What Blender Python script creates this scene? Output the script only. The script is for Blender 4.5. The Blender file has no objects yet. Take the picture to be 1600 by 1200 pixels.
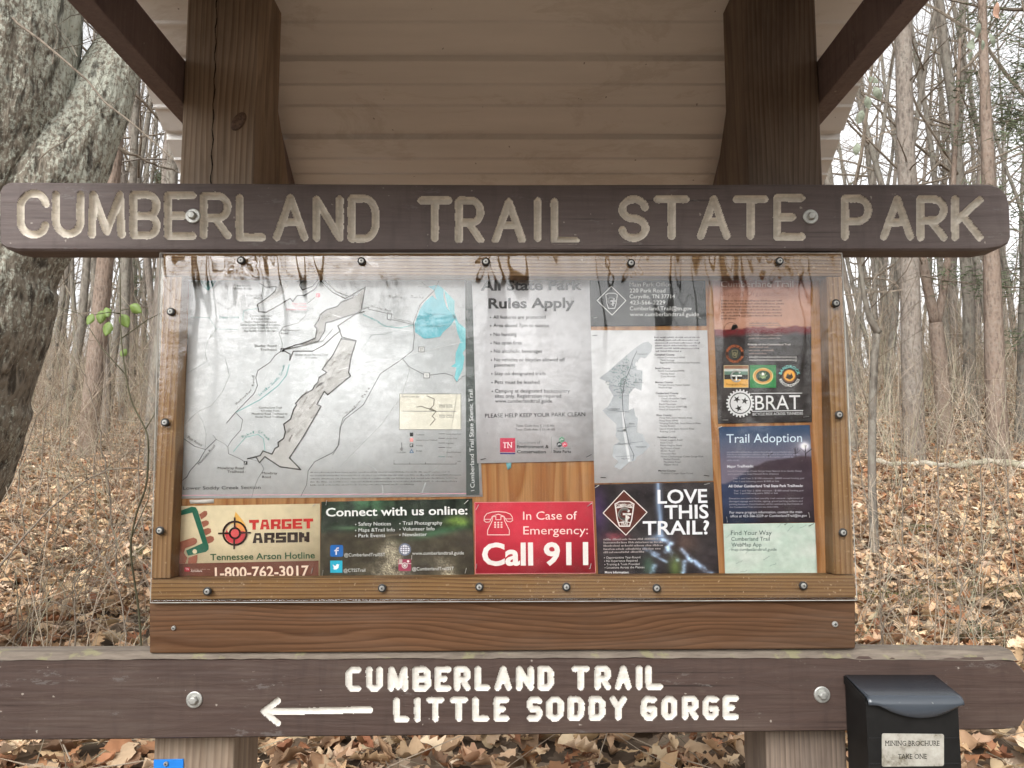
import bpy, math, random
import numpy as np
from mathutils import Vector, Matrix, noise
from mathutils.geometry import tessellate_polygon

# ------------------------------------------------------------------ camera, sky, sun, exposure
SC = bpy.context.scene
COL = SC.collection
H = 1.45                       # eye height
F = 1250.0                     # focal length in photo pixels (1600 wide)
PITCH = math.radians(6.0)
cam = bpy.data.cameras.new("camera")
cam.sensor_width = 36.0
cam.lens = F / 1600 * 36
cam.clip_start = 0.02
cam.clip_end = 600
camo = bpy.data.objects.new("camera", cam)
camo.location = (0, 0, H)
camo.rotation_euler = (math.pi / 2 + PITCH, 0, 0)
COL.objects.link(camo)
SC.camera = camo

SUN_EL, SUN_ROT = math.radians(34), math.radians(200)
world = bpy.data.worlds.new("World")
SC.world = world
world.use_nodes = True
wn = world.node_tree
wn.nodes.clear()
w_out = wn.nodes.new("ShaderNodeOutputWorld")
w_bg = wn.nodes.new("ShaderNodeBackground")
w_sky = wn.nodes.new("ShaderNodeTexSky")
w_sky.sky_type = 'NISHITA'
w_sky.sun_disc = False
w_sky.sun_elevation = SUN_EL
w_sky.sun_rotation = SUN_ROT
w_sky.dust_density = 4.0
w_hs = wn.nodes.new("ShaderNodeHueSaturation")
w_hs.inputs["Saturation"].default_value = 0.05      # overcast: the blue is veiled by cloud
wn.links.new(w_sky.outputs[0], w_hs.inputs["Color"])
wn.links.new(w_hs.outputs[0], w_bg.inputs[0])
w_bg.inputs[1].default_value = 0.15
wn.links.new(w_bg.outputs[0], w_out.inputs[0])

sun = bpy.data.lights.new("sun", 'SUN')
sun.energy = 0.5
sun.angle = math.radians(40)
sun.color = (1.0, 0.96, 0.90)
suno = bpy.data.objects.new("sun", sun)
sd = Vector((math.sin(SUN_ROT) * math.cos(SUN_EL), math.cos(SUN_ROT) * math.cos(SUN_EL), math.sin(SUN_EL)))
suno.rotation_euler = sd.to_track_quat('Z', 'Y').to_euler()
suno.location = (0, 0, 30)
COL.objects.link(suno)

SC.view_settings.view_transform = 'Standard'
SC.view_settings.look = 'None'
SC.view_settings.gamma = 1.0
SC.view_settings.exposure = 1.35
SC.cycles.use_denoising = True
SC.cycles.transparent_max_bounces = 12
SC.cycles.max_bounces = 6

rng = random.Random(7)
NR = np.random.RandomState(11)

# ------------------------------------------------------------------ helpers
CT, ST = math.cos(PITCH), math.sin(PITCH)


def P(px, py, y):
    """world point on the vertical plane at depth y that was measured at photo pixel px, py"""
    cx, cy = (px - 800) / F, (600 - py) / F
    t = y / (CT - cy * ST)
    return (cx * t, y, H + t * (ST + cy * CT))


def PA(a, y):
    a = np.asarray(a, float)
    cx, cy = (a[:, 0] - 800) / F, (600 - a[:, 1]) / F
    t = y / (CT - cy * ST)
    return np.stack([cx * t, np.full(len(a), 1.0) * y, H + t * (ST + cy * CT)], 1)


def lin(c):
    c = np.asarray(c, float)
    if c.max() > 1.001:
        c = c / 255.0
    return np.where(c <= 0.04045, c / 12.92, ((c + 0.055) / 1.055) ** 2.4)


class MB:
    def __init__(s):
        s.v, s.f, s.m, s.c = [], [], [], []

    def add(s, verts, faces, mi=0, col=None):
        n = len(s.v)
        s.v.extend([tuple(map(float, v)) for v in verts])
        s.f.extend([tuple(int(i) + n for i in f) for f in faces])
        s.m.extend([mi] * len(faces))
        s.c.extend([col] * len(verts))
        return s

    def prism(s, px, y0, y1, mi=0):
        """outline in photo pixels (clockwise as seen) measured on plane y0, extruded back to y1"""
        a = PA(px, y0)
        b = a.copy()
        b[:, 1] = y1
        n = len(a)
        fs = [tuple(range(n)), tuple(range(2 * n - 1, n - 1, -1))]
        fs += [(i, i + n, (i + 1) % n + n, (i + 1) % n) for i in range(n)]
        return s.add(np.vstack([a, b]), fs, mi)

    def box(s, x0, x1, y0, y1, z0, z1, mi=0):
        v = [(x, y, z) for x in (x0, x1) for y in (y0, y1) for z in (z0, z1)]
        return s.add(v, [(0, 1, 3, 2), (4, 6, 7, 5), (0, 4, 5, 1), (2, 3, 7, 6), (0, 2, 6, 4), (1, 5, 7, 3)], mi)

    def tube(s, pts, rad, n=6, mi=0, cap=True, col=None):
        pts = np.asarray(pts, float)
        k = len(pts)
        if np.isscalar(rad):
            rad = [rad] * k
        tang = np.gradient(pts, axis=0)
        tang /= np.linalg.norm(tang, axis=1)[:, None] + 1e-12
        ref = np.array([0, 0, 1.0]) if abs(tang[0][2]) < 0.8 else np.array([0, 1.0, 0])
        u = np.cross(tang, ref)
        u /= np.linalg.norm(u, axis=1)[:, None] + 1e-12
        w = np.cross(tang, u)
        an = np.arange(n) * 2 * math.pi / n
        r = np.asarray(rad, float)
        V = pts[:, None, :] + r[:, None, None] * (np.cos(an)[None, :, None] * u[:, None, :] + np.sin(an)[None, :, None] * w[:, None, :])
        V = V.reshape(-1, 3)
        fs = []
        for i in range(k - 1):
            for j in range(n):
                a, b = i * n + j, i * n + (j + 1) % n
                fs.append((a, b, b + n, a + n))
        if cap:
            fs.append(tuple(range(n - 1, -1, -1)))
            fs.append(tuple(range((k - 1) * n, k * n)))
        return s.add(V, fs, mi, col)

    def lathe_y(s, c, prof, n=16, mi=0):
        """profile [(radius, y offset)] turned about the y axis through c"""
        V, k = [], len(prof)
        for r, dy in prof:
            for j in range(n):
                a = 2 * math.pi * j / n
                V.append((c[0] + r * math.cos(a), c[1] + dy, c[2] + r * math.sin(a)))
        fs = [(i * n + j, i * n + (j + 1) % n, (i + 1) * n + (j + 1) % n, (i + 1) * n + j) for i in range(k - 1) for j in range(n)]
        fs.append(tuple(range((k - 1) * n, k * n)))
        return s.add(V, fs, mi)

    def build(s, name, mat, parent=None, smooth=False, bevel=0, seg=2, loc=None):
        base = np.array(parent_base(parent)) if parent is not None else np.array(loc if loc is not None else (0, 0, 0), float)
        me = bpy.data.meshes.new(name)
        v = np.asarray(s.v, float) - base
        me.from_pydata(v.tolist(), [], s.f)
        mats = mat if isinstance(mat, (list, tuple)) else [mat]
        for m_ in mats:
            me.materials.append(m_)
        if len(mats) > 1:
            me.polygons.foreach_set("material_index", s.m)
        if any(c is not None for c in s.c):
            at = me.color_attributes.new("col", 'FLOAT_COLOR', 'POINT')
            arr = np.ones((len(s.v), 4), np.float32)
            arr[:, :3] = [c if c is not None else (0.5, 0.5, 0.5) for c in s.c]
            at.data.foreach_set("color", arr.ravel())
        if smooth:
            me.polygons.foreach_set("use_smooth", [True] * len(me.polygons))
        me.update()
        o = bpy.data.objects.new(name, me)
        COL.objects.link(o)
        if parent is not None:
            o.parent = parent
        elif loc is not None:
            o.location = loc
        if bevel:
            b = o.modifiers.new("bevel", 'BEVEL')
            b.width = bevel
            b.segments = seg
            b.limit_method = 'ANGLE'
            b.angle_limit = math.radians(40)
            b.harden_normals = False
        return o


BASES = {}


def parent_base(o):
    return BASES.get(o.name, (0, 0, 0))


def np_mesh(name, V, Fq, mat, parent=None, col=None, smooth=False, loc=(0, 0, 0)):
    """fast mesh from numpy; Fq (n,k) faces all of k corners"""
    me = bpy.data.meshes.new(name)
    base = np.array(parent_base(parent)) if parent is not None else np.array(loc, float)
    V = np.asarray(V, float) - base
    n, k = Fq.shape
    me.vertices.add(len(V))
    me.vertices.foreach_set("co", V.astype(np.float32).ravel())
    me.loops.add(n * k)
    me.loops.foreach_set("vertex_index", Fq.astype(np.int32).ravel())
    me.polygons.add(n)
    me.polygons.foreach_set("loop_start", np.arange(0, n * k, k, dtype=np.int32))
    me.polygons.foreach_set("loop_total", np.full(n, k, dtype=np.int32))
    if smooth:
        me.polygons.foreach_set("use_smooth", np.ones(n, dtype=bool))
    if col is not None:
        at = me.color_attributes.new("col", 'FLOAT_COLOR', 'POINT')
        arr = np.ones((len(V), 4), np.float32)
        arr[:, :3] = col
        at.data.foreach_set("color", arr.ravel())
    me.materials.append(mat)
    me.update(calc_edges=True)
    me.validate()
    o = bpy.data.objects.new(name, me)
    COL.objects.link(o)
    if parent is not None:
        o.parent = parent
    else:
        o.location = loc
    return o


def tag(o, label=None, cat=None, group=None, kind=None):
    if label:
        o["label"] = label
    if cat:
        o["category"] = cat
    if group:
        o["group"] = group
    if kind:
        o["kind"] = kind
    return o


def thing(name, label, cat, loc=(0, 0, 0), group=None):
    o = bpy.data.objects.new(name, None)
    o.empty_display_size = 0.1
    o.location = loc
    COL.objects.link(o)
    BASES[o.name] = tuple(loc)
    return tag(o, label, cat, group)


def copy_tree(o, loc, rz, sc, label, group=None, tilt=(0, 0)):
    c = o.copy()
    COL.objects.link(c)
    c.location = loc
    c.rotation_euler = (tilt[0], tilt[1], rz)
    c.scale = (sc, sc, sc)
    c["label"] = label
    if group:
        c["group"] = group
    elif "group" in c:
        del c["group"]
    for ch in list(o.children):
        d = ch.copy()
        COL.objects.link(d)
        d.parent = c
    return c


# ------------------------------------------------------------------ materials
def new_mat(name):
    m = bpy.data.materials.new(name)
    m.use_nodes = True
    nt = m.node_tree
    b = nt.nodes["Principled BSDF"]
    return m, nt, b


def nd(nt, t, **kw):
    n = nt.nodes.new(t)
    for k, v in kw.items():
        if k in n.inputs:
            n.inputs[k].default_value = v
        else:
            setattr(n, k, v)
    return n


def ramp(nt, src, stops):
    r = nt.nodes.new("ShaderNodeValToRGB")
    e = r.color_ramp.elements
    while len(e) < len(stops):
        e.new(0.5)
    for i, (p, c) in enumerate(stops):
        e[i].position = p
        e[i].color = (*c, 1) if len(c) == 3 else c
    nt.links.new(src, r.inputs[0])
    return r.outputs[0]


def mix(nt, fac, a, b, mode='MIX'):
    m = nt.nodes.new("ShaderNodeMix")
    m.data_type = 'RGBA'
    m.blend_type = mode
    for sock, val in ((m.inputs[0], fac), (m.inputs[6], a), (m.inputs[7], b)):
        if hasattr(val, "is_linked") or hasattr(val, "links"):
            nt.links.new(val, sock)
        elif isinstance(val, (int, float)):
            sock.default_value = val
        else:
            sock.default_value = (*val, 1)
    return m.outputs[2]


def math_n(nt, op, a, b=0.0):
    m = nt.nodes.new("ShaderNodeMath")
    m.operation = op
    for i, v in enumerate((a, b)):
        if hasattr(v, "links"):
            nt.links.new(v, m.inputs[i])
        else:
            m.inputs[i].default_value = v
    return m.outputs[0]


def obj_co(nt, scale=(1, 1, 1), loc=(0, 0, 0), rot=(0, 0, 0)):
    tc = nt.nodes.new("ShaderNodeTexCoord")
    mp = nt.nodes.new("ShaderNodeMapping")
    mp.inputs["Scale"].default_value = scale
    mp.inputs["Location"].default_value = loc
    mp.inputs["Rotation"].default_value = rot
    nt.links.new(tc.outputs["Object"], mp.inputs[0])
    return mp.outputs[0]


def noise_n(nt, co, scale, detail=4, rough=0.55, dist=0.0):
    n = nt.nodes.new("ShaderNodeTexNoise")
    n.inputs["Scale"].default_value = scale
    n.inputs["Detail"].default_value = detail
    n.inputs["Roughness"].default_value = rough
    n.inputs["Distortion"].default_value = dist
    nt.links.new(co, n.inputs["Vector"])
    return n.outputs["Fac"]


def bump(nt, b, h, strength=0.3, dist=0.01):
    n = nt.nodes.new("ShaderNodeBump")
    n.inputs["Strength"].default_value = strength
    n.inputs["Distance"].default_value = dist
    nt.links.new(h, n.inputs["Height"])
    nt.links.new(n.outputs[0], b.inputs["Normal"])


def wood(name, axis, early, late, dirt, pith=(0, 0.02, 0.25), ring=0.007, wander=0.03, rough=0.75, grey=0.25, loc=(0, 0, 0), dirt_amt=0.5, spots=0.0):
    """sawn softwood: growth rings about a wandering pith, fine fibre along axis ('x' or 'z')"""
    m, nt, b = new_mat(name)
    stretch = (0.55, 3.5, 3.5) if axis == 'x' else (3.5, 3.5, 0.55)
    fibre = (6, 260, 260) if axis == 'x' else (260, 260, 6)
    co = obj_co(nt, loc=loc)
    cs = obj_co(nt, stretch, loc)
    wn1 = nt.nodes.new("ShaderNodeTexNoise")
    wn1.inputs["Scale"].default_value = 2.4
    wn1.inputs["Detail"].default_value = 2.5
    nt.links.new(cs, wn1.inputs["Vector"])
    sub = nt.nodes.new("ShaderNodeVectorMath"); sub.operation = 'SUBTRACT'
    nt.links.new(wn1.outputs["Color"], sub.inputs[0]); sub.inputs[1].default_value = (0.5, 0.5, 0.5)
    scv = nt.nodes.new("ShaderNodeVectorMath"); scv.operation = 'SCALE'
    nt.links.new(sub.outputs[0], scv.inputs[0]); scv.inputs["Scale"].default_value = wander * 4
    addv = nt.nodes.new("ShaderNodeVectorMath"); addv.operation = 'ADD'
    nt.links.new(co, addv.inputs[0]); nt.links.new(scv.outputs[0], addv.inputs[1])
    sb2 = nt.nodes.new("ShaderNodeVectorMath"); sb2.operation = 'SUBTRACT'
    nt.links.new(addv.outputs[0], sb2.inputs[0]); sb2.inputs[1].default_value = pith
    ml = nt.nodes.new("ShaderNodeVectorMath"); ml.operation = 'MULTIPLY'
    nt.links.new(sb2.outputs[0], ml.inputs[0]); ml.inputs[1].default_value = (0, 1, 1) if axis == 'x' else (1, 1, 0)
    ln = nt.nodes.new("ShaderNodeVectorMath"); ln.operation = 'LENGTH'
    nt.links.new(ml.outputs[0], ln.inputs[0])
    fr = math_n(nt, 'FRACT', math_n(nt, 'DIVIDE', ln.outputs["Value"], ring))
    ringc = ramp(nt, fr, [(0.0, early), (0.45, [0.65 * e + 0.35 * l for e, l in zip(early, late)]), (0.86, late), (1.0, early)])
    fco = obj_co(nt, fibre, loc)
    fib = noise_n(nt, fco, 1.0, 3, 0.6)
    c1 = mix(nt, 1.0, ringc, ramp(nt, fib, [(0.25, (0.72, 0.72, 0.72)), (0.7, (1.1, 1.1, 1.1))]), 'MULTIPLY')
    big = noise_n(nt, obj_co(nt, (1.3, 3, 3) if axis == 'x' else (3, 3, 1.3), loc), 2.2, 5, 0.65)
    c2 = mix(nt, ramp(nt, big, [(0.42, (0, 0, 0)), (0.72, (dirt_amt,) * 3)]), c1, dirt)
    wea = noise_n(nt, obj_co(nt, (3, 30, 30) if axis == 'x' else (30, 30, 3), loc), 1.0, 5, 0.7)
    c3 = mix(nt, ramp(nt, wea, [(0.45, (0, 0, 0)), (0.75, (grey,) * 3)]), c2, (0.36, 0.31, 0.26))
    if spots:
        sp = noise_n(nt, obj_co(nt, (1, 1, 1), loc), 160, 2, 0.5)
        c3 = mix(nt, ramp(nt, sp, [(0.66, (0, 0, 0)), (0.74, (spots,) * 3)]), c3, (0.62, 0.47, 0.30))
    nt.links.new(c3, b.inputs["Base Color"])
    b.inputs["Roughness"].default_value = rough
    b.inputs["Specular IOR Level"].default_value = 0.12
    hb = math_n(nt, 'ADD', math_n(nt, 'MULTIPLY', fr, 0.5), math_n(nt, 'MULTIPLY', fib, 0.8))
    bump(nt, b, hb, 0.35, 0.0015)
    return m


def painted_wood(name, base, worn, axis='x', wear=0.25, loc=(0, 0, 0)):
    m, nt, b = new_mat(name)
    fco = obj_co(nt, (5, 120, 120) if axis == 'x' else (120, 120, 5), loc)
    fib = noise_n(nt, fco, 1.0, 4, 0.65)
    gr = noise_n(nt, obj_co(nt, (1.1, 9, 9) if axis == 'x' else (9, 9, 1.1), loc), 3.0, 3, 0.5, 1.4)
    bands = math_n(nt, 'FRACT', math_n(nt, 'MULTIPLY', gr, 9.0))
    c0 = mix(nt, ramp(nt, bands, [(0.0, (0, 0, 0)), (0.6, (0.28,) * 3), (1.0, (0, 0, 0))]), base, [x * 0.72 for x in base])
    c1 = mix(nt, 1.0, c0, ramp(nt, fib, [(0.25, (0.8,) * 3), (0.75, (1.16,) * 3)]), 'MULTIPLY')
    big = noise_n(nt, obj_co(nt, (1.5, 5, 5) if axis == 'x' else (5, 5, 1.5), loc), 2.5, 6, 0.7)
    c2 = mix(nt, ramp(nt, big, [(0.5, (0, 0, 0)), (0.78, (wear,) * 3)]), c1, worn)
    ck = noise_n(nt, obj_co(nt, (1.6, 150, 150) if axis == 'x' else (150, 150, 1.6), loc), 1.0, 2, 0.5, 0.2)
    cm_ = noise_n(nt, obj_co(nt, (2.2, 7, 7), loc), 1.3, 3, 0.6)
    chk = math_n(nt, 'MULTIPLY', ramp(nt, ck, [(0.665, (0, 0, 0)), (0.70, (1, 1, 1))]), ramp(nt, cm_, [(0.48, (0, 0, 0)), (0.60, (0.75,) * 3)]))
    c2 = mix(nt, chk, c2, [x * 0.22 for x in base])
    sc2 = noise_n(nt, obj_co(nt, (26, 60, 60), loc), 1.0, 3, 0.5)
    c2 = mix(nt, ramp(nt, sc2, [(0.66, (0, 0, 0)), (0.76, (0.35,) * 3)]), c2, worn)
    dr = noise_n(nt, obj_co(nt, (34, 34, 5) if axis == 'x' else (34, 5, 34), loc), 1.0, 4, 0.65)
    c2 = mix(nt, ramp(nt, dr, [(0.52, (0, 0, 0)), (0.72, (0.5,) * 3)]), c2, [x * 0.55 for x in base])
    pl = noise_n(nt, obj_co(nt, (5, 16, 16), loc), 2.2, 6, 0.75)
    c2 = mix(nt, ramp(nt, pl, [(0.615, (0, 0, 0)), (0.65, (0.45,) * 3)]), c2, [0.5 * x + 0.09 for x in worn])
    fl = noise_n(nt, obj_co(nt, (1, 1, 1), loc), 95, 2, 0.4)
    c3 = mix(nt, ramp(nt, fl, [(0.755, (0, 0, 0)), (0.775, (0.55,) * 3)]), c2, (0.4, 0.36, 0.31))
    nt.links.new(c3, b.inputs["Base Color"])
    b.inputs["Roughness"].default_value = 0.62
    b.inputs["Specular IOR Level"].default_value = 0.3
    hb = math_n(nt, 'ADD', math_n(nt, 'MULTIPLY', bands, 0.5), math_n(nt, 'MULTIPLY', fib, 1.0))
    bump(nt, b, hb, 0.4, 0.0014)
    return m


def plain(name, col, rough=0.6, metal=0.0, spec=0.4, var=0.12, scale=40):
    m, nt, b = new_mat(name)
    n = noise_n(nt, obj_co(nt), scale, 4, 0.6)
    c = mix(nt, 1.0, col, ramp(nt, n, [(0.3, (1 - var,) * 3), (0.7, (1 + var,) * 3)]), 'MULTIPLY')
    nt.links.new(c, b.inputs["Base Color"])
    b.inputs["Roughness"].default_value = rough
    b.inputs["Metallic"].default_value = metal
    b.inputs["Specular IOR Level"].default_value = spec
    return m


def attr_mat(name, rough=0.55, spec=0.3, trans=0.0, attr="col"):
    m, nt, b = new_mat(name)
    a = nd(nt, "ShaderNodeAttribute", attribute_name=attr)
    n = noise_n(nt, obj_co(nt), 60, 3, 0.6)
    c = mix(nt, 1.0, a.outputs["Color"], ramp(nt, n, [(0.3, (0.92,) * 3), (0.7, (1.06,) * 3)]), 'MULTIPLY')
    nt.links.new(c, b.inputs["Base Color"])
    b.inputs["Roughness"].default_value = rough
    b.inputs["Specular IOR Level"].default_value = spec
    if trans:
        tr = nt.nodes.new("ShaderNodeBsdfTranslucent")
        nt.links.new(c, tr.inputs[0])
        mx = nt.nodes.new("ShaderNodeMixShader")
        mx.inputs[0].default_value = trans
        nt.links.new(b.outputs[0], mx.inputs[1])
        nt.links.new(tr.outputs[0], mx.inputs[2])
        nt.links.new(mx.outputs[0], nt.nodes["Material Output"].inputs[0])
    return m


M = {}
M['rail_x'] = wood('frame_wood_across', 'x', (0.32, 0.19, 0.085), (0.13, 0.062, 0.024), (0.18, 0.105, 0.055), pith=(0, 0.05, -0.25), ring=0.006, wander=0.006, spots=0.5, dirt_amt=0.35, grey=0.12)
M['rail_z'] = wood('frame_wood_upright', 'z', (0.33, 0.195, 0.088), (0.17, 0.082, 0.032), (0.19, 0.11, 0.058), pith=(0.10, 0.06, 0), ring=0.009, wander=0.008, spots=0.25, dirt_amt=0.45, grey=0.12)
M['plank'] = wood('plank_wood', 'x', (0.112, 0.056, 0.027), (0.060, 0.027, 0.012), (0.05, 0.028, 0.016), pith=(0, 0.03, 0.115), ring=0.0075, wander=0.026, dirt_amt=0.6, grey=0.07)
M['post'] = wood('post_wood', 'z', (0.345, 0.265, 0.195), (0.215, 0.158, 0.114), (0.10, 0.073, 0.054), pith=(0.0, 0.05, 0), ring=0.011, wander=0.012, dirt_amt=0.7, grey=0.3)
M['post2'] = wood('stained_post_wood', 'z', (0.215, 0.165, 0.128), (0.135, 0.102, 0.079), (0.07, 0.053, 0.046), pith=(0.0, 0.05, 0), ring=0.009, wander=0.012, dirt_amt=0.8, grey=0.2)
M['beam'] = painted_wood('stained_beam', (0.17, 0.125, 0.118), (0.25, 0.19, 0.17), 'y', 0.3)
M['ply'] = wood('plywood', 'z', (0.43, 0.225, 0.092), (0.29, 0.115, 0.036), (0.27, 0.12, 0.052), pith=(0.05, 0.06, 0), ring=0.030, wander=0.062, dirt_amt=0.25, grey=0.05)
M['sign'] = painted_wood('brown_sign_paint', (0.110, 0.085, 0.079), (0.16, 0.13, 0.115), 'x', 0.6)
M['sign2'] = painted_wood('brown_direction_paint', (0.056, 0.035, 0.028), (0.095, 0.07, 0.055), 'x', 0.6)
M['white_pr'] = plain('white_print', (0.82, 0.80, 0.77), 0.6, var=0.04)
M['black'] = plain('black_screw', (0.02, 0.018, 0.016), 0.45, var=0.2)
M['steel'] = plain('galvanised_steel', (0.40, 0.40, 0.375), 0.45, 0.7, var=0.25, scale=120)
M['steel2'] = plain('dull_screw_steel', (0.36, 0.36, 0.34), 0.45, 0.6, var=0.3, scale=200)
M['staple'] = plain('staple_wire', (0.6, 0.6, 0.58), 0.35, 0.7)
M['print'] = attr_mat('printed_ink', 0.7, 0.06)
M['paper'] = attr_mat('printed_paper', 0.65, 0.08)


def groove_mat(name, col, dark, amt, bottom_shade=0.55):
    m, nt, b = new_mat(name)
    dp = nd(nt, "ShaderNodeAttribute", attribute_name="col")     # cut depth: groove-bottom shade painted into the colour, broken up by noise
    n = noise_n(nt, obj_co(nt, (1, 1, 1)), 70, 5, 0.7)
    n2 = noise_n(nt, obj_co(nt, (30, 30, 200)), 1.0, 4, 0.6)
    c = mix(nt, ramp(nt, n, [(0.42, (0, 0, 0)), (0.7, (amt,) * 3)]), col, dark)
    c = mix(nt, 1.0, c, ramp(nt, n2, [(0.3, (0.86,) * 3), (0.7, (1.1,) * 3)]), 'MULTIPLY')
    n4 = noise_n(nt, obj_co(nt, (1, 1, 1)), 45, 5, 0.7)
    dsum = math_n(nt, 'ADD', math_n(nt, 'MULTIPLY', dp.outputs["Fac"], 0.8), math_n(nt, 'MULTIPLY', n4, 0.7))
    c = mix(nt, ramp(nt, dsum, [(0.72, (0, 0, 0)), (1.15, (bottom_shade,) * 3)]), c, dark)
    nt.links.new(c, b.inputs["Base Color"])
    b.inputs["Roughness"].default_value = 0.7
    b.inputs["Specular IOR Level"].default_value = 0.2
    bump(nt, b, n, 0.5, 0.0015)
    return m


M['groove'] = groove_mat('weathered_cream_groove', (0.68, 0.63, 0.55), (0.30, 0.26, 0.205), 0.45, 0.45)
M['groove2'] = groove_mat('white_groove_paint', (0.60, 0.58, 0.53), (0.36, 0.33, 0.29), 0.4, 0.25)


def acrylic_mat():
    m = bpy.data.materials.new("clear_acrylic")
    m.use_nodes = True
    nt = m.node_tree
    nt.nodes.clear()
    out = nt.nodes.new("ShaderNodeOutputMaterial")
    tr = nt.nodes.new("ShaderNodeBsdfTransparent")
    tr.inputs[0].default_value = (0.985, 0.985, 0.98, 1)
    gl = nt.nodes.new("ShaderNodeBsdfGlossy")
    gl.inputs["Roughness"].default_value = 0.028
    fr = nt.nodes.new("ShaderNodeFresnel")
    fr.inputs[0].default_value = 1.45
    mx = nt.nodes.new("ShaderNodeMixShader")
    nt.links.new(fr.outputs[0], mx.inputs[0])
    nt.links.new(tr.outputs[0], mx.inputs[1])
    nt.links.new(gl.outputs[0], mx.inputs[2])
    # thin film of dust and rubbed scratches
    df = nt.nodes.new("ShaderNodeBsdfDiffuse")
    df.inputs[0].default_value = (0.62, 0.60, 0.56, 1)
    n = noise_n(nt, obj_co(nt, (1, 1, 1)), 14, 6, 0.72, 0.6)
    n2 = noise_n(nt, obj_co(nt, (1, 1, 1)), 240, 2, 0.5)
    a = ramp(nt, n, [(0.5, (0.0,) * 3), (0.8, (0.035,) * 3)])
    bb = ramp(nt, n2, [(0.72, (0.0,) * 3), (0.78, (0.2,) * 3)])
    mx2 = nt.nodes.new("ShaderNodeMixShader")
    nt.links.new(mix(nt, 1.0, a, bb, 'ADD'), mx2.inputs[0])
    nt.links.new(mx.outputs[0], mx2.inputs[1])
    nt.links.new(df.outputs[0], mx2.inputs[2])
    nt.links.new(mx2.outputs[0], out.inputs[0])
    return m


M['acrylic'] = acrylic_mat()
M['acrylic_edge'] = plain('sawn_acrylic_edge', (0.34, 0.33, 0.30), 0.4, var=0.3)


def roof_mat():
    m, nt, b = new_mat('beige_roof_metal')
    n = noise_n(nt, obj_co(nt, (2, 14, 14)), 2.0, 5, 0.6)
    c = ramp(nt, n, [(0.3, (0.75, 0.735, 0.71)), (0.75, (0.82, 0.80, 0.775))])
    stn = noise_n(nt, obj_co(nt, (1.0, 2.2, 2.2)), 3.2, 6, 0.72, 0.6)
    c = mix(nt, ramp(nt, stn, [(0.54, (0, 0, 0)), (0.60, (0.22,) * 3), (0.66, (0.08,) * 3)]), c, (0.40, 0.35, 0.28))
    sp = noise_n(nt, obj_co(nt), 70, 2, 0.4)
    c = mix(nt, ramp(nt, sp, [(0.76, (0, 0, 0)), (0.79, (0.7,) * 3)]), c, (0.12, 0.1, 0.08))
    nt.links.new(c, b.inputs["Base Color"])
    b.inputs["Roughness"].default_value = 0.5
    b.inputs["Specular IOR Level"].default_value = 0.35
    return m


M['roof'] = roof_mat()


def bark(name, ca, cb, cl=None, scale=9.0, lich=0.5, bstr=0.6, bd=0.03, fade=False):
    m, nt, b = new_mat(name)
    co = obj_co(nt, (1, 1, 0.32))
    n1 = noise_n(nt, co, scale, 6, 0.68, 0.4)
    v = nt.nodes.new("ShaderNodeTexVoronoi")
    v.inputs["Scale"].default_value = scale * 2.2
    nt.links.new(co, v.inputs["Vector"])
    h = math_n(nt, 'ADD', math_n(nt, 'MULTIPLY', n1, 0.8), math_n(nt, 'MULTIPLY', v.outputs["Distance"], 0.5))
    c = ramp(nt, h, [(0.3, cb), (0.72, ca)])
    if cl:
        n2 = noise_n(nt, obj_co(nt, (1, 1, 0.8)), scale * 2.4, 6, 0.75, 0.1)
        n3 = noise_n(nt, obj_co(nt), 2.2, 3, 0.6)
        k = math_n(nt, 'ADD', math_n(nt, 'MULTIPLY', n2, 0.75), math_n(nt, 'MULTIPLY', n3, 0.35))
        if fade:          # the lichen crust thins out towards the foot of the trunk
            sx = nt.nodes.new("ShaderNodeSeparateXYZ")
            nt.links.new(obj_co(nt), sx.inputs[0])
            k = math_n(nt, 'ADD', k, math_n(nt, 'MULTIPLY', math_n(nt, 'SUBTRACT', math_n(nt, 'MINIMUM', sx.outputs[2], 2.6), 1.75), 0.075))
        kk = ramp(nt, k, [(0.575 if fade else 0.545, (0, 0, 0)), (0.635 if fade else 0.60, (lich,) * 3)])
        c = mix(nt, kk, c, cl)
        if fade:          # furrows between the plates stay dark and bare
            fu = noise_n(nt, obj_co(nt, (1, 1, 0.30)), 21, 4, 0.6, 0.25)
            c = mix(nt, ramp(nt, fu, [(0.36, (0.75,) * 3), (0.455, (0, 0, 0))]), c, cb)
            h = math_n(nt, 'ADD', h, math_n(nt, 'MULTIPLY', fu, 1.2))
    nt.links.new(c, b.inputs["Base Color"])
    b.inputs["Roughness"].default_value = 0.9
    b.inputs["Specular IOR Level"].default_value = 0.1
    bump(nt, b, h, bstr, bd)
    return m


M['bark_near'] = bark('lichened_bark', (0.22, 0.19, 0.15), (0.028, 0.023, 0.019), (0.42, 0.43, 0.36), 26, 0.85, 1.0, 0.02, fade=True)
M['bark_grey'] = bark('grey_bark', (0.165, 0.145, 0.122), (0.056, 0.048, 0.04), (0.225, 0.22, 0.185), 10, 0.4, 0.7, 0.02)
M['bark_pine'] = bark('pine_bark', (0.18, 0.152, 0.129), (0.062, 0.052, 0.044), (0.24, 0.22, 0.19), 13, 0.5, 0.8, 0.02)
M['bark_red'] = bark('reddish_pine_bark', (0.19, 0.143, 0.113), (0.072, 0.052, 0.041), (0.245, 0.21, 0.178), 13, 0.4, 0.8, 0.02)
M['twig'] = bark('bare_twig_bark', (0.19, 0.158, 0.125), (0.08, 0.064, 0.05), None, 12, 0, 0.2, 0.005)
M['green_stem'] = bark('green_stem_bark', (0.085, 0.08, 0.05), (0.045, 0.042, 0.028), None, 20, 0, 0.2, 0.003)
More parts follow.
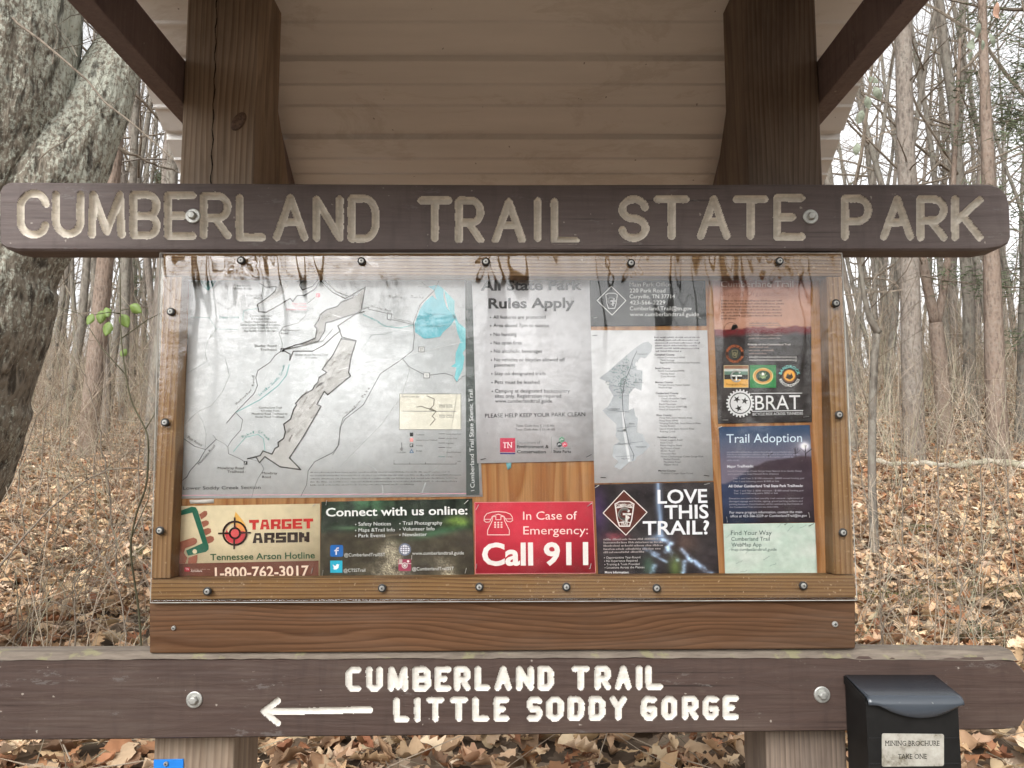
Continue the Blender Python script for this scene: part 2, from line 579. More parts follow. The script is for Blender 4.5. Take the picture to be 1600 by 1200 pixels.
M['brush'] = attr_mat('dry_brush_stems', 0.85, 0.1)
M['leaf'] = attr_mat('dry_leaf', 0.7, 0.2, 0.15)
M['needles'] = attr_mat('pine_needles', 0.6, 0.2, 0.25)
M['fresh_leaf'] = plain('fresh_green_leaf', (0.13, 0.19, 0.045), 0.5, var=0.15)
M['box'] = plain('black_plastic', (0.008, 0.0078, 0.0075), 0.5, spec=0.25, var=0.3)


def lid_mat():
    m, nt, b = new_mat('glossy_black_lid')
    n = noise_n(nt, obj_co(nt, (1, 1, 1)), 150, 3, 0.6)
    c = mix(nt, ramp(nt, n, [(0.70, (0, 0, 0)), (0.76, (0.3,) * 3)]), (0.036, 0.044, 0.055), (0.3, 0.3, 0.28))
    nt.links.new(c, b.inputs["Base Color"])
    b.inputs["Roughness"].default_value = 0.24
    b.inputs["Specular IOR Level"].default_value = 0.9
    return m


M['lid'] = lid_mat()


def label_mat():
    m, nt, b = new_mat('stained_paper_label')
    n = noise_n(nt, obj_co(nt, (1, 1, 1)), 38, 5, 0.7)
    c = ramp(nt, n, [(0.35, (0.13, 0.115, 0.08)), (0.48, (0.30, 0.285, 0.245)), (0.7, (0.40, 0.385, 0.34))])
    nt.links.new(c, b.inputs["Base Color"])
    b.inputs["Roughness"].default_value = 0.5
    return m


M['label'] = label_mat()
M['blue'] = plain('blue_marker_paint', (0.01, 0.17, 0.55), 0.45, var=0.06)


# ------------------------------------------------------------------ shelter (posts, beams, roof)
def zat(py, y):
    return P(800, py, y)[2]


def xat(px, py, y):
    return P(px, py, y)[0]


PF, PB = 1.452, 1.592
XL0, XL1 = -0.624, -0.484
XR0, XR1 = 0.443, 0.583
shelter = thing('shelter', 'dark timber shelter of two square posts under a beige corrugated roof', 'shelter', (0, 1.52, 0.3))
W = 0.80
tA, tB = P(1345, 130, 1.0), P(1288, 285, 1.0)
kA, kB = W / tA[0], W / tB[0]
RA = (1.0 * kA, H + (tA[2] - H) * kA)
RB = (1.0 * kB, H + (tB[2] - H) * kB)
SL = (RA[1] - RB[1]) / (RB[0] - RA[0])


def roof_z(y):
    return RA[1] + SL * (RA[0] - y)


def roof_y(py):
    """depth at which a sight line through photo row py meets the back roof slope"""
    d = P(800, py, 1.0)[2] - H
    return (RA[1] + SL * RA[0] - H) / (d + SL)


RIDGE = 1.52


def post_mesh(x0, x1, top, knot=None, crack=None):
    mb = MB()
    mb.box(x0, x1, PF, PB, 0.15, top)
    return mb


for x0, x1 in ((XL0, XL1), (XR0, XR1)):
    ztop = roof_z(PB) - 0.03
    p_ = post_mesh(x0, x1, ztop).build('post', M['post' if x0 < 0 else 'post2'], shelter, bevel=0.004)
    if x0 < 0:
        p_['label'] = 'post with a long drying crack and an oval knot'
        cr = MB()
        xs = []
        for i in range(40):
            py = -20 + i * 310 / 39
            px = 339 - 9 * (py / 285) + 1.2 * math.sin(i * 1.3) + rng.uniform(-.4, .4)
            xs.append(P(px, py, PF - 0.0006))
        for i in range(39):
            a, b = xs[i], xs[i + 1]
            wd = 0.0006 + 0.0006 * math.sin(i * 0.7) ** 2
            cr.add([(a[0] - wd, a[1], a[2]), (a[0] + wd, a[1], a[2]), (b[0] + wd, b[1], b[2]), (b[0] - wd, b[1], b[2])], [(0, 1, 2, 3)])
        cr.build('crack', plain('dark_crack', (0.006, 0.004, 0.003), 0.9), shelter).parent = p_
        kn = MB()
        kc = P(373, 190, PF)
        ring = []
        for r_, dy in ((1.0, 0), (0.8, -0.0025), (0.55, -0.001), (0.0, -0.0012)):
            ring.append((r_, dy))
        V, n = [], 20
        for r_, dy in ring:
            for j in range(n):
                a = 2 * math.pi * j / n
                ex, ez = 0.013 * r_ * math.cos(a), 0.021 * r_ * math.sin(a)
                V.append((kc[0] + ex * .85 + ez * .45, PF - 0.0004 + dy, kc[2] + ez * .85 - ex * .35))
        fs = [(i * n + j, i * n + (j + 1) % n, (i + 1) * n + (j + 1) % n, (i + 1) * n + j) for i in range(3) for j in range(n)]
        kn.add(V, fs)
        kn.build('knot', plain('dark_knot', (0.13, 0.085, 0.062), 0.7, var=0.5, scale=150), shelter, smooth=True).parent = p_

# horizontal tie beams on the outer side of each post, running front to back
BZ0, BZ1 = H + 0.685, H + 0.775
for x0, x1 in ((XL0 - 0.0395, XL0 - 0.001), (XR1 + 0.001, XR1 + 0.0395)):
    mb = MB()
    yf, yb = 0.97, 1.86
    v = [(x, yy, zz) for x in (x0, x1) for yy, zz in ((yf, BZ0 + 0.01), (yb, BZ0), (yb, BZ1 - 0.03), (1.80, BZ1), (1.06, BZ1), (yf, BZ1 - 0.03))]
    mb.add(v, [(0, 1, 2, 3, 4, 5), (11, 10, 9, 8, 7, 6)] + [(i, i + 6, (i + 1) % 6 + 6, (i + 1) % 6) for i in range(6)])
    mb.build('tie_beam', M['beam'], shelter, bevel=0.002)
# rafters above the tie beams, under both slopes
for x0, x1 in ((XL0 + 0.03, XL0 + 0.068), (XR1 - 0.068, XR1 - 0.03)):
    mb = MB()
    rz = lambda y: roof_z(RIDGE + abs(y - RIDGE)) - 0.004
    ys = (0.86, RIDGE, 2.08)
    v = []
    for x in (x0, x1):
        v += [(x, ys[0], rz(ys[0])), (x, ys[1], rz(ys[1])), (x, ys[2], rz(ys[2])), (x, ys[2], rz(ys[2]) - .06), (x, ys[1], rz(ys[1]) - .075), (x, ys[0], rz(ys[0]) - .06)]
    mb.add(v, [(0, 1, 4, 5), (1, 2, 3, 4), (11, 10, 7, 6), (10, 9, 8, 7)] + [(i, i + 6, (i + 1) % 6 + 6, (i + 1) % 6) for i in range(6)])
    mb.build('rafter', M['beam'], shelter)
# short rear gussets behind each post
for sx in (-1, 1):
    xo = XL1 - 0.002 if sx < 0 else XR0 + 0.002
    x0, x1 = min(xo, xo + sx * 0.036), max(xo, xo + sx * 0.036)
    mb = MB()
    yz = [(PB + .001, H + 0.74), (PB + 0.05, H + 0.68), (PB + 0.17, H + 0.50), (PB + 0.22, H + 0.35), (PB + 0.001, H + 0.30)]
    v = [(x, a, b) for x in (x0, x1) for a, b in yz]
    mb.add(v, [(0, 1, 2, 3, 4), (9, 8, 7, 6, 5)] + [(i, i + 5, (i + 1) % 5 + 5, (i + 1) % 5) for i in range(5)])
    mb.build('gusset_board', M['post' if sx < 0 else 'post2'], shelter)

# corrugated roof: profile along the slope extruded along x
prof = []                                    # (distance factor = depth y, lift)


def slope_pts(front):
    rows = [(-160, 0), (-112, 0), (-111, .0025), (-104, .0025), (-103, 0)]
    # measured rows in the photo: minor rib pairs and deep ribs
    rows = []
    for a, b, kind in ((-110, -98, 'd'), (-42, -38, 'm'), (-8, -4, 'm'), (32, 40, 'm'), (82, 96, 'd'), (130, 135, 'm'), (163, 170, 'm'), (204, 218, 'd'), (246, 250, 'm'), (270, 273, 'm'), (300, 311, 'd')):
        up = 0.012 if kind == 'd' else -0.0035
        ea = 0.10 if kind == 'd' else 0.3
        w_ = b - a
        rows += [(a, 0), (a + w_ * ea, up), (b - w_ * ea, up), (b, 0)]
    return rows


pr = [(roof_y(py), lift) for py, lift in slope_pts(False)]
pr = [q for q in pr if q[0] > RIDGE + 0.012]
pr = [(RIDGE, 0)] + pr + [(2.16, 0)]
back = [(y, roof_z(y) + l) for y, l in pr]
frontp = [(2 * RIDGE - y, roof_z(y) + l) for y, l in pr][::-1]
full = frontp[:-1] + back
mb = MB()
x0, x1 = -0.842, W
n = len(full)
v = [(x, y, z) for x in (x0, x1) for y, z in full] + [(x, y, z + 0.0012) for x in (x0, x1) for y, z in full]
fs = []
for i in range(n - 1):
    fs.append((i, i + 1, n + i + 1, n + i))
    fs.append((2 * n + i, 3 * n + i, 3 * n + i + 1, 2 * n + i + 1))
for i in range(n - 1):
    fs.append((i, 2 * n + i, 2 * n + i + 1, i + 1))
    fs.append((n + i, n + i + 1, 3 * n + i + 1, 3 * n + i))
fs.append((0, n, 3 * n, 2 * n))
fs.append((n - 1, 3 * n - 1, 4 * n - 1, 2 * n - 1))
mb.add(v, fs)
mb.build('roof_sheet', M['roof'], shelter)


# ------------------------------------------------------------------ routed signs
def arc(cx, cy, rx, ry, a0, a1, n=14):
    return [(cx + rx * math.cos(math.radians(a0 + (a1 - a0) * i / n)), cy - ry * math.sin(math.radians(a0 + (a1 - a0) * i / n))) for i in range(n + 1)]


def letter(ch, ang=False):
    """centre-line strokes in a unit box, y down"""
    L = {
        'A': [[(0, 1), (.5, 0), (1, 1)], [(.22, .62), (.80, .62)]],
        'I': [[(.5, 0), (.5, 1)]],
        'K': [[(0, 0), (0, 1)], [(1, 0.02), (0, .62)], [(.3, .42), (1, 1)]],
        'L': [[(0, 0), (0, 1), (1, 1)]],
        'M': [[(0, 1), (0.05, 0), (.5, .92), (.95, 0), (1, 1)]],
        'N': [[(0, 1), (0, 0), (1, 1), (1, 0)]],
        'T': [[(0, 0), (1, 0)], [(.5, 0), (.5, 1)]],
        'Y': [[(0, 0), (.5, .5), (1, 0)], [(.5, .5), (.5, 1)]],
        'E': [[(1, 0), (0, 0), (0, 1), (1, 1)], [(0, .5), (.62, .5)]],
    }
    if ch in L:
        return L[ch]
    if not ang:
        L2 = {
            'C': [arc(.52, .30, .48, .30, 10, 90) [0:] + arc(.52, .32, .52, .32, 90, 180) + arc(.52, .68, .52, .32, 180, 270) + arc(.52, .72, .46, .28, 270, 350)],
            'U': [[(0, 0), (0, .66)] + arc(.5, .66, .5, .34, 180, 360) + [(1, .66), (1, 0)]],
            'B': [[(0, 0), (0, 1)], [(0, 0), (.6, 0)] + arc(.6, .26, .4, .26, 90, -90) + [(0, .52)], [(.6, .52)] + arc(.6, .76, .4, .24, 90, -90) + [(0, 1)]],
            'D': [[(0, 0), (0, 1), (.5, 1)] + arc(.5, .62, .5, .38, -90, 0) + arc(.5, .38, .5, .38, 0, 90) + [(0, 0)]],
            'R': [[(0, 1), (0, 0), (.58, 0)] + arc(.58, .28, .42, .28, 90, -90) + [(0, .56)], [(.45, .56), (1, 1)]],
            'P': [[(0, 1), (0, 0), (.55, 0)] + arc(.55, .3, .45, .3, 90, -90) + [(0, .6)]],
            'S': [arc(.52, .25, .46, .25, 10, 90) + arc(.5, .25, .5, .25, 90, 270) + arc(.5, .75, .5, .25, 90, -90) + arc(.48, .75, .48, .25, 270, 190)],
        }
        return L2[ch]
    L3 = {
        'C': [[(1, 0), (.3, 0), (0, .15), (0, .85), (.3, 1), (1, 1)]],
        'U': [[(0, 0), (0, .85), (.3, 1), (.7, 1), (1, .85), (1, 0)]],
        'B': [[(0, 0), (0, 1), (.75, 1), (1, .85), (1, .62), (.8, .5), (0.1, .5)], [(.8, .5), (.95, .38), (.95, .15), (.7, 0), (0, 0)]],
        'D': [[(0, 0), (0, 1), (.7, 1), (1, .8), (1, .2), (.7, 0), (0, 0)]],
        'R': [[(0, 1), (0, 0), (.75, 0), (1, .15), (1, .42), (.8, .55), (0, .55)], [(.5, .55), (1, 1)]],
        'S': [[(1, .08), (.8, 0), (.2, 0), (0, .15), (0, .36), (.2, .5), (.8, .5), (1, .64), (1, .85), (.8, 1), (0, 1)]],
        'O': [[(.3, 0), (.7, 0), (1, .18), (1, .82), (.7, 1), (.3, 1), (0, .82), (0, .18), (.3, 0)]],
        'G': [[(1, .05), (.3, 0), (0, .2), (0, .82), (.3, 1), (.75, 1), (1, .85), (1, .55), (.55, .55)]],
    }
    return L3[ch]


OWNER = []


def strokes_for(boxes, r, ang):
    out = []
    OWNER.clear()
    for k, (ch, x0, x1, y0, y1) in enumerate(boxes):
        OWNER.extend([k] * len(letter(ch, ang)))
        for st in letter(ch, ang):
            out.append([(x0 + r + u * (x1 - x0 - 2 * r), y0 + r + v_ * (y1 - y0 - 2 * r)) for u, v_ in st])
    return out


def inset(poly, d):
    p = np.asarray(poly, float)
    n = len(p)
    o = []
    for i in range(n):
        a, b, c = p[i - 1], p[i], p[(i + 1) % n]
        e1 = (b - a) / np.linalg.norm(b - a)
        e2 = (c - b) / np.linalg.norm(c - b)
        n1, n2 = np.array([-e1[1], e1[0]]), np.array([-e2[1], e2[0]])
        nn = n1 + n2
        nn /= np.linalg.norm(nn)
        o.append(b + nn * d / max(0.4, np.dot(nn, n1)))
    return np.array(o)


def in_poly(X, Y, poly):
    ins = np.zeros(X.shape, bool)
    n = len(poly)
    for i in range(n):
        x0, y0 = poly[i]
        x1, y1 = poly[(i + 1) % n]
        c = ((y0 > Y) != (y1 > Y)) & (X < (x1 - x0) * (Y - y0) / (y1 - y0 + 1e-12) + x0)
        ins ^= c
    return ins


def vnoise(X, Y, seed):
    """smooth value noise on arrays"""
    r = np.random.RandomState(seed)
    g = r.rand(64, 64)
    xi, yi = np.floor(X).astype(int), np.floor(Y).astype(int)
    fx, fy = X - xi, Y - yi
    fx, fy = fx * fx * (3 - 2 * fx), fy * fy * (3 - 2 * fy)
    a, b = g[yi % 64, xi % 64], g[yi % 64, (xi + 1) % 64]
    c, d = g[(yi + 1) % 64, xi % 64], g[(yi + 1) % 64, (xi + 1) % 64]
    return (a * (1 - fx) + b * fx) * (1 - fy) + (c * (1 - fx) + d * fx) * fy


def fbm(X, Y, seed, octv=5, gain=0.5):
    s, a, t = 0, 1.0, 0
    for k in range(octv):
        s = s + a * vnoise(X * 2 ** k + 17 * k, Y * 2 ** k + 5 * k, seed + k)
        t += a
        a *= gain
    return s / t


def routed_board(parent, outline, strokes, r, depth, yf, yb, mat, gmat, seed, flat=1.0, rough=0.55, part_of=None, top_mat=None):
    """front face as a fine height field cut by round-nosed grooves; groove faces become the lettering part(s)"""
    o = np.asarray(outline, float)
    i1, i2 = inset(o, 3.0), inset(o, 13.0)
    mb = MB()
    n = len(o)
    A, B = PA(o, yb), PA(o, yf + 0.005)
    A[:, [0, 2]] = PA(o, yf)[:, [0, 2]]
    B[:, [0, 2]] = A[:, [0, 2]]
    C_, D_ = PA(i1, yf + 0.0004), PA(i2, yf + 0.0009)
    mb.add(np.vstack([A, B, C_, D_]), [(k * n + i, k * n + (i + 1) % n, (k + 1) * n + (i + 1) % n, (k + 1) * n + i) for k in range(3) for i in range(n)] + [tuple(range(n))])
    st = 1.2
    xs = np.arange(o[:, 0].min() + 2, o[:, 0].max() - 2, st)
    ys = np.arange(o[:, 1].min() + 2, o[:, 1].max() - 2, st)
    X, Y = np.meshgrid(xs, ys)
    D = np.full(X.shape, 99.0)
    which = np.full(X.shape, -1)
    for si, s_ in enumerate(strokes):
        for (xa, ya), (xb, yb_) in zip(s_[:-1], s_[1:]):
            m_ = 12
            ix = np.where((xs > min(xa, xb) - m_) & (xs < max(xa, xb) + m_))[0]
            iy = np.where((ys > min(ya, yb_) - m_) & (ys < max(ya, yb_) + m_))[0]
            if not len(ix) or not len(iy):
                continue
            sl = (slice(iy[0], iy[-1] + 1), slice(ix[0], ix[-1] + 1))
            dx, dy = xb - xa, yb_ - ya
            t = np.clip(((X[sl] - xa) * dx + (Y[sl] - ya) * dy) / (dx * dx + dy * dy + 1e-9), 0, 1)
            d = np.hypot(X[sl] - xa - t * dx, Y[sl] - ya - t * dy)
            up = d < D[sl]
            D[sl] = np.where(up, d, D[sl])
            which[sl] = np.where(up, si, which[sl])
    rr = r + rough * (fbm(X / 7.0, Y / 7.0, seed) - 0.5) * 2.4
    q = np.clip(1 - (D / rr) ** 2, 0, 1)
    hgt = depth * q ** (0.5 / flat) * (0.85 + 0.4 * fbm(X / 9, Y / 9, seed + 9))
    face_y = yf + hgt + 0.0007 * (fbm(X / 160, Y / 5.0, seed + 3) - .5)
    V = PA(np.stack([X.ravel(), Y.ravel()], 1), yf)
    V[:, 1] = face_y.ravel()
    keep = in_poly(X, Y, inset(o, 4.5))
    ny, nx = X.shape
    idx = np.arange(nx * ny).reshape(ny, nx)
    Fq = np.stack([idx[:-1, :-1], idx[:-1, 1:], idx[1:, 1:], idx[1:, :-1]], -1).reshape(-1, 4)
    kf = keep.ravel()[Fq].all(1)
    cut = (D < rr).ravel()[Fq].sum(1) >= 2
    wf = which.ravel()[Fq].max(1)
    # board: ring and uncut front in one mesh
    fb = Fq[kf & ~cut]
    used, inv = np.unique(fb, return_inverse=True)
    mb.add(V[used], inv.reshape(-1, 4))
    board = mb.build('board', [mat] if not top_mat else [mat, top_mat], parent, smooth=False)
    me = board.data
    nr = 3 * n + 1
    fl = np.ones(len(me.polygons), bool)
    fl[:nr] = False
    me.polygons.foreach_set("use_smooth", fl)
    names = part_of or {}
    groups = {}
    for si in range(len(strokes)):
        groups.setdefault(names.get(si, ('letter', OWNER[si] if si < len(OWNER) else 0)), []).append(si)
    for nm, ids in groups.items():
        nm = nm if isinstance(nm, str) else nm[0]
        fg = Fq[kf & cut & np.isin(wf, ids)]
        used, inv = np.unique(fg, return_inverse=True)
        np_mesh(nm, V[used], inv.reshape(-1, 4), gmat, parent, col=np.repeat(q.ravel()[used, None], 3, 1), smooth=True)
    return board


def bolt(parent, px, py, y, rw=0.0135, tilt=0.0):
    c = P(px, py, y)
    w_ = MB()
    w_.lathe_y(c, [(rw, 0.001), (rw, -0.0022), (rw * 0.9, -0.003), (0.0, -0.003)], 24)
    b_ = MB()
    hx = []
    b_.lathe_y((c[0], c[1] - 0.003, c[2]), [(rw * .56, 0.001), (rw * .56, -0.0055), (rw * .44, -0.0075), (0.0, -0.0078)], 6)
    bo = b_.build('bolt', M['steel'], parent, bevel=0.0006)
    w_.build('washer', M['steel'], bo, smooth=False) if False else None
    wo = w_.build('washer', M['steel'], parent)
    wo.parent = bo
    return bo


SF = 1.40
name_sign = thing('name_sign', 'long dark brown board with routed cream letters reading CUMBERLAND TRAIL STATE PARK', 'sign', P(790, 395, 1.425))
outline = [(-2, 298), (2, 290), (10, 285), (22, 284), (400, 286), (800, 288), (1200, 287), (1546, 287), (1562, 291), (1575, 304), (1579, 320),
           (1581, 370), (1577, 380), (1564, 387), (1540, 391), (1200, 391), (800, 392), (400, 392), (26, 391), (9, 388), (1, 382), (-2, 374)]
boxes = [('C', 26, 78, 296, 373), ('U', 81, 132, 298, 372), ('M', 137, 196, 298, 373), ('B', 202, 251, 298, 374), ('E', 256, 307, 299, 375), ('R', 312, 362, 300, 374),
         ('L', 368, 416, 303, 377), ('A', 426, 482, 303, 377), ('N', 488, 537, 305, 378), ('D', 543, 593, 304, 379),
         ('T', 652, 707, 307, 378), ('R', 711, 757, 307, 381), ('A', 768, 822, 309, 381), ('I', 834, 846, 308, 378), ('L', 860, 906, 309, 382),
         ('S', 966, 1015, 305, 378), ('T', 1021, 1078, 305, 375), ('A', 1089, 1142, 305, 375), ('T', 1145, 1201, 305, 375), ('E', 1208, 1259, 303, 376),
         ('P', 1314, 1363, 304, 376), ('A', 1375, 1429, 305, 376), ('R', 1432, 1481, 305, 377), ('K', 1486, 1537, 305, 377)]
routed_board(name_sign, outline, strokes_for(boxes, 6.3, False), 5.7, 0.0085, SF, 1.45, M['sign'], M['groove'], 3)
bolt(name_sign, 302, 338, SF)
bolt(name_sign, 1266, 339, SF)

direction_sign = thing('direction_sign', 'lower brown board with white routed arrow pointing left to LITTLE SODDY GORGE', 'sign', P(790, 1150, 1.425))
o2 = [(-60, 1030), (200, 1029), (240, 1030), (500, 1029), (800, 1027), (1330, 1026), (1400, 1027), (1560, 1028), (1588, 1034), (1603, 1050), (1608, 1080), (1606, 1118), (1596, 1136), (1570, 1141), (1330, 1143),
      (900, 1148), (500, 1152), (200, 1156), (-60, 1158)]


def b2(ch, x0, x1, y0, y1):
    return (ch, 380 + x0 / 1.951, 380 + x1 / 1.951, 1000 + y0 / 1.951, 1000 + y1 / 1.951)


l1 = [('C', 313, 360), ('U', 374, 425), ('M', 440, 503), ('B', 516, 573), ('E', 583, 634), ('R', 642, 693), ('L', 705, 753), ('A', 766, 819), ('N', 831, 886), ('D', 897, 947),
      ('T', 1001, 1056), ('R', 1071, 1121), ('A', 1133, 1184), ('I', 1196, 1218), ('L', 1226, 1280)]
l2 = [('L', 458, 507), ('I', 521, 541), ('T', 558, 613), ('T', 630, 685), ('L', 698, 750), ('E', 763, 811), ('S', 864, 912), ('O', 923, 977), ('D', 989, 1040), ('D', 1053, 1104), ('Y', 1117, 1170),
      ('G', 1212, 1262), ('O', 1275, 1323), ('R', 1337, 1388), ('G', 1400, 1450), ('E', 1462, 1511)]
bx = [b2(c, a, b, 81 - 5 * (a - 313) / 960, 158 - 6 * (a - 313) / 960) for c, a, b in l1]
bx += [b2(c, a, b, 174 - 6 * (a - 458) / 1050, 251 - 8 * (a - 458) / 1050) for c, a, b in l2]
st2 = strokes_for(bx, 5.0, True)
na = len(st2)
st2 += [[(412, 1112), (578, 1109)], [(412, 1112), (434, 1095)], [(412, 1112), (434, 1130)]]
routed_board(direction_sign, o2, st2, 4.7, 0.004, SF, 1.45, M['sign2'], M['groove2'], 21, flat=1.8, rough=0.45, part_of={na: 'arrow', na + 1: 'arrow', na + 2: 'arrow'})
bolt(direction_sign, 304, 1093, SF)
bolt(direction_sign, 1284, 1085, SF)

# weathered top arris with lichen on the right end
lm, lnt, lb = new_mat('weathered_top_wood')
ln_ = noise_n(lnt, obj_co(lnt, (10, 60, 60)), 1.5, 5, 0.7)
lc = ramp(lnt, ln_, [(0.3, (0.09, 0.07, 0.055)), (0.7, (0.20, 0.165, 0.13))])
ln2 = noise_n(lnt, obj_co(lnt, (1, 1, 1)), 24, 4, 0.6)
lc = mix(lnt, ramp(lnt, ln2, [(0.60, (0, 0, 0)), (0.67, (0.5,) * 3)]), lc, (0.24, 0.23, 0.11))
lnt.links.new(lc, lb.inputs["Base Color"])
lb.inputs["Roughness"].default_value = 0.9
mb = MB()
k = 110
low, mid, bk = [], [], []
for i in range(k + 1):
    px = -58 + 1648 * i / k
    yl = float(np.interp(px, [-60, 200, 800, 1330, 1560], [1030, 1029, 1027, 1026, 1028]))
    wv = rng.uniform(-.6, 1.0) + 3.0 * fbm(np.array([px / 60.]), np.array([3.3]), 8)[0] + (2.5 if px > 1330 else 0)
    lo_ = P(px, yl + wv, SF - 0.0007)
    up_ = P(px, yl, SF)
    low.append(lo_)
    mid.append((up_[0], SF + 0.016, up_[2] + 0.0085 + rng.uniform(-.0005, .0005)))
    bk.append((up_[0], 1.4508, up_[2] + 0.0100))
n = k + 1
mb.add(low + mid + bk, [(r_ * n + i, r_ * n + i + 1, (r_ + 1) * n + i + 1, (r_ + 1) * n + i) for r_ in range(2) for i in range(k)])
mb.build('weathered_edge', lm, direction_sign)

# plank between the display case and the lower board
plank = thing('plank', 'bare reddish brown pine plank between the display case and the lower sign', 'plank', P(786, 1018, 1.43))
MB().prism([(233, 937), (1337, 934), (1337, 1014), (900, 1016), (600, 1019), (233, 1021)], 1.405, 1.45).build('board', M['plank'], plank, bevel=0.003)


def screw(parent, px, py, y, ring=True, r=0.0072):
    c = P(px, py, y)
    hd = MB()
    a0 = rng.uniform(0, 6.28)
    hd.lathe_y((c[0], y - 0.002, c[2]), [(r * .62, 0.0015), (r * .62, -0.001), (r * .5, -0.002), (0.0, -0.0022)], 14)
    s = hd.build('screw', M['steel2'], parent, smooth=False)
    ex = MB()
    for k in range(2):
        a = a0 + k * math.pi / 2
        dx, dz = math.cos(a) * r * .3, math.sin(a) * r * .3
        nx, nz = -math.sin(a) * r * .09, math.cos(a) * r * .09
        yy = y - 0.0044 - 0.0001 * k
        ex.add([(c[0] - dx - nx, yy, c[2] - dz - nz), (c[0] + dx - nx, yy, c[2] + dz - nz), (c[0] + dx + nx, yy, c[2] + dz + nz), (c[0] - dx + nx, yy, c[2] - dz + nz)], [(0, 1, 2, 3)])
    e = ex.build('slot', M['black'], parent)
    e.parent = s
    if ring:
        wm = MB()
        wm.lathe_y(c, [(r, 0.0008), (r * 1.0, -0.0012), (r * .86, -0.0026), (r * .6, -0.0022)], 18)
        w_ = wm.build('washer', M['black'], parent, smooth=True)
        w_.parent = s
    return s


screw(plank, 272, 981, 1.405, False, 0.006)
screw(plank, 1304, 975, 1.405, False, 0.008)

# ------------------------------------------------------------------ display case
case = thing('display_case', 'shallow wooden display case with a clear screwed cover holding the notices', 'display case', P(786, 937, 1.42))
RB_ = 1.4375
MB().prism([(255, 394.5), (1316, 394.5), (1316, 431), (255, 431)], SF, RB_).build('frame_rail', M['rail_x'], case, bevel=0.002)
MB().prism([(235, 905), (1336, 899), (1337, 934), (234, 937)], SF, RB_).build('frame_rail', M['rail_x'], case, bevel=0.002)
MB().prism([(255, 432), (284, 432), (266, 904), (236, 904)], SF, RB_).build('frame_rail', M['rail_z'], case, bevel=0.002)
MB().prism([(1292, 432), (1316, 432), (1335, 898), (1303, 898)], SF, RB_).build('frame_rail', M['rail_z'], case, bevel=0.002)
MB().prism([(262, 402), (1310, 402), (1328, 925), (246, 928)], RB_ + 0.0005, 1.4495).build('backboard', M['ply'], case)

YA = 1.3955
TOPS = [(377, 407), (565, 408), (759, 409), (986, 411), (1218, 408)]
# cover: a fine grid that buckles between its screws near the top
ac = [(250, 395.5), (1315.5, 395.5), (1339, 938), (235, 942)]
nu, nv = 340, 110
u = np.linspace(0, 1, nu)
v_ = np.linspace(0, 1, nv)
U, Vv = np.meshgrid(u, v_)
qx = (ac[0][0] * (1 - U) + ac[1][0] * U) * (1 - Vv) + (ac[3][0] * (1 - U) + ac[2][0] * U) * Vv
qy = (ac[0][1] * (1 - U) + ac[1][1] * U) * (1 - Vv) + (ac[3][1] * (1 - U) + ac[2][1] * U) * Vv
fall = np.exp(-np.clip(qy - 396, 0, None) / 62.0)
dis = np.zeros_like(qx)
warp = qx + 26 * (fbm(qx / 160, qy / 90, 31, 3) - .5) + 8 * np.sin(qy / 48.0)
for lam, amp in ((38, .00016), (23, .00006), (105, .00045)):
    dis += amp * np.sin(2 * np.pi * warp / lam + lam) * fall
for sx_, sy_ in TOPS:
    dr = np.hypot((qx - sx_) / 1.5, qy - sy_)
    dis += 0.00035 * np.exp(-dr / 26.0) * np.cos(np.arctan2(qy - sy_, qx - sx_) * 7)
dis += 0.0005 * (fbm(qx / 330, qy / 260, 5, 2) - .5)
dis -= dis.max()
AV = PA(np.stack([qx.ravel(), qy.ravel()], 1), YA)
AV[:, 1] += np.clip(dis.ravel() * 0.9, -0.006, 0)
idx = np.arange(nu * nv).reshape(nv, nu)
Fq = np.stack([idx[:-1, :-1], idx[:-1, 1:], idx[1:, 1:], idx[1:, :-1]], -1).reshape(-1, 4)
cover = np_mesh('clear_cover', AV, Fq, M['acrylic'], case, smooth=True)
sol = cover.modifiers.new('thickness', 'SOLIDIFY')
sol.thickness = 0.0025
sol.offset = -1.0 if False else 1.0
em = MB()
for (xa, ya), (xb, yb_) in ((ac[0], ac[1]), (ac[1], ac[2]), (ac[2], ac[3]), (ac[3], ac[0])):
    a, b = P(xa, ya, YA - 0.0015), P(xb, yb_, YA - 0.0015)
    em.tube([a, b], 0.0007, 4)
eo = em.build('cover_edge', M['acrylic_edge'], case)
eo.parent = cover
for px, py in TOPS + [(267, 487), (258, 660), (250, 829), (1306, 474), (1311, 648), (1317, 832), (324, 924), (597, 919), (749, 917), (885, 917), (1026, 919), (1255, 915)]:
    screw(case, px, py, YA - 0.003 - (0.0005 if py > 420 else 0.001))

# ------------------------------------------------------------------ lettering on the notices
CHARS = "".join(chr(c) for c in range(33, 127)) + "•§"
WEIGHTS = {0: 0.0, 1: 0.018, 2: 0.030}
tmp = []
fobs = {}
for wk, off in WEIGHTS.items():
    for ch in CHARS:
        cu = bpy.data.curves.new("g", 'FONT')
        cu.body = ch
        cu.offset = off
        cu.resolution_u = 3
        ob = bpy.data.objects.new("g", cu)
        COL.objects.link(ob)
        fobs[(wk, ch)] = ob
        tmp.append(ob)
wobs = {}
for ch in list(CHARS) + [' ']:
    for k, body in (('a', "H" + ch + "H"),):
        cu = bpy.data.curves.new("g", 'FONT')
        cu.body = body
        cu.resolution_u = 1
        ob = bpy.data.objects.new("g", cu)
        COL.objects.link(ob)
        wobs[ch] = ob
        tmp.append(ob)
cu = bpy.data.curves.new("g", 'FONT'); cu.body = "HH"; cu.resolution_u = 1
hh = bpy.data.objects.new("g", cu); COL.objects.link(hh); tmp.append(hh)
bpy.context.view_layer.update()
dg = bpy.context.evaluated_depsgraph_get()


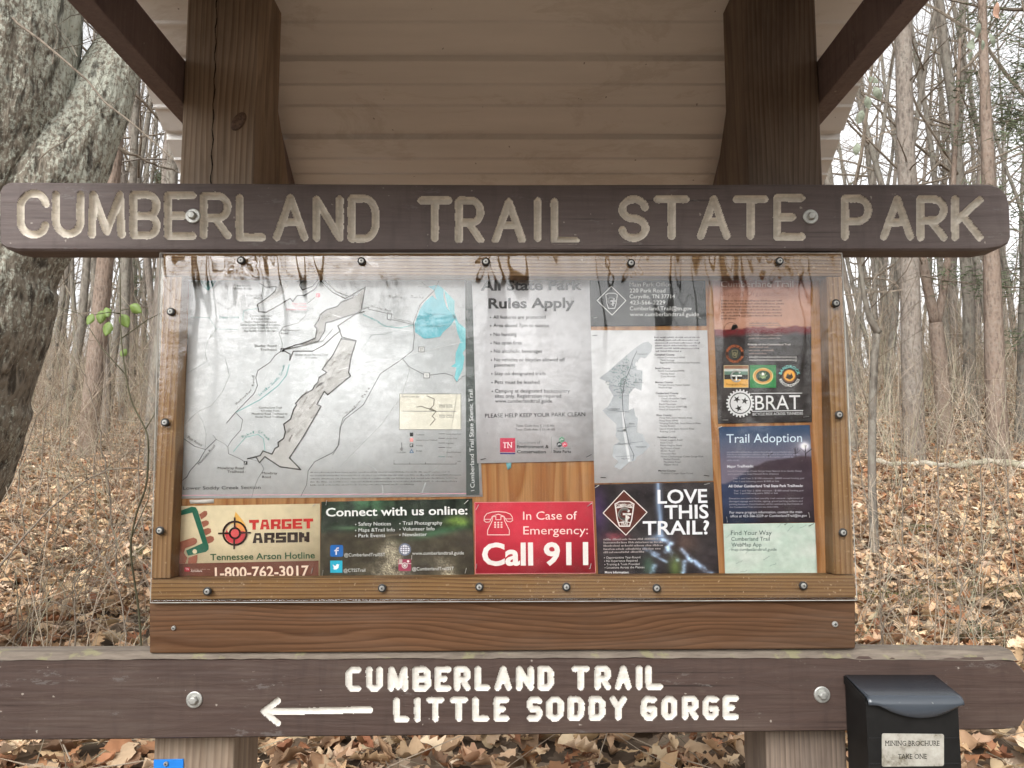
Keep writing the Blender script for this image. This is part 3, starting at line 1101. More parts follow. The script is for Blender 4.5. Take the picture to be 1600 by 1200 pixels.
def grab(ob):
    e = ob.evaluated_get(dg)
    me = e.to_mesh()
    V = np.array([v.co[:2] for v in me.vertices]) if len(me.vertices) else np.zeros((0, 2))
    Fs = [tuple(p.vertices) for p in me.polygons]
    e.to_mesh_clear()
    return V, Fs


GL = {k: grab(o) for k, o in fobs.items()}
wHH = np.ptp(grab(hh)[0][:, 0])
ADV = {ch: np.ptp(grab(o)[0][:, 0]) - wHH for ch, o in wobs.items()}
CAPH = np.ptp(GL[(0, 'H')][0][:, 1])
for o in tmp:
    c_ = o.data
    bpy.data.objects.remove(o)
    bpy.data.curves.remove(c_)

SERIF = {'M': ([.1, .9], [.1, .9]), 'I': ([.5], [.5]), 'N': ([.1, .9], [.12]), 'G': ([], []), 'B': ([.12], [.12]), 'R': ([.12], [.12, .92]), 'O': ([], []), 'C': ([], []),
         'H': ([.12, .88], [.12, .88]), 'U': ([.12, .88], []), 'E': ([.12], [.12]), 'T': ([], [.5]), 'A': ([], [.06, .94]), 'K': ([.12, .9], [.12, .92])}


class Ink:
    """printed matter of one notice, collected per part and colour in photo-pixel measure on the notice's plane"""

    def __init__(s, parent, y):
        s.parent, s.y, s.parts = parent, y, {}

    def mb(s, part):
        return s.parts.setdefault(part, [])

    def put(s, part, V, Fs, col, layer=1):
        s.mb(part).append((np.asarray(V, float), Fs, tuple(lin(col) / 0.97), layer))

    def text(s, t, x0, x1, yb, cap, col, wt=0, yb1=None, part='text', layer=2, serif=False):
        """text t from x0 to x1 on the baseline yb..yb1, capital height cap (all photo pixels)"""
        pen, Vs, Fs = 0.0, [], []
        for ch in t:
            if ch != ' ':
                V, F_ = GL.get((wt, ch), GL[(wt, '?')])
                n = sum(len(q) for q in Vs)
                Vs.append(V + np.array([pen, 0]))
                Fs += [tuple(i + n for i in f) for f in F_]
                if serif and ch in SERIF and len(V):
                    a, b = V[:, 0].min() + pen, V[:, 0].max() + pen
                    for yy, lst in ((CAPH, SERIF[ch][0]), (0, SERIF[ch][1])):
                        for fx in lst:
                            n = sum(len(q) for q in Vs)
                            xc = a + (b - a) * fx
                            Vs.append(np.array([(xc - .13, yy - .025), (xc + .13, yy - .025), (xc + .13, yy + .035), (xc - .13, yy + .035)]))
                            Fs.append((n, n + 1, n + 2, n + 3))
            pen += ADV.get(ch, 0.5)
        V = np.vstack(Vs)
        a, b = V[:, 0].min(), V[:, 0].max()
        yb1 = yb if yb1 is None else yb1
        Lp = math.hypot(x1 - x0, yb1 - yb)
        ux, uy = (x1 - x0) / Lp, (yb1 - yb) / Lp
        kx, ky = Lp / (b - a), cap / CAPH
        q = (V[:, 0] - a) * kx
        h_ = V[:, 1] * ky
        s.put(part, np.stack([x0 + q * ux + h_ * uy, yb + q * uy - h_ * ux], 1), Fs, col, layer)

    def arctext(s, t, cx, cy, r, a0, a1, cap, col, wt=0, part='text', layer=3, inward=False):
        """text round a circle, angles in degrees, 90 = top"""
        adv = [ADV.get(c, .5) for c in t]
        tot = sum(adv)
        pen = 0
        for c, ad in zip(t, adv):
            if c != ' ':
                V, F_ = GL[(wt, c)]
                am = math.radians(a0 + (a1 - a0) * (pen + ad / 2) / tot)
                k = cap / CAPH
                lx = (V[:, 0] - ad / 2) * k
                ly = V[:, 1] * k
                if inward:
                    tx, ty, nx, ny = -math.sin(am), -math.cos(am), -math.cos(am), math.sin(am)
                else:
                    tx, ty, nx, ny = math.sin(am), math.cos(am), math.cos(am), -math.sin(am)
                ox, oy = cx + r * math.cos(am), cy - r * math.sin(am)
                s.put(part, np.stack([ox + lx * tx + ly * nx, oy + lx * ty + ly * ny], 1), F_, col, layer)
            pen += ad

    def poly(s, pts, col, part='print', layer=1):
        tri = tessellate_polygon([[Vector((x, y, 0)) for x, y in pts]])
        s.put(part, pts, [tuple(t) for t in tri], col, layer)

    def rect(s, x0, y0, x1, y1, col, part='print', layer=1, dx=0, dy=0):
        s.put(part, [(x0, y0), (x1, y0 + dy), (x1 + dx, y1 + dy), (x0 + dx, y1)], [(0, 1, 2, 3)], col, layer)

    def line(s, pts, w, col, part='print', layer=1, closed=False):
        p = np.asarray(pts, float)
        if closed:
            p = np.vstack([p, p[:1]])
        V, Fs = [], []
        for i in range(len(p) - 1):
            d = p[i + 1] - p[i]
            L_ = np.linalg.norm(d) + 1e-9
            d /= L_
            nn = np.array([-d[1], d[0]]) * w / 2
            e = d * w * 0.3
            k = len(V)
            V += [p[i] - e + nn, p[i + 1] + e + nn, p[i + 1] + e - nn, p[i] - e - nn]
            Fs.append((k, k + 1, k + 2, k + 3))
        s.put(part, V, Fs, col, layer)

    def disc(s, cx, cy, r, col, part='print', layer=1, n=20, ry=None):
        ry = r if ry is None else ry
        s.put(part, [(cx + r * math.cos(2 * math.pi * i / n), cy + ry * math.sin(2 * math.pi * i / n)) for i in range(n)], [tuple(range(n))], col, layer)

    def ringc(s, cx, cy, r, w, col, part='print', layer=1, n=24, ry=None):
        ry = r if ry is None else ry
        s.line([(cx + r * math.cos(2 * math.pi * i / n), cy + ry * math.sin(2 * math.pi * i / n)) for i in range(n)], w, col, part, layer, closed=True)

    def greek(s, x0, x1, y, h, col, part='text', dy=0, layer=2):
        """a line of print too small to read in the photo: word-sized runs of short marks"""
        x = x0
        V, Fs = [], []
        while x < x1:
            wl = rng.uniform(4, 13)
            xe = min(x + wl, x1)
            k = x
            while k < xe:
                cw = rng.uniform(1.1, 2.2)
                hh_ = h * rng.choice((.65, .7, 1.0))
                n = len(V)
                yy = y + dy * (k - x0) / (x1 - x0)
                V += [(k, yy - hh_), (k + cw * .72, yy - hh_), (k + cw * .72, yy), (k, yy)]
                Fs.append((n, n + 1, n + 2, n + 3))
                k += cw + .25
            x = xe + 1.8
        s.put(part, V, Fs, col, layer)

    def staple(s, x, y, dx, dy, col=None):
        a, b = P(x, y, s.y - 0.0022), P(x + dx, y + dy, s.y - 0.0022)
        m_ = MB()
        m_.tube([(a[0], s.y + 0.0004, a[2]), a, b, (b[0], s.y + 0.0004, b[2])], 0.00055, 5)
        m_.build('staple', M['staple'] if col is None else col, s.parent)

    def done(s):
        for part, items in s.parts.items():
            mb_ = MB()
            for V, Fs, col, layer in items:
                W_ = PA(V, s.y)
                W_[:, 1] = s.y - 0.00035 * layer
                mb_.add(W_, Fs, 0, col)
            mb_.build(part, M['print'], s.parent)


def notice(name, label, quad, y, col=None, pic=None, nx=2, ny=2, cat='notice', group=None):
    """a sheet; pic(u, v) gives its printed picture as sRGB arrays"""
    c = P(*quad[3], y)
    t = thing(name, label, cat, c, group)
    u_, w_ = np.meshgrid(np.linspace(0, 1, nx), np.linspace(0, 1, ny))
    q = [np.array(k, float) for k in quad]
    pts = ((1 - u_)[..., None] * q[0] + u_[..., None] * q[1]) * (1 - w_)[..., None] + ((1 - u_)[..., None] * q[3] + u_[..., None] * q[2]) * w_[..., None]
    pts = pts.reshape(-1, 2)
    V = PA(pts, y)
    if pic is not None:
        c_ = lin(np.clip(pic(u_, w_), 0, 1)).reshape(-1, 3) / 0.97
    else:
        c_ = np.tile(lin(col) / 0.97, (len(V), 1))
    c_ = np.clip(c_, 0, 0.88)
    idx_ = np.arange(nx * ny).reshape(ny, nx)
    Fq_ = np.stack([idx_[:-1, :-1], idx_[1:, :-1], idx_[1:, 1:], idx_[:-1, 1:]], -1).reshape(-1, 4)
    sh = np_mesh('sheet', V, Fq_, M['paper'], t, col=c_)
    so = sh.modifiers.new('thickness', 'SOLIDIFY')
    so.thickness = 0.0006
    so.offset = -1
    return t, Ink(t, y)


PY = 1.4364
WHT = (212, 212, 212)

# --- the trail map
TM, ik = notice('trail_map', 'large white trail map with grey park outline and teal lake', [(286, 428), (738, 428), (754, 776), (274, 779)], PY, (218, 221, 223), cat='map')
za = lambda x, y: (270 + x / 3.158, 400 + y / 3.158)
zb = lambda x, y: (520 + x / 3.156, 400 + y / 3.156)
GR, DK, TEAL = (150, 152, 152), (84, 82, 80), (88, 178, 196)


def la(pts, w, col, layer=1, part='map_lines'):
    ik.line([za(*p) for p in pts], w, col, part, layer)


def lb2(pts, w, col, layer=1, part='map_lines'):
    ik.line([zb(*p) for p in pts], w, col, part, layer)


ik.line([(282, 774), (750, 771)], 1.0, (225, 170, 185), 'map_lines')
# park land: grey relief areas with dark outline
area1 = [(832, 408), (905, 420), (880, 500), (868, 575), (878, 592), (765, 685), (748, 668), (712, 732), (732, 742), (640, 900), (576, 996), (632, 1054), (530, 1040), (455, 990), (428, 1020), (412, 992), (370, 1000), (432, 985), (446, 962), (490, 978), (505, 950), (522, 940), (520, 920), (548, 900), (556, 868), (548, 830), (582, 805), (598, 755), (612, 735), (606, 728), (640, 688), (690, 660), (700, 640), (716, 625), (722, 600), (760, 575), (738, 560), (790, 490)]
ik.poly([za(*p) for p in area1], (186, 184, 181), 'park_area', 1)
for k in range(46):       # relief hatching of the printed hill shading
    yy = rng.uniform(430, 980)
    xx = 860 - (yy - 420) * 0.55 + rng.uniform(-70, 60)
    pp = za(xx, yy)
    if in_poly(np.array([[pp[0]]]), np.array([[pp[1]]]), [za(*p) for p in area1])[0, 0]:
        ik.line([pp, (pp[0] + rng.uniform(4, 9), pp[1] - rng.uniform(4, 12))], rng.uniform(1.5, 4), rng.choice([(168, 165, 162), (200, 198, 195), (158, 154, 150)]), 'park_area', 2)
la(area1 + area1[:1], 1.9, DK, 3, 'park_outline')
area2 = [(430, 135), (460, 155), (512, 152), (505, 175), (470, 205), (418, 240), (425, 275), (462, 278), (530, 240), (580, 210), (592, 225), (615, 195), (650, 195), (700, 165), (728, 122), (790, 180), (850, 210), (895, 192), (890, 205), (830, 228), (812, 250), (760, 265), (727, 290), (722, 312), (700, 345), (712, 360), (705, 405), (640, 432), (605, 440), (545, 462), (585, 455), (660, 440), (720, 420), (750, 370), (755, 330), (790, 322), (850, 300), (905, 285), (930, 270), (950, 155), (870, 200), (810, 178), (730, 105), (690, 150), (640, 168), (625, 145), (655, 100)]
ik.poly([za(*p) for p in [(430, 135), (460, 155), (512, 152), (505, 175), (470, 205), (418, 240), (450, 232), (540, 190), (570, 150), (540, 110), (480, 105), (440, 120)]], (190, 188, 186), 'park_area', 1)
ik.poly([za(*p) for p in [(905, 195), (950, 155), (930, 270), (905, 285), (850, 300), (790, 322), (755, 330), (750, 370), (720, 420), (660, 440), (605, 440), (640, 432), (705, 405), (712, 360), (700, 345), (722, 312), (727, 290), (760, 265), (812, 250), (830, 228)]], (158, 155, 151), 'park_area', 1)
la(area2, 1.8, DK, 3, 'park_outline')
la([(540, 462), (580, 485), (578, 515), (595, 470), (690, 470), (745, 440), (800, 390), (828, 370), (815, 345), (905, 285)], 1.6, DK, 3, 'park_outline')
la([(905, 285), (945, 275)], 1.8, DK, 3, 'park_outline')
la([(815, 345), (835, 400), (905, 418)], 1.8, DK, 3, 'park_outline')
la([(560, 462), (640, 445), (740, 420), (790, 360)], .9, (120, 118, 116), 4, 'park_outline')
# lake
lake1 = [(470, 150), (520, 142), (548, 165), (545, 200), (560, 250), (590, 290), (610, 300), (580, 345), (545, 375), (530, 398), (490, 405), (450, 408), (405, 375), (405, 330), (430, 262), (455, 225), (490, 195), (512, 215), (500, 170)]
lake2 = [(548, 165), (600, 220), (600, 280), (620, 330), (658, 360), (657, 450), (640, 480), (650, 500), (640, 560), (612, 620), (600, 600), (610, 550), (582, 545), (604, 530), (606, 480), (630, 420), (615, 380), (600, 310), (570, 260)]
ik.poly([zb(*p) for p in lake1], (110, 186, 200), 'lake', 1)
ik.poly([zb(*p) for p in lake2], (132, 200, 208), 'lake', 1)
# roads and creeks
la([(660, 290), (620, 330), (545, 350), (525, 380), (540, 430), (540, 465)], .9, GR)
la([(535, 470), (505, 490), (480, 525), (420, 565), (410, 600), (418, 640), (400, 680), (310, 772), (265, 825)], 1.1, (110, 110, 110))
la([(310, 772), (345, 808), (335, 860), (290, 910), (272, 940), (275, 975), (330, 1000), (360, 1018)], .9, (120, 120, 120))
la([(200, 885), (215, 905), (260, 930), (272, 945)], .9, GR)
la([(50, 898), (110, 940), (162, 955)], 1.2, (105, 105, 105))
la([(215, 905), (162, 955), (130, 1010), (85, 1060), (70, 1090), (38, 1115)], 1.2, (105, 105, 105))
la([(52, 838), (120, 770), (190, 740), (245, 670), (280, 590), (260, 510)], .7, (175, 178, 178))
la([(120, 770), (150, 820), (165, 880), (160, 950)], .7, (175, 178, 178))
la([(375, 1000), (430, 1015), (450, 1050), (420, 1100), (400, 1150), (390, 1190)], .8, GR)
la([(632, 1185), (660, 1130), (668, 1060), (700, 1015), (790, 970), (820, 930), (825, 850), (840, 800), (905, 745)], 1.1, (120, 122, 122))
la([(575, 535), (560, 590), (520, 640), (430, 710), (310, 772)], 1.0, (120, 190, 190))
la([(455, 960), (448, 900), (420, 880), (360, 895), (320, 940), (300, 965)], .9, (140, 196, 192))
la([(345, 320), (350, 270), (420, 258)], .7, (150, 196, 196))
la([(60, 300), (180, 305), (215, 360), (320, 362)], .7, (165, 190, 190))
la([(215, 360), (170, 420), (160, 480), (170, 520), (60, 585)], .7, (185, 190, 190))
lb2([(0, 980), (25, 940), (40, 840), (60, 805), (150, 735), (235, 580), (340, 510), (395, 465), (402, 400), (398, 330), (430, 240), (500, 170), (530, 110)], 1.1, (120, 122, 122))
lb2([(345, 505), (375, 545), (460, 590), (550, 578), (590, 590), (612, 622), (640, 595), (658, 588)], 1.0, (130, 132, 132))
lb2([(130, 268), (178, 252), (175, 262), (290, 288)], .9, (120, 120, 120))
lb2([(270, 278), (292, 285), (285, 318), (268, 310), (270, 278)], .9, (120, 120, 120))
lb2([(285, 312), (395, 338)], .8, (120, 120, 120))
lb2([(150, 290), (220, 320), (250, 345), (330, 355), (398, 340), (520, 348), (600, 335)], .8, (120, 190, 190))
lb2([(35, 1040), (240, 830), (340, 690), (380, 560), (345, 510)], .8, (185, 188, 188))
lb2([(330, 360), (260, 385), (190, 390), (160, 440)], .7, (180, 190, 190))
lb2([(30, 105), (60, 128), (90, 125)], .7, GR)
lb2([(440, 130), (470, 155), (420, 150)], .7, GR)
lb2([(440, 1170), (470, 1080), (560, 1000), (620, 640)], .7, (195, 198, 198))
lb2([(130, 1010), (200, 1040), (240, 1090), (250, 1190)], .7, (195, 198, 198))
# inset box, legend
ik.poly([zb(330, 680), zb(632, 680), zb(632, 856), zb(328, 856)], (224, 220, 205), 'inset', 1)
ik.line([zb(330, 680), zb(632, 680), zb(632, 856), zb(328, 856)], .8, (130, 128, 120), 'inset', 2, closed=True)
lb2([(345, 765), (608, 766)], .7, (120, 120, 120), 3, 'inset')
for pts in ([(465, 690), (500, 705), (498, 735), (478, 758), (510, 766), (490, 790), (505, 805), (480, 835)], [(415, 745), (440, 742), (460, 750), (490, 755), (510, 766)]):
    lb2(pts, 1.2, (140, 136, 124), 3, 'inset')
for t, x0, x1, yb in (('Soddy Creek Site', 342, 428, 697), ('Upper Soddy', 526, 590, 738), ('Creek Section', 526, 592, 747), ('Lower Soddy', 526, 590, 788), ('Creek Section', 526, 592, 797)):
    a, b = zb(x0, yb), zb(x1, yb)
    ik.text(t, a[0], b[0], a[1], 2.2, (90, 90, 88), part='inset', layer=4)
for yy, colr in ((880, (40, 40, 40)), (907, (226, 150, 145)), (934, (30, 30, 30))):
    a = zb(380, yy - 9)
    b = zb(397, yy + 9)
    ik.rect(a[0], a[1], b[0], b[1], colr, 'legend', 1)
ik.text('P', *[zb(384, 0)[0], zb(393, 0)[0]], zb(0, 939)[1], 3.6, (235, 235, 235), 1, part='legend', layer=2)
ik.line([zb(388, 954), zb(398, 970), zb(380, 970)], .9, (60, 110, 150), 'legend', 2, closed=True)
for t, x0, x1, yb in (('Trailhead', 412, 450, 884), ('Limited Access Trailhead', 412, 515, 911), ('Parking', 412, 443, 938), ('Bridge', 412, 440, 964), ('Cumberland Trail', 560, 630, 881), ('Access Trail', 560, 612, 903), ('Highway', 560, 596, 926), ('Street', 560, 586, 948), ('Gravel/Dirt Road', 560, 630, 971), ('Creeks', 560, 590, 993)):
    a, b = zb(x0, yb), zb(x1, yb)
    ik.text(t, a[0], b[0], a[1], 2.1, (100, 100, 100), part='legend', layer=2)
for yy, colr in ((877, (120, 120, 120)), (899, (70, 70, 70)), (922, (120, 120, 120)), (944, (70, 70, 70)), (966, (190, 190, 190)), (990, (110, 150, 150))):
    lb2([(522, yy), (553, yy)], .8, colr, 2, 'legend')
lb2([(302, 1026), (608, 1026)], .8, (110, 110, 110), 2, 'legend')
for xx in (302, 380, 457, 608):
    lb2([(xx, 1018), (xx, 1027)], .8, (110, 110, 110), 2, 'legend')
lb2([(340, 920), (340, 958)], .8, (90, 90, 90), 2, 'legend')
ik.ringc(*zb(340, 952), 2, .6, (90, 90, 90), 'legend', 2, 10)
ik.text('1:53,000', zb(317, 0)[0], zb(360, 0)[0], zb(0, 972)[1], 2.0, (110, 110, 110), part='legend', layer=2)
ik.text('0', zb(300, 0)[0], zb(305, 0)[0], zb(0, 1013)[1], 2.0, (110, 110, 110), part='legend', layer=2)
ik.text('Miles', zb(615, 0)[0], zb(632, 0)[0], zb(0, 1016)[1], 2.0, (110, 110, 110), part='legend', layer=2)
# place names
for t, x0, x1, y0, y1, cap, colr in (
        ('Sluder Road', 404, 512, 449, 449, 3.6, DK), ('Trailhead', 432, 512, 468, 468, 3.6, DK), ('Sluder Road Access Trail', 605, 765, 492, 492, 3.0, DK), ('0.4 miles', 656, 714, 507, 507, 3.0, DK),
        ('Cumberland Trail', 380, 490, 300, 300, 2.9, DK), ('3.3 miles from', 388, 482, 315, 315, 2.9, DK), ('Sluder Road Trailhead to', 355, 512, 330, 330, 2.9, DK), ('Deep Creek Bridge & 5.6 miles', 335, 530, 344, 344, 2.9, DK), ('from Deep Creek Bridge to', 345, 518, 359, 359, 2.9, DK), ('Big Soddy Creek Bridge', 353, 508, 374, 374, 2.9, DK),
        ('Cumberland Trail', 426, 538, 753, 753, 2.9, DK), ('4.9 miles from', 435, 526, 768, 768, 2.9, DK), ('Mowbray Road Trailhead to', 391, 566, 783, 783, 2.9, DK), ('Sluder Road Trailhead', 408, 550, 798, 798, 2.9, DK),
        ('Mowbray Road', 223, 352, 1052, 1052, 3.8, DK), ('Trailhead', 270, 350, 1070, 1070, 3.8, DK), ('Mowbray', 442, 516, 1077, 1077, 3.8, DK), ('Road', 442, 484, 1096, 1096, 3.8, DK),
        ('Lower Soddy Creek Section', 52, 434, 1153, 1149, 5.0, (74, 74, 74)),
        ('Deep Creek', 230, 330, 308, 307, 3.6, (70, 140, 140)), ('Old Hotwater', 535, 624, 371, 371, 3.0, DK), ('Road', 535, 570, 386, 386, 3.0, DK),
        ('Big Soddy', 317, 385, 151, 151, 3.0, (120, 120, 120)), ('Creek Bridge', 303, 392, 166, 166, 3.0, (120, 120, 120)), ('Deep Creek', 364, 440, 199, 199, 3.0, (120, 120, 120)), ('Bridge', 400, 445, 213, 213, 3.0, (120, 120, 120)),
        ('Deep Creek', 590, 660, 240, 240, 3.0, (225, 140, 150)), ('Trailhead', 600, 660, 254, 254, 3.0, (225, 140, 150)), ('Limited Access', 560, 660, 268, 268, 3.0, (225, 140, 150)),
        ('Poe Road', 72, 140, 898, 940, 4.0, DK), ('Montlake Road', 132, 212, 1032, 938, 4.0, DK)):
    a, b = za(x0, y0), za(x1, y1)
    ik.text(t, a[0], b[0], a[1], cap, colr, 0, b[1], part='place_names', layer=3)


def along(t, pts, cap, colr, f=za, wt=0):
    """widely spaced letters following a curve"""
    p = np.array([f(*q) for q in pts])
    seg = np.r_[0, np.cumsum(np.hypot(*np.diff(p, axis=0).T))]
    for i, ch in enumerate(t):
        if ch == ' ':
            continue
        s_ = seg[-1] * i / max(1, len(t) - 1)
        x, y = np.interp(s_, seg, p[:, 0]), np.interp(s_, seg, p[:, 1])
        x2, y2 = np.interp(s_ + 1, seg, p[:, 0]), np.interp(s_ + 1, seg, p[:, 1])
        x1_, y1_ = np.interp(s_ - 1, seg, p[:, 0]), np.interp(s_ - 1, seg, p[:, 1])
        L_ = math.hypot(x2 - x1_, y2 - y1_) + 1e-9
        w_ = cap * 0.72 * (0.5 if ch in 'il' else 1)
        dx, dy = (x2 - x1_) / L_ * w_, (y2 - y1_) / L_ * w_
        ik.text(ch, x, x + dx, y, cap * (1 if ch.isupper() or ch in 'tldkb' else .75), colr, wt, y + dy, part='place_names', layer=3)


along('Hotwater Road', [(316, 735), (380, 675), (402, 645), (403, 600)], 4.0, DK)
along('Little Soddy Creek', [(430, 690), (490, 640), (535, 595), (552, 548)], 4.0, (80, 160, 160))
along('Mckel Creek', [(345, 900), (390, 876), (440, 874), (466, 905)], 4.0, (80, 160, 150))
along('Dayton Pike', [(72, 783), (125, 735), (160, 690), (178, 660)], 4.4, DK, zb)
along('Hotwater Road', [(188, 250), (278, 275)], 3.0, DK, zb)
along('Thrasher Pike', [(298, 310), (385, 328)], 2.6, (120, 120, 120), zb)
along('Little Soddy Creek', [(150, 292), (210, 325), (262, 350), (330, 358)], 3.2, (80, 150, 150), zb)
along('Soddy - Daisy', [(278, 208), (440, 208)], 4.4, (150, 150, 150), zb)
along('Chickamauga', [(465, 290), (550, 290)], 3.0, (70, 130, 150), zb)
for cx_, cy_, t in ((437, 461, '27'), (463, 589, '153')):
    a = zb(cx_ - 14, cy_ - 12)
    b = zb(cx_ + 14, cy_ + 12)
    ik.rect(a[0], a[1], b[0], b[1], (238, 238, 236), 'road_shield', 2)
    ik.line([(a[0], a[1]), (b[0], a[1]), (b[0], b[1]), (a[0], b[1])], .8, (120, 120, 120), 'road_shield', 3, closed=True)
    ik.text(t, a[0] + 2, b[0] - 2, b[1] - 2, 3.4, (90, 90, 90), part='road_shield', layer=4)
for q in (za(541, 464), za(360, 1021)):
    ik.rect(q[0] - 2.8, q[1] - 2.8, q[0] + 2.8, q[1] + 2.8, (40, 40, 40), 'trailhead_mark', 3)
    ik.line([(q[0] + .3, q[1] - 1.8), (q[0] - .6, q[1] + .2), (q[0] - 1.2, q[1] + 2)], .8, (235, 235, 235), 'trailhead_mark', 4)
q = za(717, 194)
ik.rect(q[0] - 3, q[1] - 3, q[0] + 3, q[1] + 3, (228, 120, 130), 'trailhead_mark', 3)
ik.line([(q[0] + .3, q[1] - 1.8), (q[0] - .6, q[1] + .2), (q[0] - 1.2, q[1] + 2)], .8, (245, 230, 230), 'trailhead_mark', 4)
la([(700, 205), (662, 236)], .8, (110, 110, 110))
# shield emblem, top left
sh_ = [(136, 100), (212, 100), (213, 130), (200, 152), (174, 172), (150, 152), (137, 130)]
ik.poly([za(*p) for p in sh_], (92, 138, 138), 'shield_emblem', 2)
ik.poly([za(*p) for p in [(140, 125), (155, 112), (168, 128), (180, 114), (208, 132), (196, 148), (154, 148)]], (66, 112, 104), 'shield_emblem', 3)
for i in range(5):
    yy = 1071 + i * 15.5
    a, b = za(678, yy), zb((572, 628, 610, 612, 400)[i], yy - 4)
    ik.greek(a[0], b[0], a[1], 2.0, (128, 128, 128), 'fine_print', dy=b[1] - a[1])
for pts in ([(30, 560), (320, 500), (640, 425)], [(30, 610), (350, 510)], [(0, 290), (180, 345), (380, 370)]):
    lb2(pts, .6, (245, 246, 247), 2, 'crease')
# dark title strip
a = [(728, 430), (735, 430), (749.5, 773), (728.5, 773.5)]
ik.poly([(727, 430), (737, 430), (749.5, 773), (728.5, 773.5)], (78, 84, 82), 'title_strip', 2)
ik.text('Cumberland Trail State Scenic Trail', 741.5, 738.5, 762, 6.4, (226, 228, 228), 0, 609, part='title_strip', layer=4)
ik.line([(736, 767), (741, 766)], .8, (220, 220, 220), 'title_strip', 4)
ik.done()

# --- rules
RULES, ik = notice('rules_notice', 'white notice headed All State Park Rules Apply', [(737.5, 430), (921, 430), (928, 720), (745.5, 724)], PY - 0.0016, (208, 207, 210))
K1 = (62, 62, 64)
zr = lambda x, y: (730 + x / 3.157, 400 + y / 3.157)
for t, x0, x1, y, y1 in (('All State Park', 67, 566, 170, 166), ('Rules Apply', 105, 530, 258, 254)):
    a, b = zr(x0, y), zr(x1, y1)
    ik.text(t, a[0], b[0], a[1], 15, (80, 80, 82), 2, b[1], part='heading')
for t, x0, x1, yb in (('All features are protected', 128, 387, 310), ('Area closed 7pm to sunrise', 129, 404, 351), ('No hunting', 130, 243, 395), ('No open fires', 131, 268, 437), ('No alcoholic beverages', 132, 369, 478),
                      ('No vehicles or bicycles allowed off', 133, 482, 520), ('pavement', 134, 236, 546), ('Stay on designated trails', 135, 387, 588), ('Pets must be leashed', 136, 356, 631), ('Camping at designated backcountry', 137, 506, 674), ('sites only. Registration required:', 137, 468, 699), ('www.cumberlandtrail.guide', 138, 419, 724)):
    a, b = zr(x0, yb), zr(x1, yb)
    ik.text(t, a[0], b[0], a[1], 5.6, K1, part='body_text')
    if t not in ('pavement', 'sites only. Registration required:', 'www.cumberlandtrail.guide'):
        ik.disc(a[0] - 4.2, a[1] - 2, 1.0, K1, 'body_text', 2, 8)
a, b = zr(88, 798), zr(582, 790)
ik.text('PLEASE HELP KEEP YOUR PARK CLEAN', a[0], b[0], a[1], 6.2, K1, 0, b[1], part='body_text')
for t, x0, x1, yb in (('Tenn. Code Ann. § 11-3-101', 241, 428, 843), ('Tenn. Code Ann. § 11-14-101', 238, 432, 861)):
    a, b = zr(x0, yb), zr(x1, yb)
    ik.text(t, a[0], b[0], a[1], 3.6, (100, 100, 102), part='body_text')
a, b = zr(162, 898), zr(237, 968)
ik.rect(a[0], a[1], b[0], b[1], (190, 58, 82), 'department_logo', 1)
ik.rect(a[0], b[1] + 1, b[0], b[1] + 3, (60, 60, 120), 'department_logo', 1)
ik.text('TN', a[0] + 4.5, b[0] - 4.5, b[1] - 7, 8.2, (242, 232, 234), 0, part='department_logo', layer=2, serif=True)
for t, x0, x1, yb, cap, w_, colr in (('Department of', 246, 360, 926, 4.4, 0, (130, 130, 132)), ('Environment &', 246, 402, 948, 5.0, 1, K1), ('Conservation', 246, 388, 973, 5.0, 1, K1)):
    a, b = zr(x0, yb), zr(x1, yb)
    ik.text(t, a[0], b[0], a[1], cap, colr, w_, part='department_logo')
ik.line([zr(415, 893), zr(415, 970)], .7, (150, 150, 150), 'park_logo')


def hexa(cx, cy, r, colr, part, layer=2):
    ik.poly([(cx + r * math.cos(math.radians(30 + 60 * i)), cy + r * math.sin(math.radians(30 + 60 * i))) for i in range(6)], colr, part, layer)


for (x, y), colr in ((zr(467, 906), (90, 140, 110)), (zr(454, 930), (50, 56, 60)), (zr(481, 930), (206, 82, 100))):
    hexa(x, y, 4.6, colr, 'park_logo')
    ik.line([(x - 2.5, y + 1.5), (x - .4, y - 1.6), (x + 1, y), (x + 2.4, y - 1)], .8, (235, 235, 235), 'park_logo', 3)
a, b = zr(426, 953), zr(512, 953)
ik.text('TENNESSEE', a[0], b[0], a[1], 1.9, (120, 120, 122), part='park_logo')
a, b = zr(425, 971), zr(512, 971)
ik.text('State Parks', a[0], b[0], a[1], 4.2, K1, 1, part='park_logo')
dks = M['black']
ik.staple(*zr(66, 1005), 8, -2, dks)
ik.staple(*zr(588, 992), 8, -4, dks)
ik.done()

# --- office card
zo = lambda x, y: (900 + x / 3.157, 400 + y / 3.157)


def photo_dark(u_, v_):
    n = fbm(u_ * 9, v_ * 5, 77)
    g = 0.22 + 0.22 * (n - .45)
    return np.stack([g * .98, g, g * 1.0], -1)


OFF, ik = notice('office_card', 'dark grey card with park office address and white diamond emblem', [(920.5, 428), (1102, 428), (1104, 509), (922, 510)], PY - 0.0002, pic=photo_dark, nx=60, ny=30, cat='card')
LT = (216, 216, 214)
ik.line([zo(174, 150), zo(246, 220), zo(178, 292), zo(104, 220)], 1.1, LT, 'diamond_emblem', 2, closed=True)


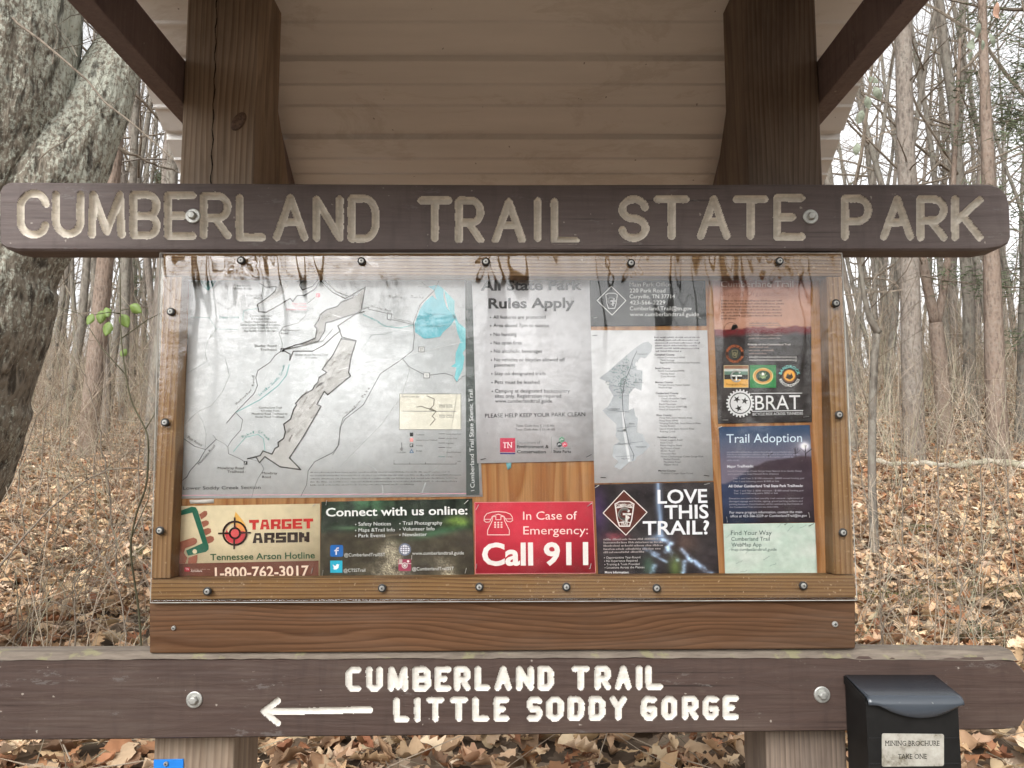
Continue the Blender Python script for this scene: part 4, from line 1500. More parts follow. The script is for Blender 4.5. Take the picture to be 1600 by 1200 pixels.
def ct_shield(cx, cy, s_, colr, bg, part, words=True):
    pts = [(-.95, -.8), (-.5, -1.0), (.5, -1.0), (.95, -.8), (.72, .45), (.5, .98), (-.5, .98), (-.72, .45)]
    ik.line([(cx + x * s_, cy + y * s_ * 1.25) for x, y in pts], .10 * s_ + .25, colr, part, 3, closed=True)
    arcp = [(cx + .52 * s_ * math.cos(math.radians(a)), cy + .02 * s_ - .52 * s_ * math.sin(math.radians(a))) for a in range(35, 326, 18)]
    ik.line(arcp, .24 * s_, colr, part, 3)
    ik.line([(cx - .12 * s_, cy + .02 * s_), (cx + .62 * s_, cy + .02 * s_)], .2 * s_, colr, part, 4)
    ik.line([(cx + .2 * s_, cy + .05 * s_), (cx + .2 * s_, cy + .78 * s_)], .2 * s_, colr, part, 4)
    if words:
        ik.text('CUMBERLAND', cx - .82 * s_, cx + .82 * s_, cy - .72 * s_, .30 * s_, colr, 1, part=part, layer=4)
        ik.line([(cx - .85 * s_, cy - .62 * s_), (cx, cy - .74 * s_), (cx + .85 * s_, cy - .62 * s_)], .08 * s_, colr, part, 4)
        ik.line([(cx - .55 * s_, cy + .86 * s_), (cx, cy + .78 * s_), (cx + .55 * s_, cy + .86 * s_)], .08 * s_, colr, part, 4)
        ik.text('TRAIL', cx - .4 * s_, cx + .4 * s_, cy + 1.12 * s_, .28 * s_, colr, 1, part=part, layer=4)


c_ = zo(175, 222)
ct_shield(c_[0], c_[1], 9.6, (196, 196, 196), None, 'diamond_emblem', False)
for t, x0, x1, yb, cap in (('Main Park Office', 264, 466, 150, 6.0), ('220 Park Road', 264, 440, 180, 6.0), ('Caryville, TN 37714', 264, 487, 209, 6.0), ('423-566-2229', 265, 440, 239, 6.0), ('Cumberland.Trail@tn.gov', 265, 570, 268, 6.0), ('www.cumberlandtrail.guide', 266, 606, 297, 6.0)):
    a, b = zo(x0, yb), zo(x1, yb)
    ik.text(t, a[0], b[0], a[1], cap, LT, 0, part='address_text')
ik.staple(*zo(88, 305), 5, -1)
ik.staple(*zo(600, 300), 5, 2)
ik.done()

# --- county map
CM, ik = notice('county_map', 'white sheet with grey county map and list of trailheads', [(921.5, 516), (1105, 516), (1114.5, 751.5), (929, 755)], PY - 0.0004, (214, 214, 216), cat='map')
cs_ = [(115, 603), (170, 560), (225, 510), (290, 455), (330, 428), (355, 422), (375, 440), (372, 470), (340, 505), (320, 500), (290, 530), (300, 560), (328, 565), (325, 640), (322, 665), (290, 650), (262, 680), (260, 760), (285, 750), (292, 790), (305, 800), (300, 870), (330, 880), (340, 910), (365, 935), (330, 975), (300, 990), (290, 1010), (265, 1015), (220, 1055), (185, 1040), (210, 1015), (180, 990), (185, 935), (215, 915), (195, 890), (200, 830), (165, 800), (130, 762), (160, 740), (185, 690), (160, 650), (165, 625)]
ik.poly([zo(*p) for p in cs_], (176, 180, 184), 'county_shape', 1)
for k in range(150):
    x, y = rng.gauss(235, 40), rng.gauss(600, 48)
    q = zo(x, y)
    if in_poly(np.array([[q[0]]]), np.array([[q[1]]]), [zo(*p) for p in cs_])[0, 0]:
        an = rng.uniform(0, 3.14)
        l_ = rng.uniform(1.5, 5)
        ik.line([q, (q[0] + l_ * math.cos(an), q[1] + l_ * math.sin(an))], .7, rng.choice([(96, 124, 120), (120, 146, 140), (110, 120, 124)]), 'county_shape', 2)
ik.line([zo(*p) for p in ((300, 470), (280, 510), (265, 560), (240, 620), (228, 690), (232, 770), (245, 850), (262, 930), (285, 980), (280, 1010))], .9, (90, 94, 98), 'county_shape', 3)
ik.line([zo(*p) for p in ((232, 770), (238, 860), (262, 1010))], 4, (214, 216, 218), 'county_shape', 2)
for pts in ([(260, 560), (300, 545)], [(170, 640), (290, 650)], [(185, 690), (262, 690)], [(160, 760), (262, 770)], [(200, 850), (295, 840)], [(190, 930), (330, 915)], [(195, 990), (290, 985)]):
    ik.line([zo(*p) for p in pts], .6, (130, 134, 138), 'county_shape', 3)
for t, x, y in (('Campbell', 300, 487), ('Scott', 228, 545), ('Anderson', 282, 627), ('Morgan', 200, 676), ('Cumberland', 152, 757), ('Rhea', 262, 830), ('Bledsoe', 205, 866), ('Sequatchie', 208, 930), ('Hamilton', 296, 944), ('Marion', 225, 1003)):
    a = zo(x, y)
    ik.text(t, a[0], a[0] + 2.0 * len(t), a[1], 2.2, (90, 92, 94), part='county_shape', layer=4)
for i in range(6):
    a, b = zo(386 + i * 1.5, 405 + i * 13.5), zo((610, 600, 612, 596, 604, 520)[i], 405 + i * 13.5)
    ik.greek(a[0], b[0], a[1], 2.2, (120, 120, 122), 'list_text')
rows = [('Campbell County:', 388, 491, 1, 100), ('North Cumberland WMA', 402, 505, 0, 135), ('Tank Springs', 416, 518, 0, 68), ('Eagle Bluff/Brices Grove (Cross Mountain)', 415, 530, 0, 196), ('Scott County:', 390, 558, 1, 76), ('North Cumberland WMA', 405, 571, 0, 130), ('Norma Road', 418, 585, 0, 66), ('Cave Branch', 418, 598, 0, 70), ('Morgan County:', 391, 627, 1, 88), ('Morgan County Visitor Center', 407, 640, 0, 156), ('Nemo Bridge', 407, 653, 0, 66), ('Cumberland County:', 393, 681, 1, 112), ('Catoosa WMA', 407, 694, 0, 84), ("Devil's Breakfast Table", 422, 707, 0, 120), ("Daddy's Creek", 422, 720, 0, 76), ('Black Mountain', 410, 735, 0, 82), ('Brady Mountain (HWY 68)', 410, 748, 0, 136), ('Head of Sequatchie', 411, 761, 0, 104),
        ('Rhea County:', 397, 789, 1, 76), ('Piney Falls State Natural Area', 412, 802, 0, 160), ('Piney River WMA', 412, 816, 0, 92), ('Stinging Fork Falls State Natural Area', 412, 829, 0, 202), ('Newby Branch', 413, 842, 0, 76), ('Laurel-Snow State Natural Area', 413, 856, 0, 168), ('Roaring Creek', 414, 870, 0, 76), ('Hamilton County:', 400, 898, 1, 96), ('Upper Leggett Road', 416, 911, 0, 108), ('Rock Creek', 416, 925, 0, 62), ('Retro Hughes Road', 416, 938, 0, 104), ('Big Possum Creek', 417, 952, 0, 96), ('Sluder Road', 417, 965, 0, 68), ('Hotwater Pike', 418, 979, 0, 74), ('North Chickamauga Creek Gorge SNA', 418, 993, 0, 210), ('Barker Pounds', 432, 1006, 0, 78), ('Montlake Road', 433, 1020, 0, 82), ('Flipper Bend', 434, 1033, 0, 68), ('Marion County:', 406, 1063, 1, 86), ('Prentice Cooper State Forest', 422, 1076, 0, 156)]
for t, x, y, w_, ln in rows:
    a, b = zo(x, y), zo(x + ln, y)
    ik.text(t, a[0], b[0], a[1], 2.6, (70, 70, 72) if w_ else (100, 100, 102), w_, part='list_text')
for x, y, dx, dy in ((82, 393, 7, -1), (122, 1093, 8, 0), (632, 1082, 8, 1)):
    ik.staple(*zo(x, y), dx, dy, dks)
ik.done()

# --- support organisations
zs = lambda x, y: (1090 + x / 4.284, 400 + y / 4.284)


def pic_sunset(u_, v_):
    top = np.array([148, 106, 98]) / 255.
    mid = np.array([188, 142, 120]) / 255.
    low = np.array([58, 54, 54]) / 255.
    n = fbm(u_ * 3, v_ * 14, 41)
    a = np.clip(v_ / 0.2, 0, 1)[..., None]
    sky = top * (1 - a) + mid * a + 0.10 * (n[..., None] - .5)
    edge = 0.375 + 0.02 * (fbm(u_ * 12, v_ * 0, 42) - .5) - 0.02 * u_
    red = np.array([112, 44, 48]) / 255.
    n2 = fbm(u_ * 14, v_ * 18, 43)
    dark = low + 0.16 * (n2[..., None] - .5)
    m1 = np.clip((v_ - edge + .012) / .006, 0, 1)[..., None]
    m2 = np.clip((v_ - edge - .02) / .03, 0, 1)[..., None]
    out = sky * (1 - m1) + red * m1
    return out * (1 - m2) + dark * m2


SUP, ik = notice('support_poster', 'sunset over dark hills poster with club logos and BRAT gear', [(1113, 430), (1267, 430), (1268.5, 659.5), (1122, 662)], PY - 0.0003, pic=pic_sunset, nx=80, ny=120, cat='poster')
for t, x0, x1, yb, cap, colr in (('Cumberland Trail', 155, 640, 208, 9.5, (196, 170, 160)), ('Support Organizations', 155, 600, 266, 7.0, (150, 110, 96))):
    a, b = zs(x0, yb), zs(x1, yb)
    ik.text(t, a[0], b[0], a[1], cap, colr, part='heading')
for i in range(7):
    yy = 305 + i * 20
    a, b = zs(158, yy), zs((560, 570, 545, 560, 560, 560, 250)[i], yy)
    ik.greek(a[0], b[0], a[1], 2.6, (112, 84, 72), 'body_text')
for i, yy in enumerate((455, 470, 536, 556, 615, 637, 658)):
    a, b = zs(345, yy), zs((540, 560, 560, 550, 470, 510, 465)[i], yy)
    ik.greek(a[0], b[0], a[1], 2.6, (140, 120, 112), 'body_text')
for t, x0, x1, yb, w_ in (('Friends of the Cumberland Trail', 336, 620, 598, 1), ('info@friendsofthecumberlandtrail.org', 345, 662, 682, 0), ('www.friendsofthecumberlandtrail.org', 345, 662, 702, 0)):
    a, b = zs(x0, yb), zs(x1, yb)
    ik.text(t, a[0], b[0], a[1], 2.9, (206, 200, 196), w_, part='body_text')
# round badge
c_ = zs(248, 655)
ik.ringc(c_[0], c_[1], 12.3, 4.6, (96, 60, 44), 'round_badge', 1)
ik.disc(c_[0], c_[1], 7.5, (62, 66, 52), 'round_badge', 1)
ik.arctext('FRIENDS OF THE', c_[0], c_[1], 10.6, 165, 15, 3.4, (196, 110, 70), 1, 'round_badge')
ik.arctext('CUMBERLAND TRAIL', c_[0], c_[1], 14.0, 195, 345, 3.4, (196, 110, 70), 1, 'round_badge', inward=True)
ct_shield(c_[0], c_[1], 4.6, (160, 150, 116), None, 'round_badge', False)
a, b = zs(210, 490), zs(262, 450)
ik.ringc(*zs(222, 490), 10.5, .6, (84, 66, 60), 'tree_emblem', 2)
for k in range(5):
    q = zs(235 + k * 6, 495 - 4 * k)
    ik.poly([(q[0] - 3, q[1]), (q[0], q[1] - 9 + k), (q[0] + 3, q[1])], (52, 48, 46), 'tree_emblem', 3)
# photography badge
A_, B_ = zs(176, 733), zs(338, 880)
for y0, y1, colr in ((733, 755, (150, 110, 86)), (755, 772, (190, 196, 190)), (772, 795, (98, 128, 112)), (795, 826, (52, 52, 50)), (826, 880, (222, 170, 88))):
    a, b = zs(176, y0), zs(338, y1)
    ik.rect(a[0], a[1], b[0], b[1], colr, 'photography_badge', 1)
ik.line([(A_[0], A_[1]), (B_[0], A_[1]), (B_[0], B_[1]), (A_[0], B_[1])], .7, (206, 190, 150), 'photography_badge', 2, closed=True)
c_ = zs(258, 806)
ik.line([(c_[0] + 8 * math.cos(math.radians(a)), c_[1] - 8 * math.sin(math.radians(a))) for a in range(45, 316, 15)], 2.4, (236, 236, 232), 'photography_badge', 3)
ik.line([(c_[0] - 6, c_[1] - 1), (c_[0] + 8, c_[1] - 1)], 2.2, (236, 236, 232), 'photography_badge', 4)
ik.line([(c_[0], c_[1] - 1), (c_[0], c_[1] + 7)], 2.2, (236, 236, 232), 'photography_badge', 4)
a, b = zs(190, 866), zs(328, 866)
ik.text('Photography Project', a[0], b[0], a[1], 3.0, (110, 66, 30), part='photography_badge', layer=3)
# green badge
a, b = zs(350, 730), zs(525, 882)
ik.rect(a[0], a[1], b[0], b[1], (52, 128, 72), 'green_badge', 1)
c_ = zs(437, 804)
ik.disc(c_[0], c_[1], 16, (210, 196, 120), 'green_badge', 2, 28, 13)
ik.disc(c_[0], c_[1], 14.4, (206, 150, 74), 'green_badge', 3, 28, 11.6)
ik.disc(c_[0], c_[1], 11.2, (40, 66, 46), 'green_badge', 4, 28, 8.8)
for k in range(7):
    an = k * .9
    ik.line([(c_[0], c_[1] + 3), (c_[0] + 6 * math.cos(an), c_[1] - 1 + 5 * math.sin(an))], 1.1, (150, 176, 120), 'green_badge', 5)
ik.disc(c_[0] - .5, c_[1] - 3, 2.3, (226, 226, 216), 'green_badge', 6, 8)
ik.arctext('CUMBERLAND NATIVE PLANTS', c_[0], c_[1], 12.2, 172, 8, 1.6, (90, 60, 30), 0, 'green_badge', 7)
# round recording badge
c_ = zs(613, 803)
ik.disc(c_[0], c_[1], 17.5, (44, 40, 40), 'record_badge', 1)
ik.arctext('BANDROCK', c_[0], c_[1], 12.4, 172, 8, 4.4, (120, 190, 180), 2, 'record_badge')
ik.arctext('RECORDINGS', c_[0], c_[1], 17.0, 198, 342, 4.0, (222, 222, 218), 1, 'record_badge', inward=True)
ik.disc(c_[0], c_[1], 10.6, (120, 76, 40), 'record_badge', 2)
ik.disc(c_[0], c_[1] - .5, 8.8, (222, 160, 62), 'record_badge', 3)
ik.poly([(c_[0] - 6, c_[1] + 3), (c_[0] - 3, c_[1] - 4), (c_[0] + 1, c_[1] - 1), (c_[0] + 3, c_[1] - 5), (c_[0] + 6, c_[1] + 2), (c_[0] + 1, c_[1] + 6)], (60, 46, 30), 'record_badge', 4)
# gear and BRAT
c_ = zs(285, 986)
ng = 24
gp = []
for i in range(ng):
    a0_ = 2 * math.pi * i / ng
    for da, r_ in ((-.08, 19.3), (-.045, 22.0), (.045, 22.0), (.08, 19.3)):
        gp.append((c_[0] + r_ * math.cos(a0_ + da), c_[1] + r_ * math.sin(a0_ + da)))
ik.put('gear_logo', [c_] + gp, [(0, i + 1, (i + 1) % len(gp) + 1) for i in range(len(gp))], (212, 212, 212), 1)
ik.ringc(c_[0], c_[1], 16.0, 1.5, (66, 66, 64), 'gear_logo', 2)
for (x, y), rot in ((zs(262, 960), .2), (zs(314, 970), 1.1), (zs(274, 1020), .6)):
    sp_ = []
    for i in range(10):
        r_ = 6.0 if i % 2 == 0 else 2.4
        an = rot + math.pi * i / 5
        sp_.append((x + r_ * math.cos(an), y + r_ * math.sin(an)))
    ik.put('gear_logo', [(x, y)] + sp_, [(0, i + 1, (i + 1) % 10 + 1) for i in range(10)], (58, 56, 54), 3)
a, b = zs(386, 1030), zs(686, 1026)
ik.text('BRAT', a[0], b[0], a[1], 22, (216, 216, 216), 0, b[1], part='gear_logo', layer=2)
ik.line([zs(360, 920), zs(698, 918)], 1.2, (210, 210, 210), 'gear_logo', 2)
ik.line([zs(366, 1040), zs(704, 1034)], 1.2, (210, 210, 210), 'gear_logo', 2)
a, b = zs(368, 1068), zs(704, 1062)
ik.text('BICYCLE RIDE ACROSS TENNESSEE', a[0], b[0], a[1], 4.2, (212, 212, 212), 0, b[1], part='gear_logo', layer=2)
ik.staple(*zs(170, 1098), 8, 0)
ik.staple(*zs(712, 1078), 8, -1)
ik.done()

# --- trail adoption
zt = lambda x, y: (1090 + x / 4.0, 640 + y / 4.0)


def pic_dusk(u_, v_):
    a = np.clip(v_ / 0.38, 0, 1)[..., None]
    sky = np.array([52, 72, 100]) / 255. * (1 - a) + np.array([112, 104, 118]) / 255. * a
    ridge = 0.36 + 0.22 * np.exp(-((u_ - 0.02) / 0.28) ** 2) - 0.05 * np.clip((u_ - .4) * 2, 0, 1) + 0.02 * (fbm(u_ * 12, v_ * 0, 51) - .5)
    n = fbm(u_ * 10, v_ * 14, 52)
    land = np.array([66, 54, 62]) / 255. + 0.07 * (n[..., None] - .5)
    valley = np.array([52, 60, 84]) / 255. + .04 * (n[..., None] - .5)
    lf = np.clip((0.42 - u_) / .2 + (v_ - .7) * .8, 0, 1)[..., None]
    land = land * (1 - lf) + valley * lf
    m_ = np.clip((v_ - ridge) / .02, 0, 1)[..., None]
    out = sky * (1 - m_) + land * m_
    fade = np.clip((v_ - .8) / .15, 0, 1)[..., None]
    out = out * (1 - fade * .25)
    gl = np.exp(-(((u_ - .93) / .045) ** 2 + ((v_ - .215) / .035) ** 2))[..., None]
    gl2 = np.exp(-(((u_ - .93) / .14) ** 2 + ((v_ - .215) / .1) ** 2))[..., None]
    return out + gl * .75 + gl2 * np.array([.18, .15, .12])


ADO, ik = notice('adoption_poster', 'dusk mountain poster titled Trail Adoption', [(1123, 667), (1265.5, 664), (1273, 816), (1130, 818)], PY - 0.0002, pic=pic_dusk, nx=90, ny=96, cat='poster')
a, b = zt(180, 208), zt(652, 202)
ik.text('Trail Adoption', a[0], b[0], a[1], 13.5, (205, 222, 234), 0, b[1], part='heading')
for x0, k_ in ((445, 1.0), (615, 1.3), (675, 1.6)):
    q = zt(x0, 305)
    for j in range(6):
        an = math.radians(90 + rng.uniform(-55, 55))
        ik.line([(q[0], q[1]), (q[0] + rng.uniform(-1, 1), q[1] - 5 * k_), (q[0] + 9 * k_ * math.cos(an), q[1] - 13 * k_ * math.sin(an))], .6, (48, 42, 46), 'tree_silhouettes', 1)
for i, yy in enumerate((270, 285, 300, 322)):
    a, b = zt(182, yy), zt((600, 640, 600, 262)[i], yy)
    ik.greek(a[0], b[0], a[1], 2.4, (140, 140, 156), 'body_text')
for t, x0, x1, yb, cap, w_ in (('Major Trailheads:', 184, 348, 363, 3.9, 1), ('All Other Cumberland Trail State Park Trailheads:', 192, 658, 486, 3.9, 1)):
    a, b = zt(x0, yb), zt(x1, yb - 3)
    ik.text(t, a[0], b[0], a[1], cap, (216, 216, 222), w_, b[1], part='body_text')
for t, x0, x1, yb in (('North Chickamauga Creek Gorge State Natural Area (Soddy Daisy)', 188, 650, 390), ('and Laurel-Snow State Natural Area (Dayton)', 188, 505, 408), ('Year 1 and Year 2: $1500 minimum - $4000 annual funding goal', 220, 664, 435), ('Year 3 and following years: $1000 or less', 220, 508, 454), ('Year 1 and Year 2: $500 minimum - $1000 annual funding goal', 225, 660, 512), ('Year 3 and following years: $350 or less', 225, 500, 528), ('Donations are used to fund monthly trash removal, replacement of', 196, 660, 560), ('damaged signage and kiosks, signing, gravel parking surfaces and', 197, 655, 578), ('parking bumpers. Contributions will be received by the Friends of', 198, 656, 596), ('the Cumberland Trail and are tax-deductible.', 199, 505, 614)):
    a, b = zt(x0, yb), zt(x1, yb - 2)
    ik.text(t, a[0], b[0], a[1], 2.5, (160, 156, 166), 0, b[1], part='body_text')
for t, x0, x1, yb in (('For more program information, contact the main', 200, 652, 650), ('office at 423-566-2229 or CumberlandTrail@tn.gov', 203, 682, 673)):
    a, b = zt(x0, yb), zt(x1, yb - 4)
    ik.text(t, a[0], b[0], a[1], 3.8, (206, 206, 212), 0, b[1], part='body_text')
ik.staple(*zt(695, 645), 1.5, 7)
ik.staple(*zt(182, 672), 1, 8)
ik.staple(*zt(128, 116), 6, -3)
ik.done()


# --- find your way
def pic_pale(u_, v_):
    n = fbm(u_ * 3 + v_ * 2, v_ * 3 - u_ * 1.5, 61)
    n2 = fbm(u_ * 22, v_ * 14, 62)
    c0 = np.array([190, 204, 193]) / 255.
    return c0 + (n[..., None] - .5) * np.array([.22, .12, .16]) + (n2[..., None] - .5) * .05


FYW, ik = notice('map_app_card', 'pale green card reading Find Your Way', [(1130, 818.5), (1273.5, 817), (1277, 899), (1133, 899)], PY - 0.0003, pic=pic_pale, nx=60, ny=40, cat='card')
for t, x0, x1, yb, cap in (('Find Your Way', 208, 462, 784, 7.0), ('Cumberland Trail', 210, 450, 820, 6.0), ('WebMap App', 211, 398, 856, 6.0), ('map.cumberlandtrail.guide', 211, 493, 883, 4.6)):
    a, b = zt(x0, yb), zt(x1, yb - 1)
    ik.text(t, a[0], b[0], a[1], cap, (84, 98, 94), 0, b[1], part='text')
for x, y in ((180, 800), (195, 880), (240, 960), (265, 1015), (500, 735), (560, 760), (640, 740), (300, 900), (450, 980), (410, 940)):
    q = zt(x, y)
    p_ = [q]
    for j in range(5):
        p_.append((p_[-1][0] + rng.uniform(1, 3.4), p_[-1][1] - rng.uniform(-.4, 2.6)))
    ik.line(p_, .5, (124, 140, 134), 'trail_lines', 1)
ik.staple(*zt(545, 720), 4, -3, dks)
ik.staple(*zt(697, 728), 7, -4, dks)
ik.done()

# --- arson hotline
zh = lambda x, y: (220 + x / 5.333, 770 + y / 5.333)
ARS, ik = notice('arson_notice', 'cream notice with hand holding phone and red TARGET ARSON heading', [(268, 791), (500, 787), (500, 902.5), (266, 905.5)], PY - 0.0004, (214, 198, 164))
ik.poly([zh(240, 592), zh(1482, 565), zh(1482, 708), zh(240, 724)], (112, 72, 60), 'phone_band', 1)
a, b = zh(620, 708), zh(1402, 690)
ik.text('1-800-762-3017', a[0], b[0], a[1], 15.6, (236, 214, 192), 1, b[1], part='phone_number', layer=3)
a, b = zh(580, 562), zh(1452, 545)
ik.text('Tennessee Arson Hotline', a[0], b[0], a[1], 9.6, (62, 90, 62), 1, b[1], part='subtitle')


def block(t, x0, x1, y0, y1, sk, colr):
    """squared-off slab capitals"""
    G = {'T': [(0, 0, 1, .3), (.34, .3, .68, 1)], 'A': [(0, .0, .36, 1), (.64, 0, 1, 1), (.36, 0, .64, .24), (.36, .5, .64, .72)], 'R': [(0, 0, .34, 1), (.34, 0, 1, .24), (.68, .24, 1, .5), (.34, .48, .9, .70), (.62, .70, 1, 1)],
         'G': [(0, 0, .34, 1), (.34, 0, 1, .24), (.34, .76, 1, 1), (.68, .5, 1, .76), (.5, .46, 1, .6)], 'E': [(0, 0, .34, 1), (.34, 0, 1, .25), (.34, .39, .92, .61), (.34, .75, 1, 1)],
         'S': [(0, 0, 1, .25), (0, .25, .34, .42), (0, .38, 1, .62), (.66, .58, 1, .75), (0, .75, 1, 1)], 'O': [(0, 0, .34, 1), (.66, 0, 1, 1), (.34, 0, .66, .24), (.34, .76, .66, 1)], 'N': [(0, 0, .3, 1), (.7, 0, 1, 1), (.3, .1, .5, .55), (.5, .42, .7, .92)]}
    n = len(t)
    w_ = (x1 - x0) / n
    for i, ch in enumerate(t):
        for a0, b0, a1, b1 in G[ch]:
            xa, xb = x0 + w_ * (i + .04 + a0 * .9), x0 + w_ * (i + .04 + a1 * .9)
            f = lambda xx: sk * (xx - x0) / (x1 - x0)
            ya, yb_ = y0 + (y1 - y0) * b0, y0 + (y1 - y0) * b1
            p_ = [zh(xa, ya + f(xa)), zh(xb, ya + f(xb)), zh(xb, yb_ + f(xb)), zh(xa, yb_ + f(xa))]
            if ch == 'A' and b0 == 0 and a0 == 0:
                p_[0] = zh(xa + w_ * .2, ya + f(xa))
            if ch == 'A' and b0 == 0 and a1 == 1:
                p_[1] = zh(xb - w_ * .2, ya + f(xb))
            ik.poly(p_, colr, 'heading', 2)


block('TARGET', 900, 1442, 226, 308, -12, (190, 56, 52))
block('ARSON', 928, 1412, 336, 420, -10, (56, 42, 38))
c_ = zh(787, 336)
ik.poly([zh(790, 158), zh(830, 205), zh(872, 262), zh(884, 330), (c_[0], c_[1]), zh(720, 300), zh(775, 230)], (228, 176, 92), 'target_emblem', 1)
ik.poly([zh(812, 262), zh(858, 275), zh(884, 350), zh(860, 400), zh(800, 425), zh(730, 410), zh(700, 350), zh(722, 300), zh(770, 330)], (222, 120, 76), 'target_emblem', 2)
ik.disc(*zh(787, 348), 15.5, (206, 72, 78), 'target_emblem', 3, 24, 14)
ik.poly([zh(722, 310), zh(750, 265), zh(775, 255), zh(775, 320), zh(730, 330)], (214, 198, 164), 'target_emblem', 4)
ik.poly([zh(800, 258), zh(850, 270), zh(880, 318), zh(800, 318)], (226, 150, 86), 'target_emblem', 4)
ik.disc(c_[0], c_[1], 6.4, (214, 88, 88), 'target_emblem', 5)
ik.ringc(c_[0], c_[1], 8.0, 3.0, (60, 40, 36), 'target_emblem', 6)
ik.ringc(c_[0], c_[1], 18.2, 3.0, (60, 40, 36), 'target_emblem', 6)
for p0, p1 in (((652, 338), (745, 336)), ((830, 333), (916, 331)), ((786, 208), (786, 290)), ((782, 380), (781, 465))):
    ik.line([zh(*p0), zh(*p1)], 2.6, (60, 40, 36), 'target_emblem', 7)
# hand and phone
SKIN = (150, 94, 76)
for p_ in ([(486, 180), (530, 150), (550, 152), (556, 175), (545, 195), (505, 222)], [(505, 240), (545, 228), (566, 238), (568, 258), (556, 272), (520, 288)], [(520, 305), (560, 292), (584, 300), (588, 325), (575, 340), (540, 356)], [(540, 370), (580, 358), (606, 366), (612, 390), (598, 410), (562, 424)]):
    ik.poly([zh(*q) for q in p_], SKIN, 'hand_with_phone', 1)
ik.poly([zh(*q) for q in [(300, 160), (425, 115), (458, 120), (475, 150), (565, 440), (566, 470), (545, 492), (395, 524), (378, 480), (515, 420), (430, 165), (300, 195)]], (44, 98, 78), 'hand_with_phone', 2)
ik.poly([zh(*q) for q in [(300, 418), (440, 372), (468, 385), (472, 410), (455, 430), (372, 462), (360, 500), (390, 540), (372, 588), (300, 590)]], SKIN, 'hand_with_phone', 3)
ik.poly([zh(*q) for q in [(398, 540), (474, 514), (470, 560), (466, 586), (394, 588)]], SKIN, 'hand_with_phone', 3)
ik.disc(*zh(452, 488), 3.6, (214, 198, 164), 'hand_with_phone', 4, 12)
a, b = zh(366, 620), zh(410, 655)
ik.rect(a[0], a[1], b[0], b[1], (176, 50, 66), 'agency_logo', 2)
ik.text('TN', a[0] + 1.5, b[0] - 1.5, b[1] - 2, 3.4, (240, 220, 215), 0, part='agency_logo', layer=3)
a, b = zh(418, 658), zh(512, 656)
ik.text('Agriculture', a[0], b[0], a[1], 3.0, (224, 206, 194), 1, part='agency_logo', layer=3)
ik.greek(*[zh(418, 0)[0], zh(580, 0)[0]], zh(0, 640)[1], 1.4, (170, 140, 128), 'agency_logo')
a, b = zh(390, 710), zh(525, 706)
ik.text('Forestry', a[0], b[0], a[1], 3.4, (70, 110, 84), 1, part='agency_logo', layer=3)
ik.staple(*zh(1430, 112), 4, -3)
ik.staple(*zh(1420, 672), 2, -8)
ik.done()


# --- connect online
def pic_path(u_, v_):
    n = fbm(u_ * 16, v_ * 9, 71, 6, .62)
    trees = np.stack([.16 + .16 * (n - .4), .19 + .2 * (n - .4), .16 + .15 * (n - .4)], -1)
    stems = np.clip((vnoise(u_ * 34, v_ * .8, 72) - .62) * 4, 0, 1)[..., None] * np.clip(1 - v_ / .4, 0, 1)[..., None]
    trees = trees * (1 - .55 * stems)
    g1 = np.exp(-(((u_ - .30) / .12) ** 2 + ((v_ - .06) / .1) ** 2))[..., None] * np.array([.12, .26, .16]) * (n[..., None] * 1.6)
    g2 = np.exp(-(((u_ - .90) / .1) ** 2 + ((v_ - .30) / .07) ** 2))[..., None] * np.array([.34, .42, .12]) * (n[..., None] * 1.6)
    ground = np.stack([.27 + .16 * (n - .45), .25 + .15 * (n - .45), .21 + .12 * (n - .45)], -1)
    m_ = np.clip((v_ - .36 - .03 * n) / .06, 0, 1)[..., None]
    out = (trees + g1 + g2) * (1 - m_) + ground * m_
    bank = np.exp(-(((u_ - .75) / .16) ** 2 + ((v_ - .42 + .35 * (u_ - .8)) / .05) ** 2))[..., None] * np.array([.0, .14, .08])
    bank2 = np.exp(-(((u_ - .2) / .12) ** 2 + ((v_ - .355) / .025) ** 2))[..., None] * np.array([.14, .2, .14])
    gr = NR.rand(*u_.shape)
    pw = .03 + .10 * np.clip((v_ - .5) / .5, 0, 1)
    pth = np.exp(-(((u_ - .455) / pw) ** 2)) * np.clip((v_ - .48) / .12, 0, 1)
    pth2 = np.exp(-(((u_ - .80 - .18 * (v_ - .8)) / .05) ** 2)) * np.clip((v_ - .72) / .12, 0, 1)
    sp_ = (pth + .9 * pth2) * (.30 + .5 * (gr > .55) * gr) * (n * 1.4)
    ln = np.exp(-(((v_ - .50 - .05 * np.sin(u_ * 9)) / .012) ** 2)) * np.exp(-(((u_ - .5) / .16) ** 2)) * .16
    return out + bank + bank2 + (sp_ + ln)[..., None] * np.array([.9, .86, .76])


zc = lambda x, y: (490 + x / 6.154, 770 + y / 6.154)
CON, ik = notice('online_poster', 'dark forest path poster headed Connect with us online', [(502, 784), (738, 779), (741, 899.5), (500, 901.5)], PY - 0.0001, pic=pic_path, nx=200, ny=100, cat='poster')
a, b = zc(120, 226), zc(1480, 206)
ik.text('Connect with us online:', a[0], b[0], a[1], 12.6, (236, 236, 234), 1, b[1], part='heading', layer=3)
for t, x0, x1, yb in (('Safety Notices', 433, 745, 316), ('Maps &Trail Info', 433, 782, 374), ('Park Events', 433, 690, 428), ('Trail Photography', 858, 1238, 308), ('Volunteer Info', 858, 1164, 364), ('Newsletter', 858, 1090, 418)):
    a, b = zc(x0, yb), zc(x1, yb - 4)
    ik.text(t, a[0], b[0], a[1], 5.4, (226, 228, 226), 0, b[1], part='body_text', layer=3)
    ik.disc(a[0] - 4.4, a[1] - 2, .9, (226, 228, 226), 'body_text', 3, 8)
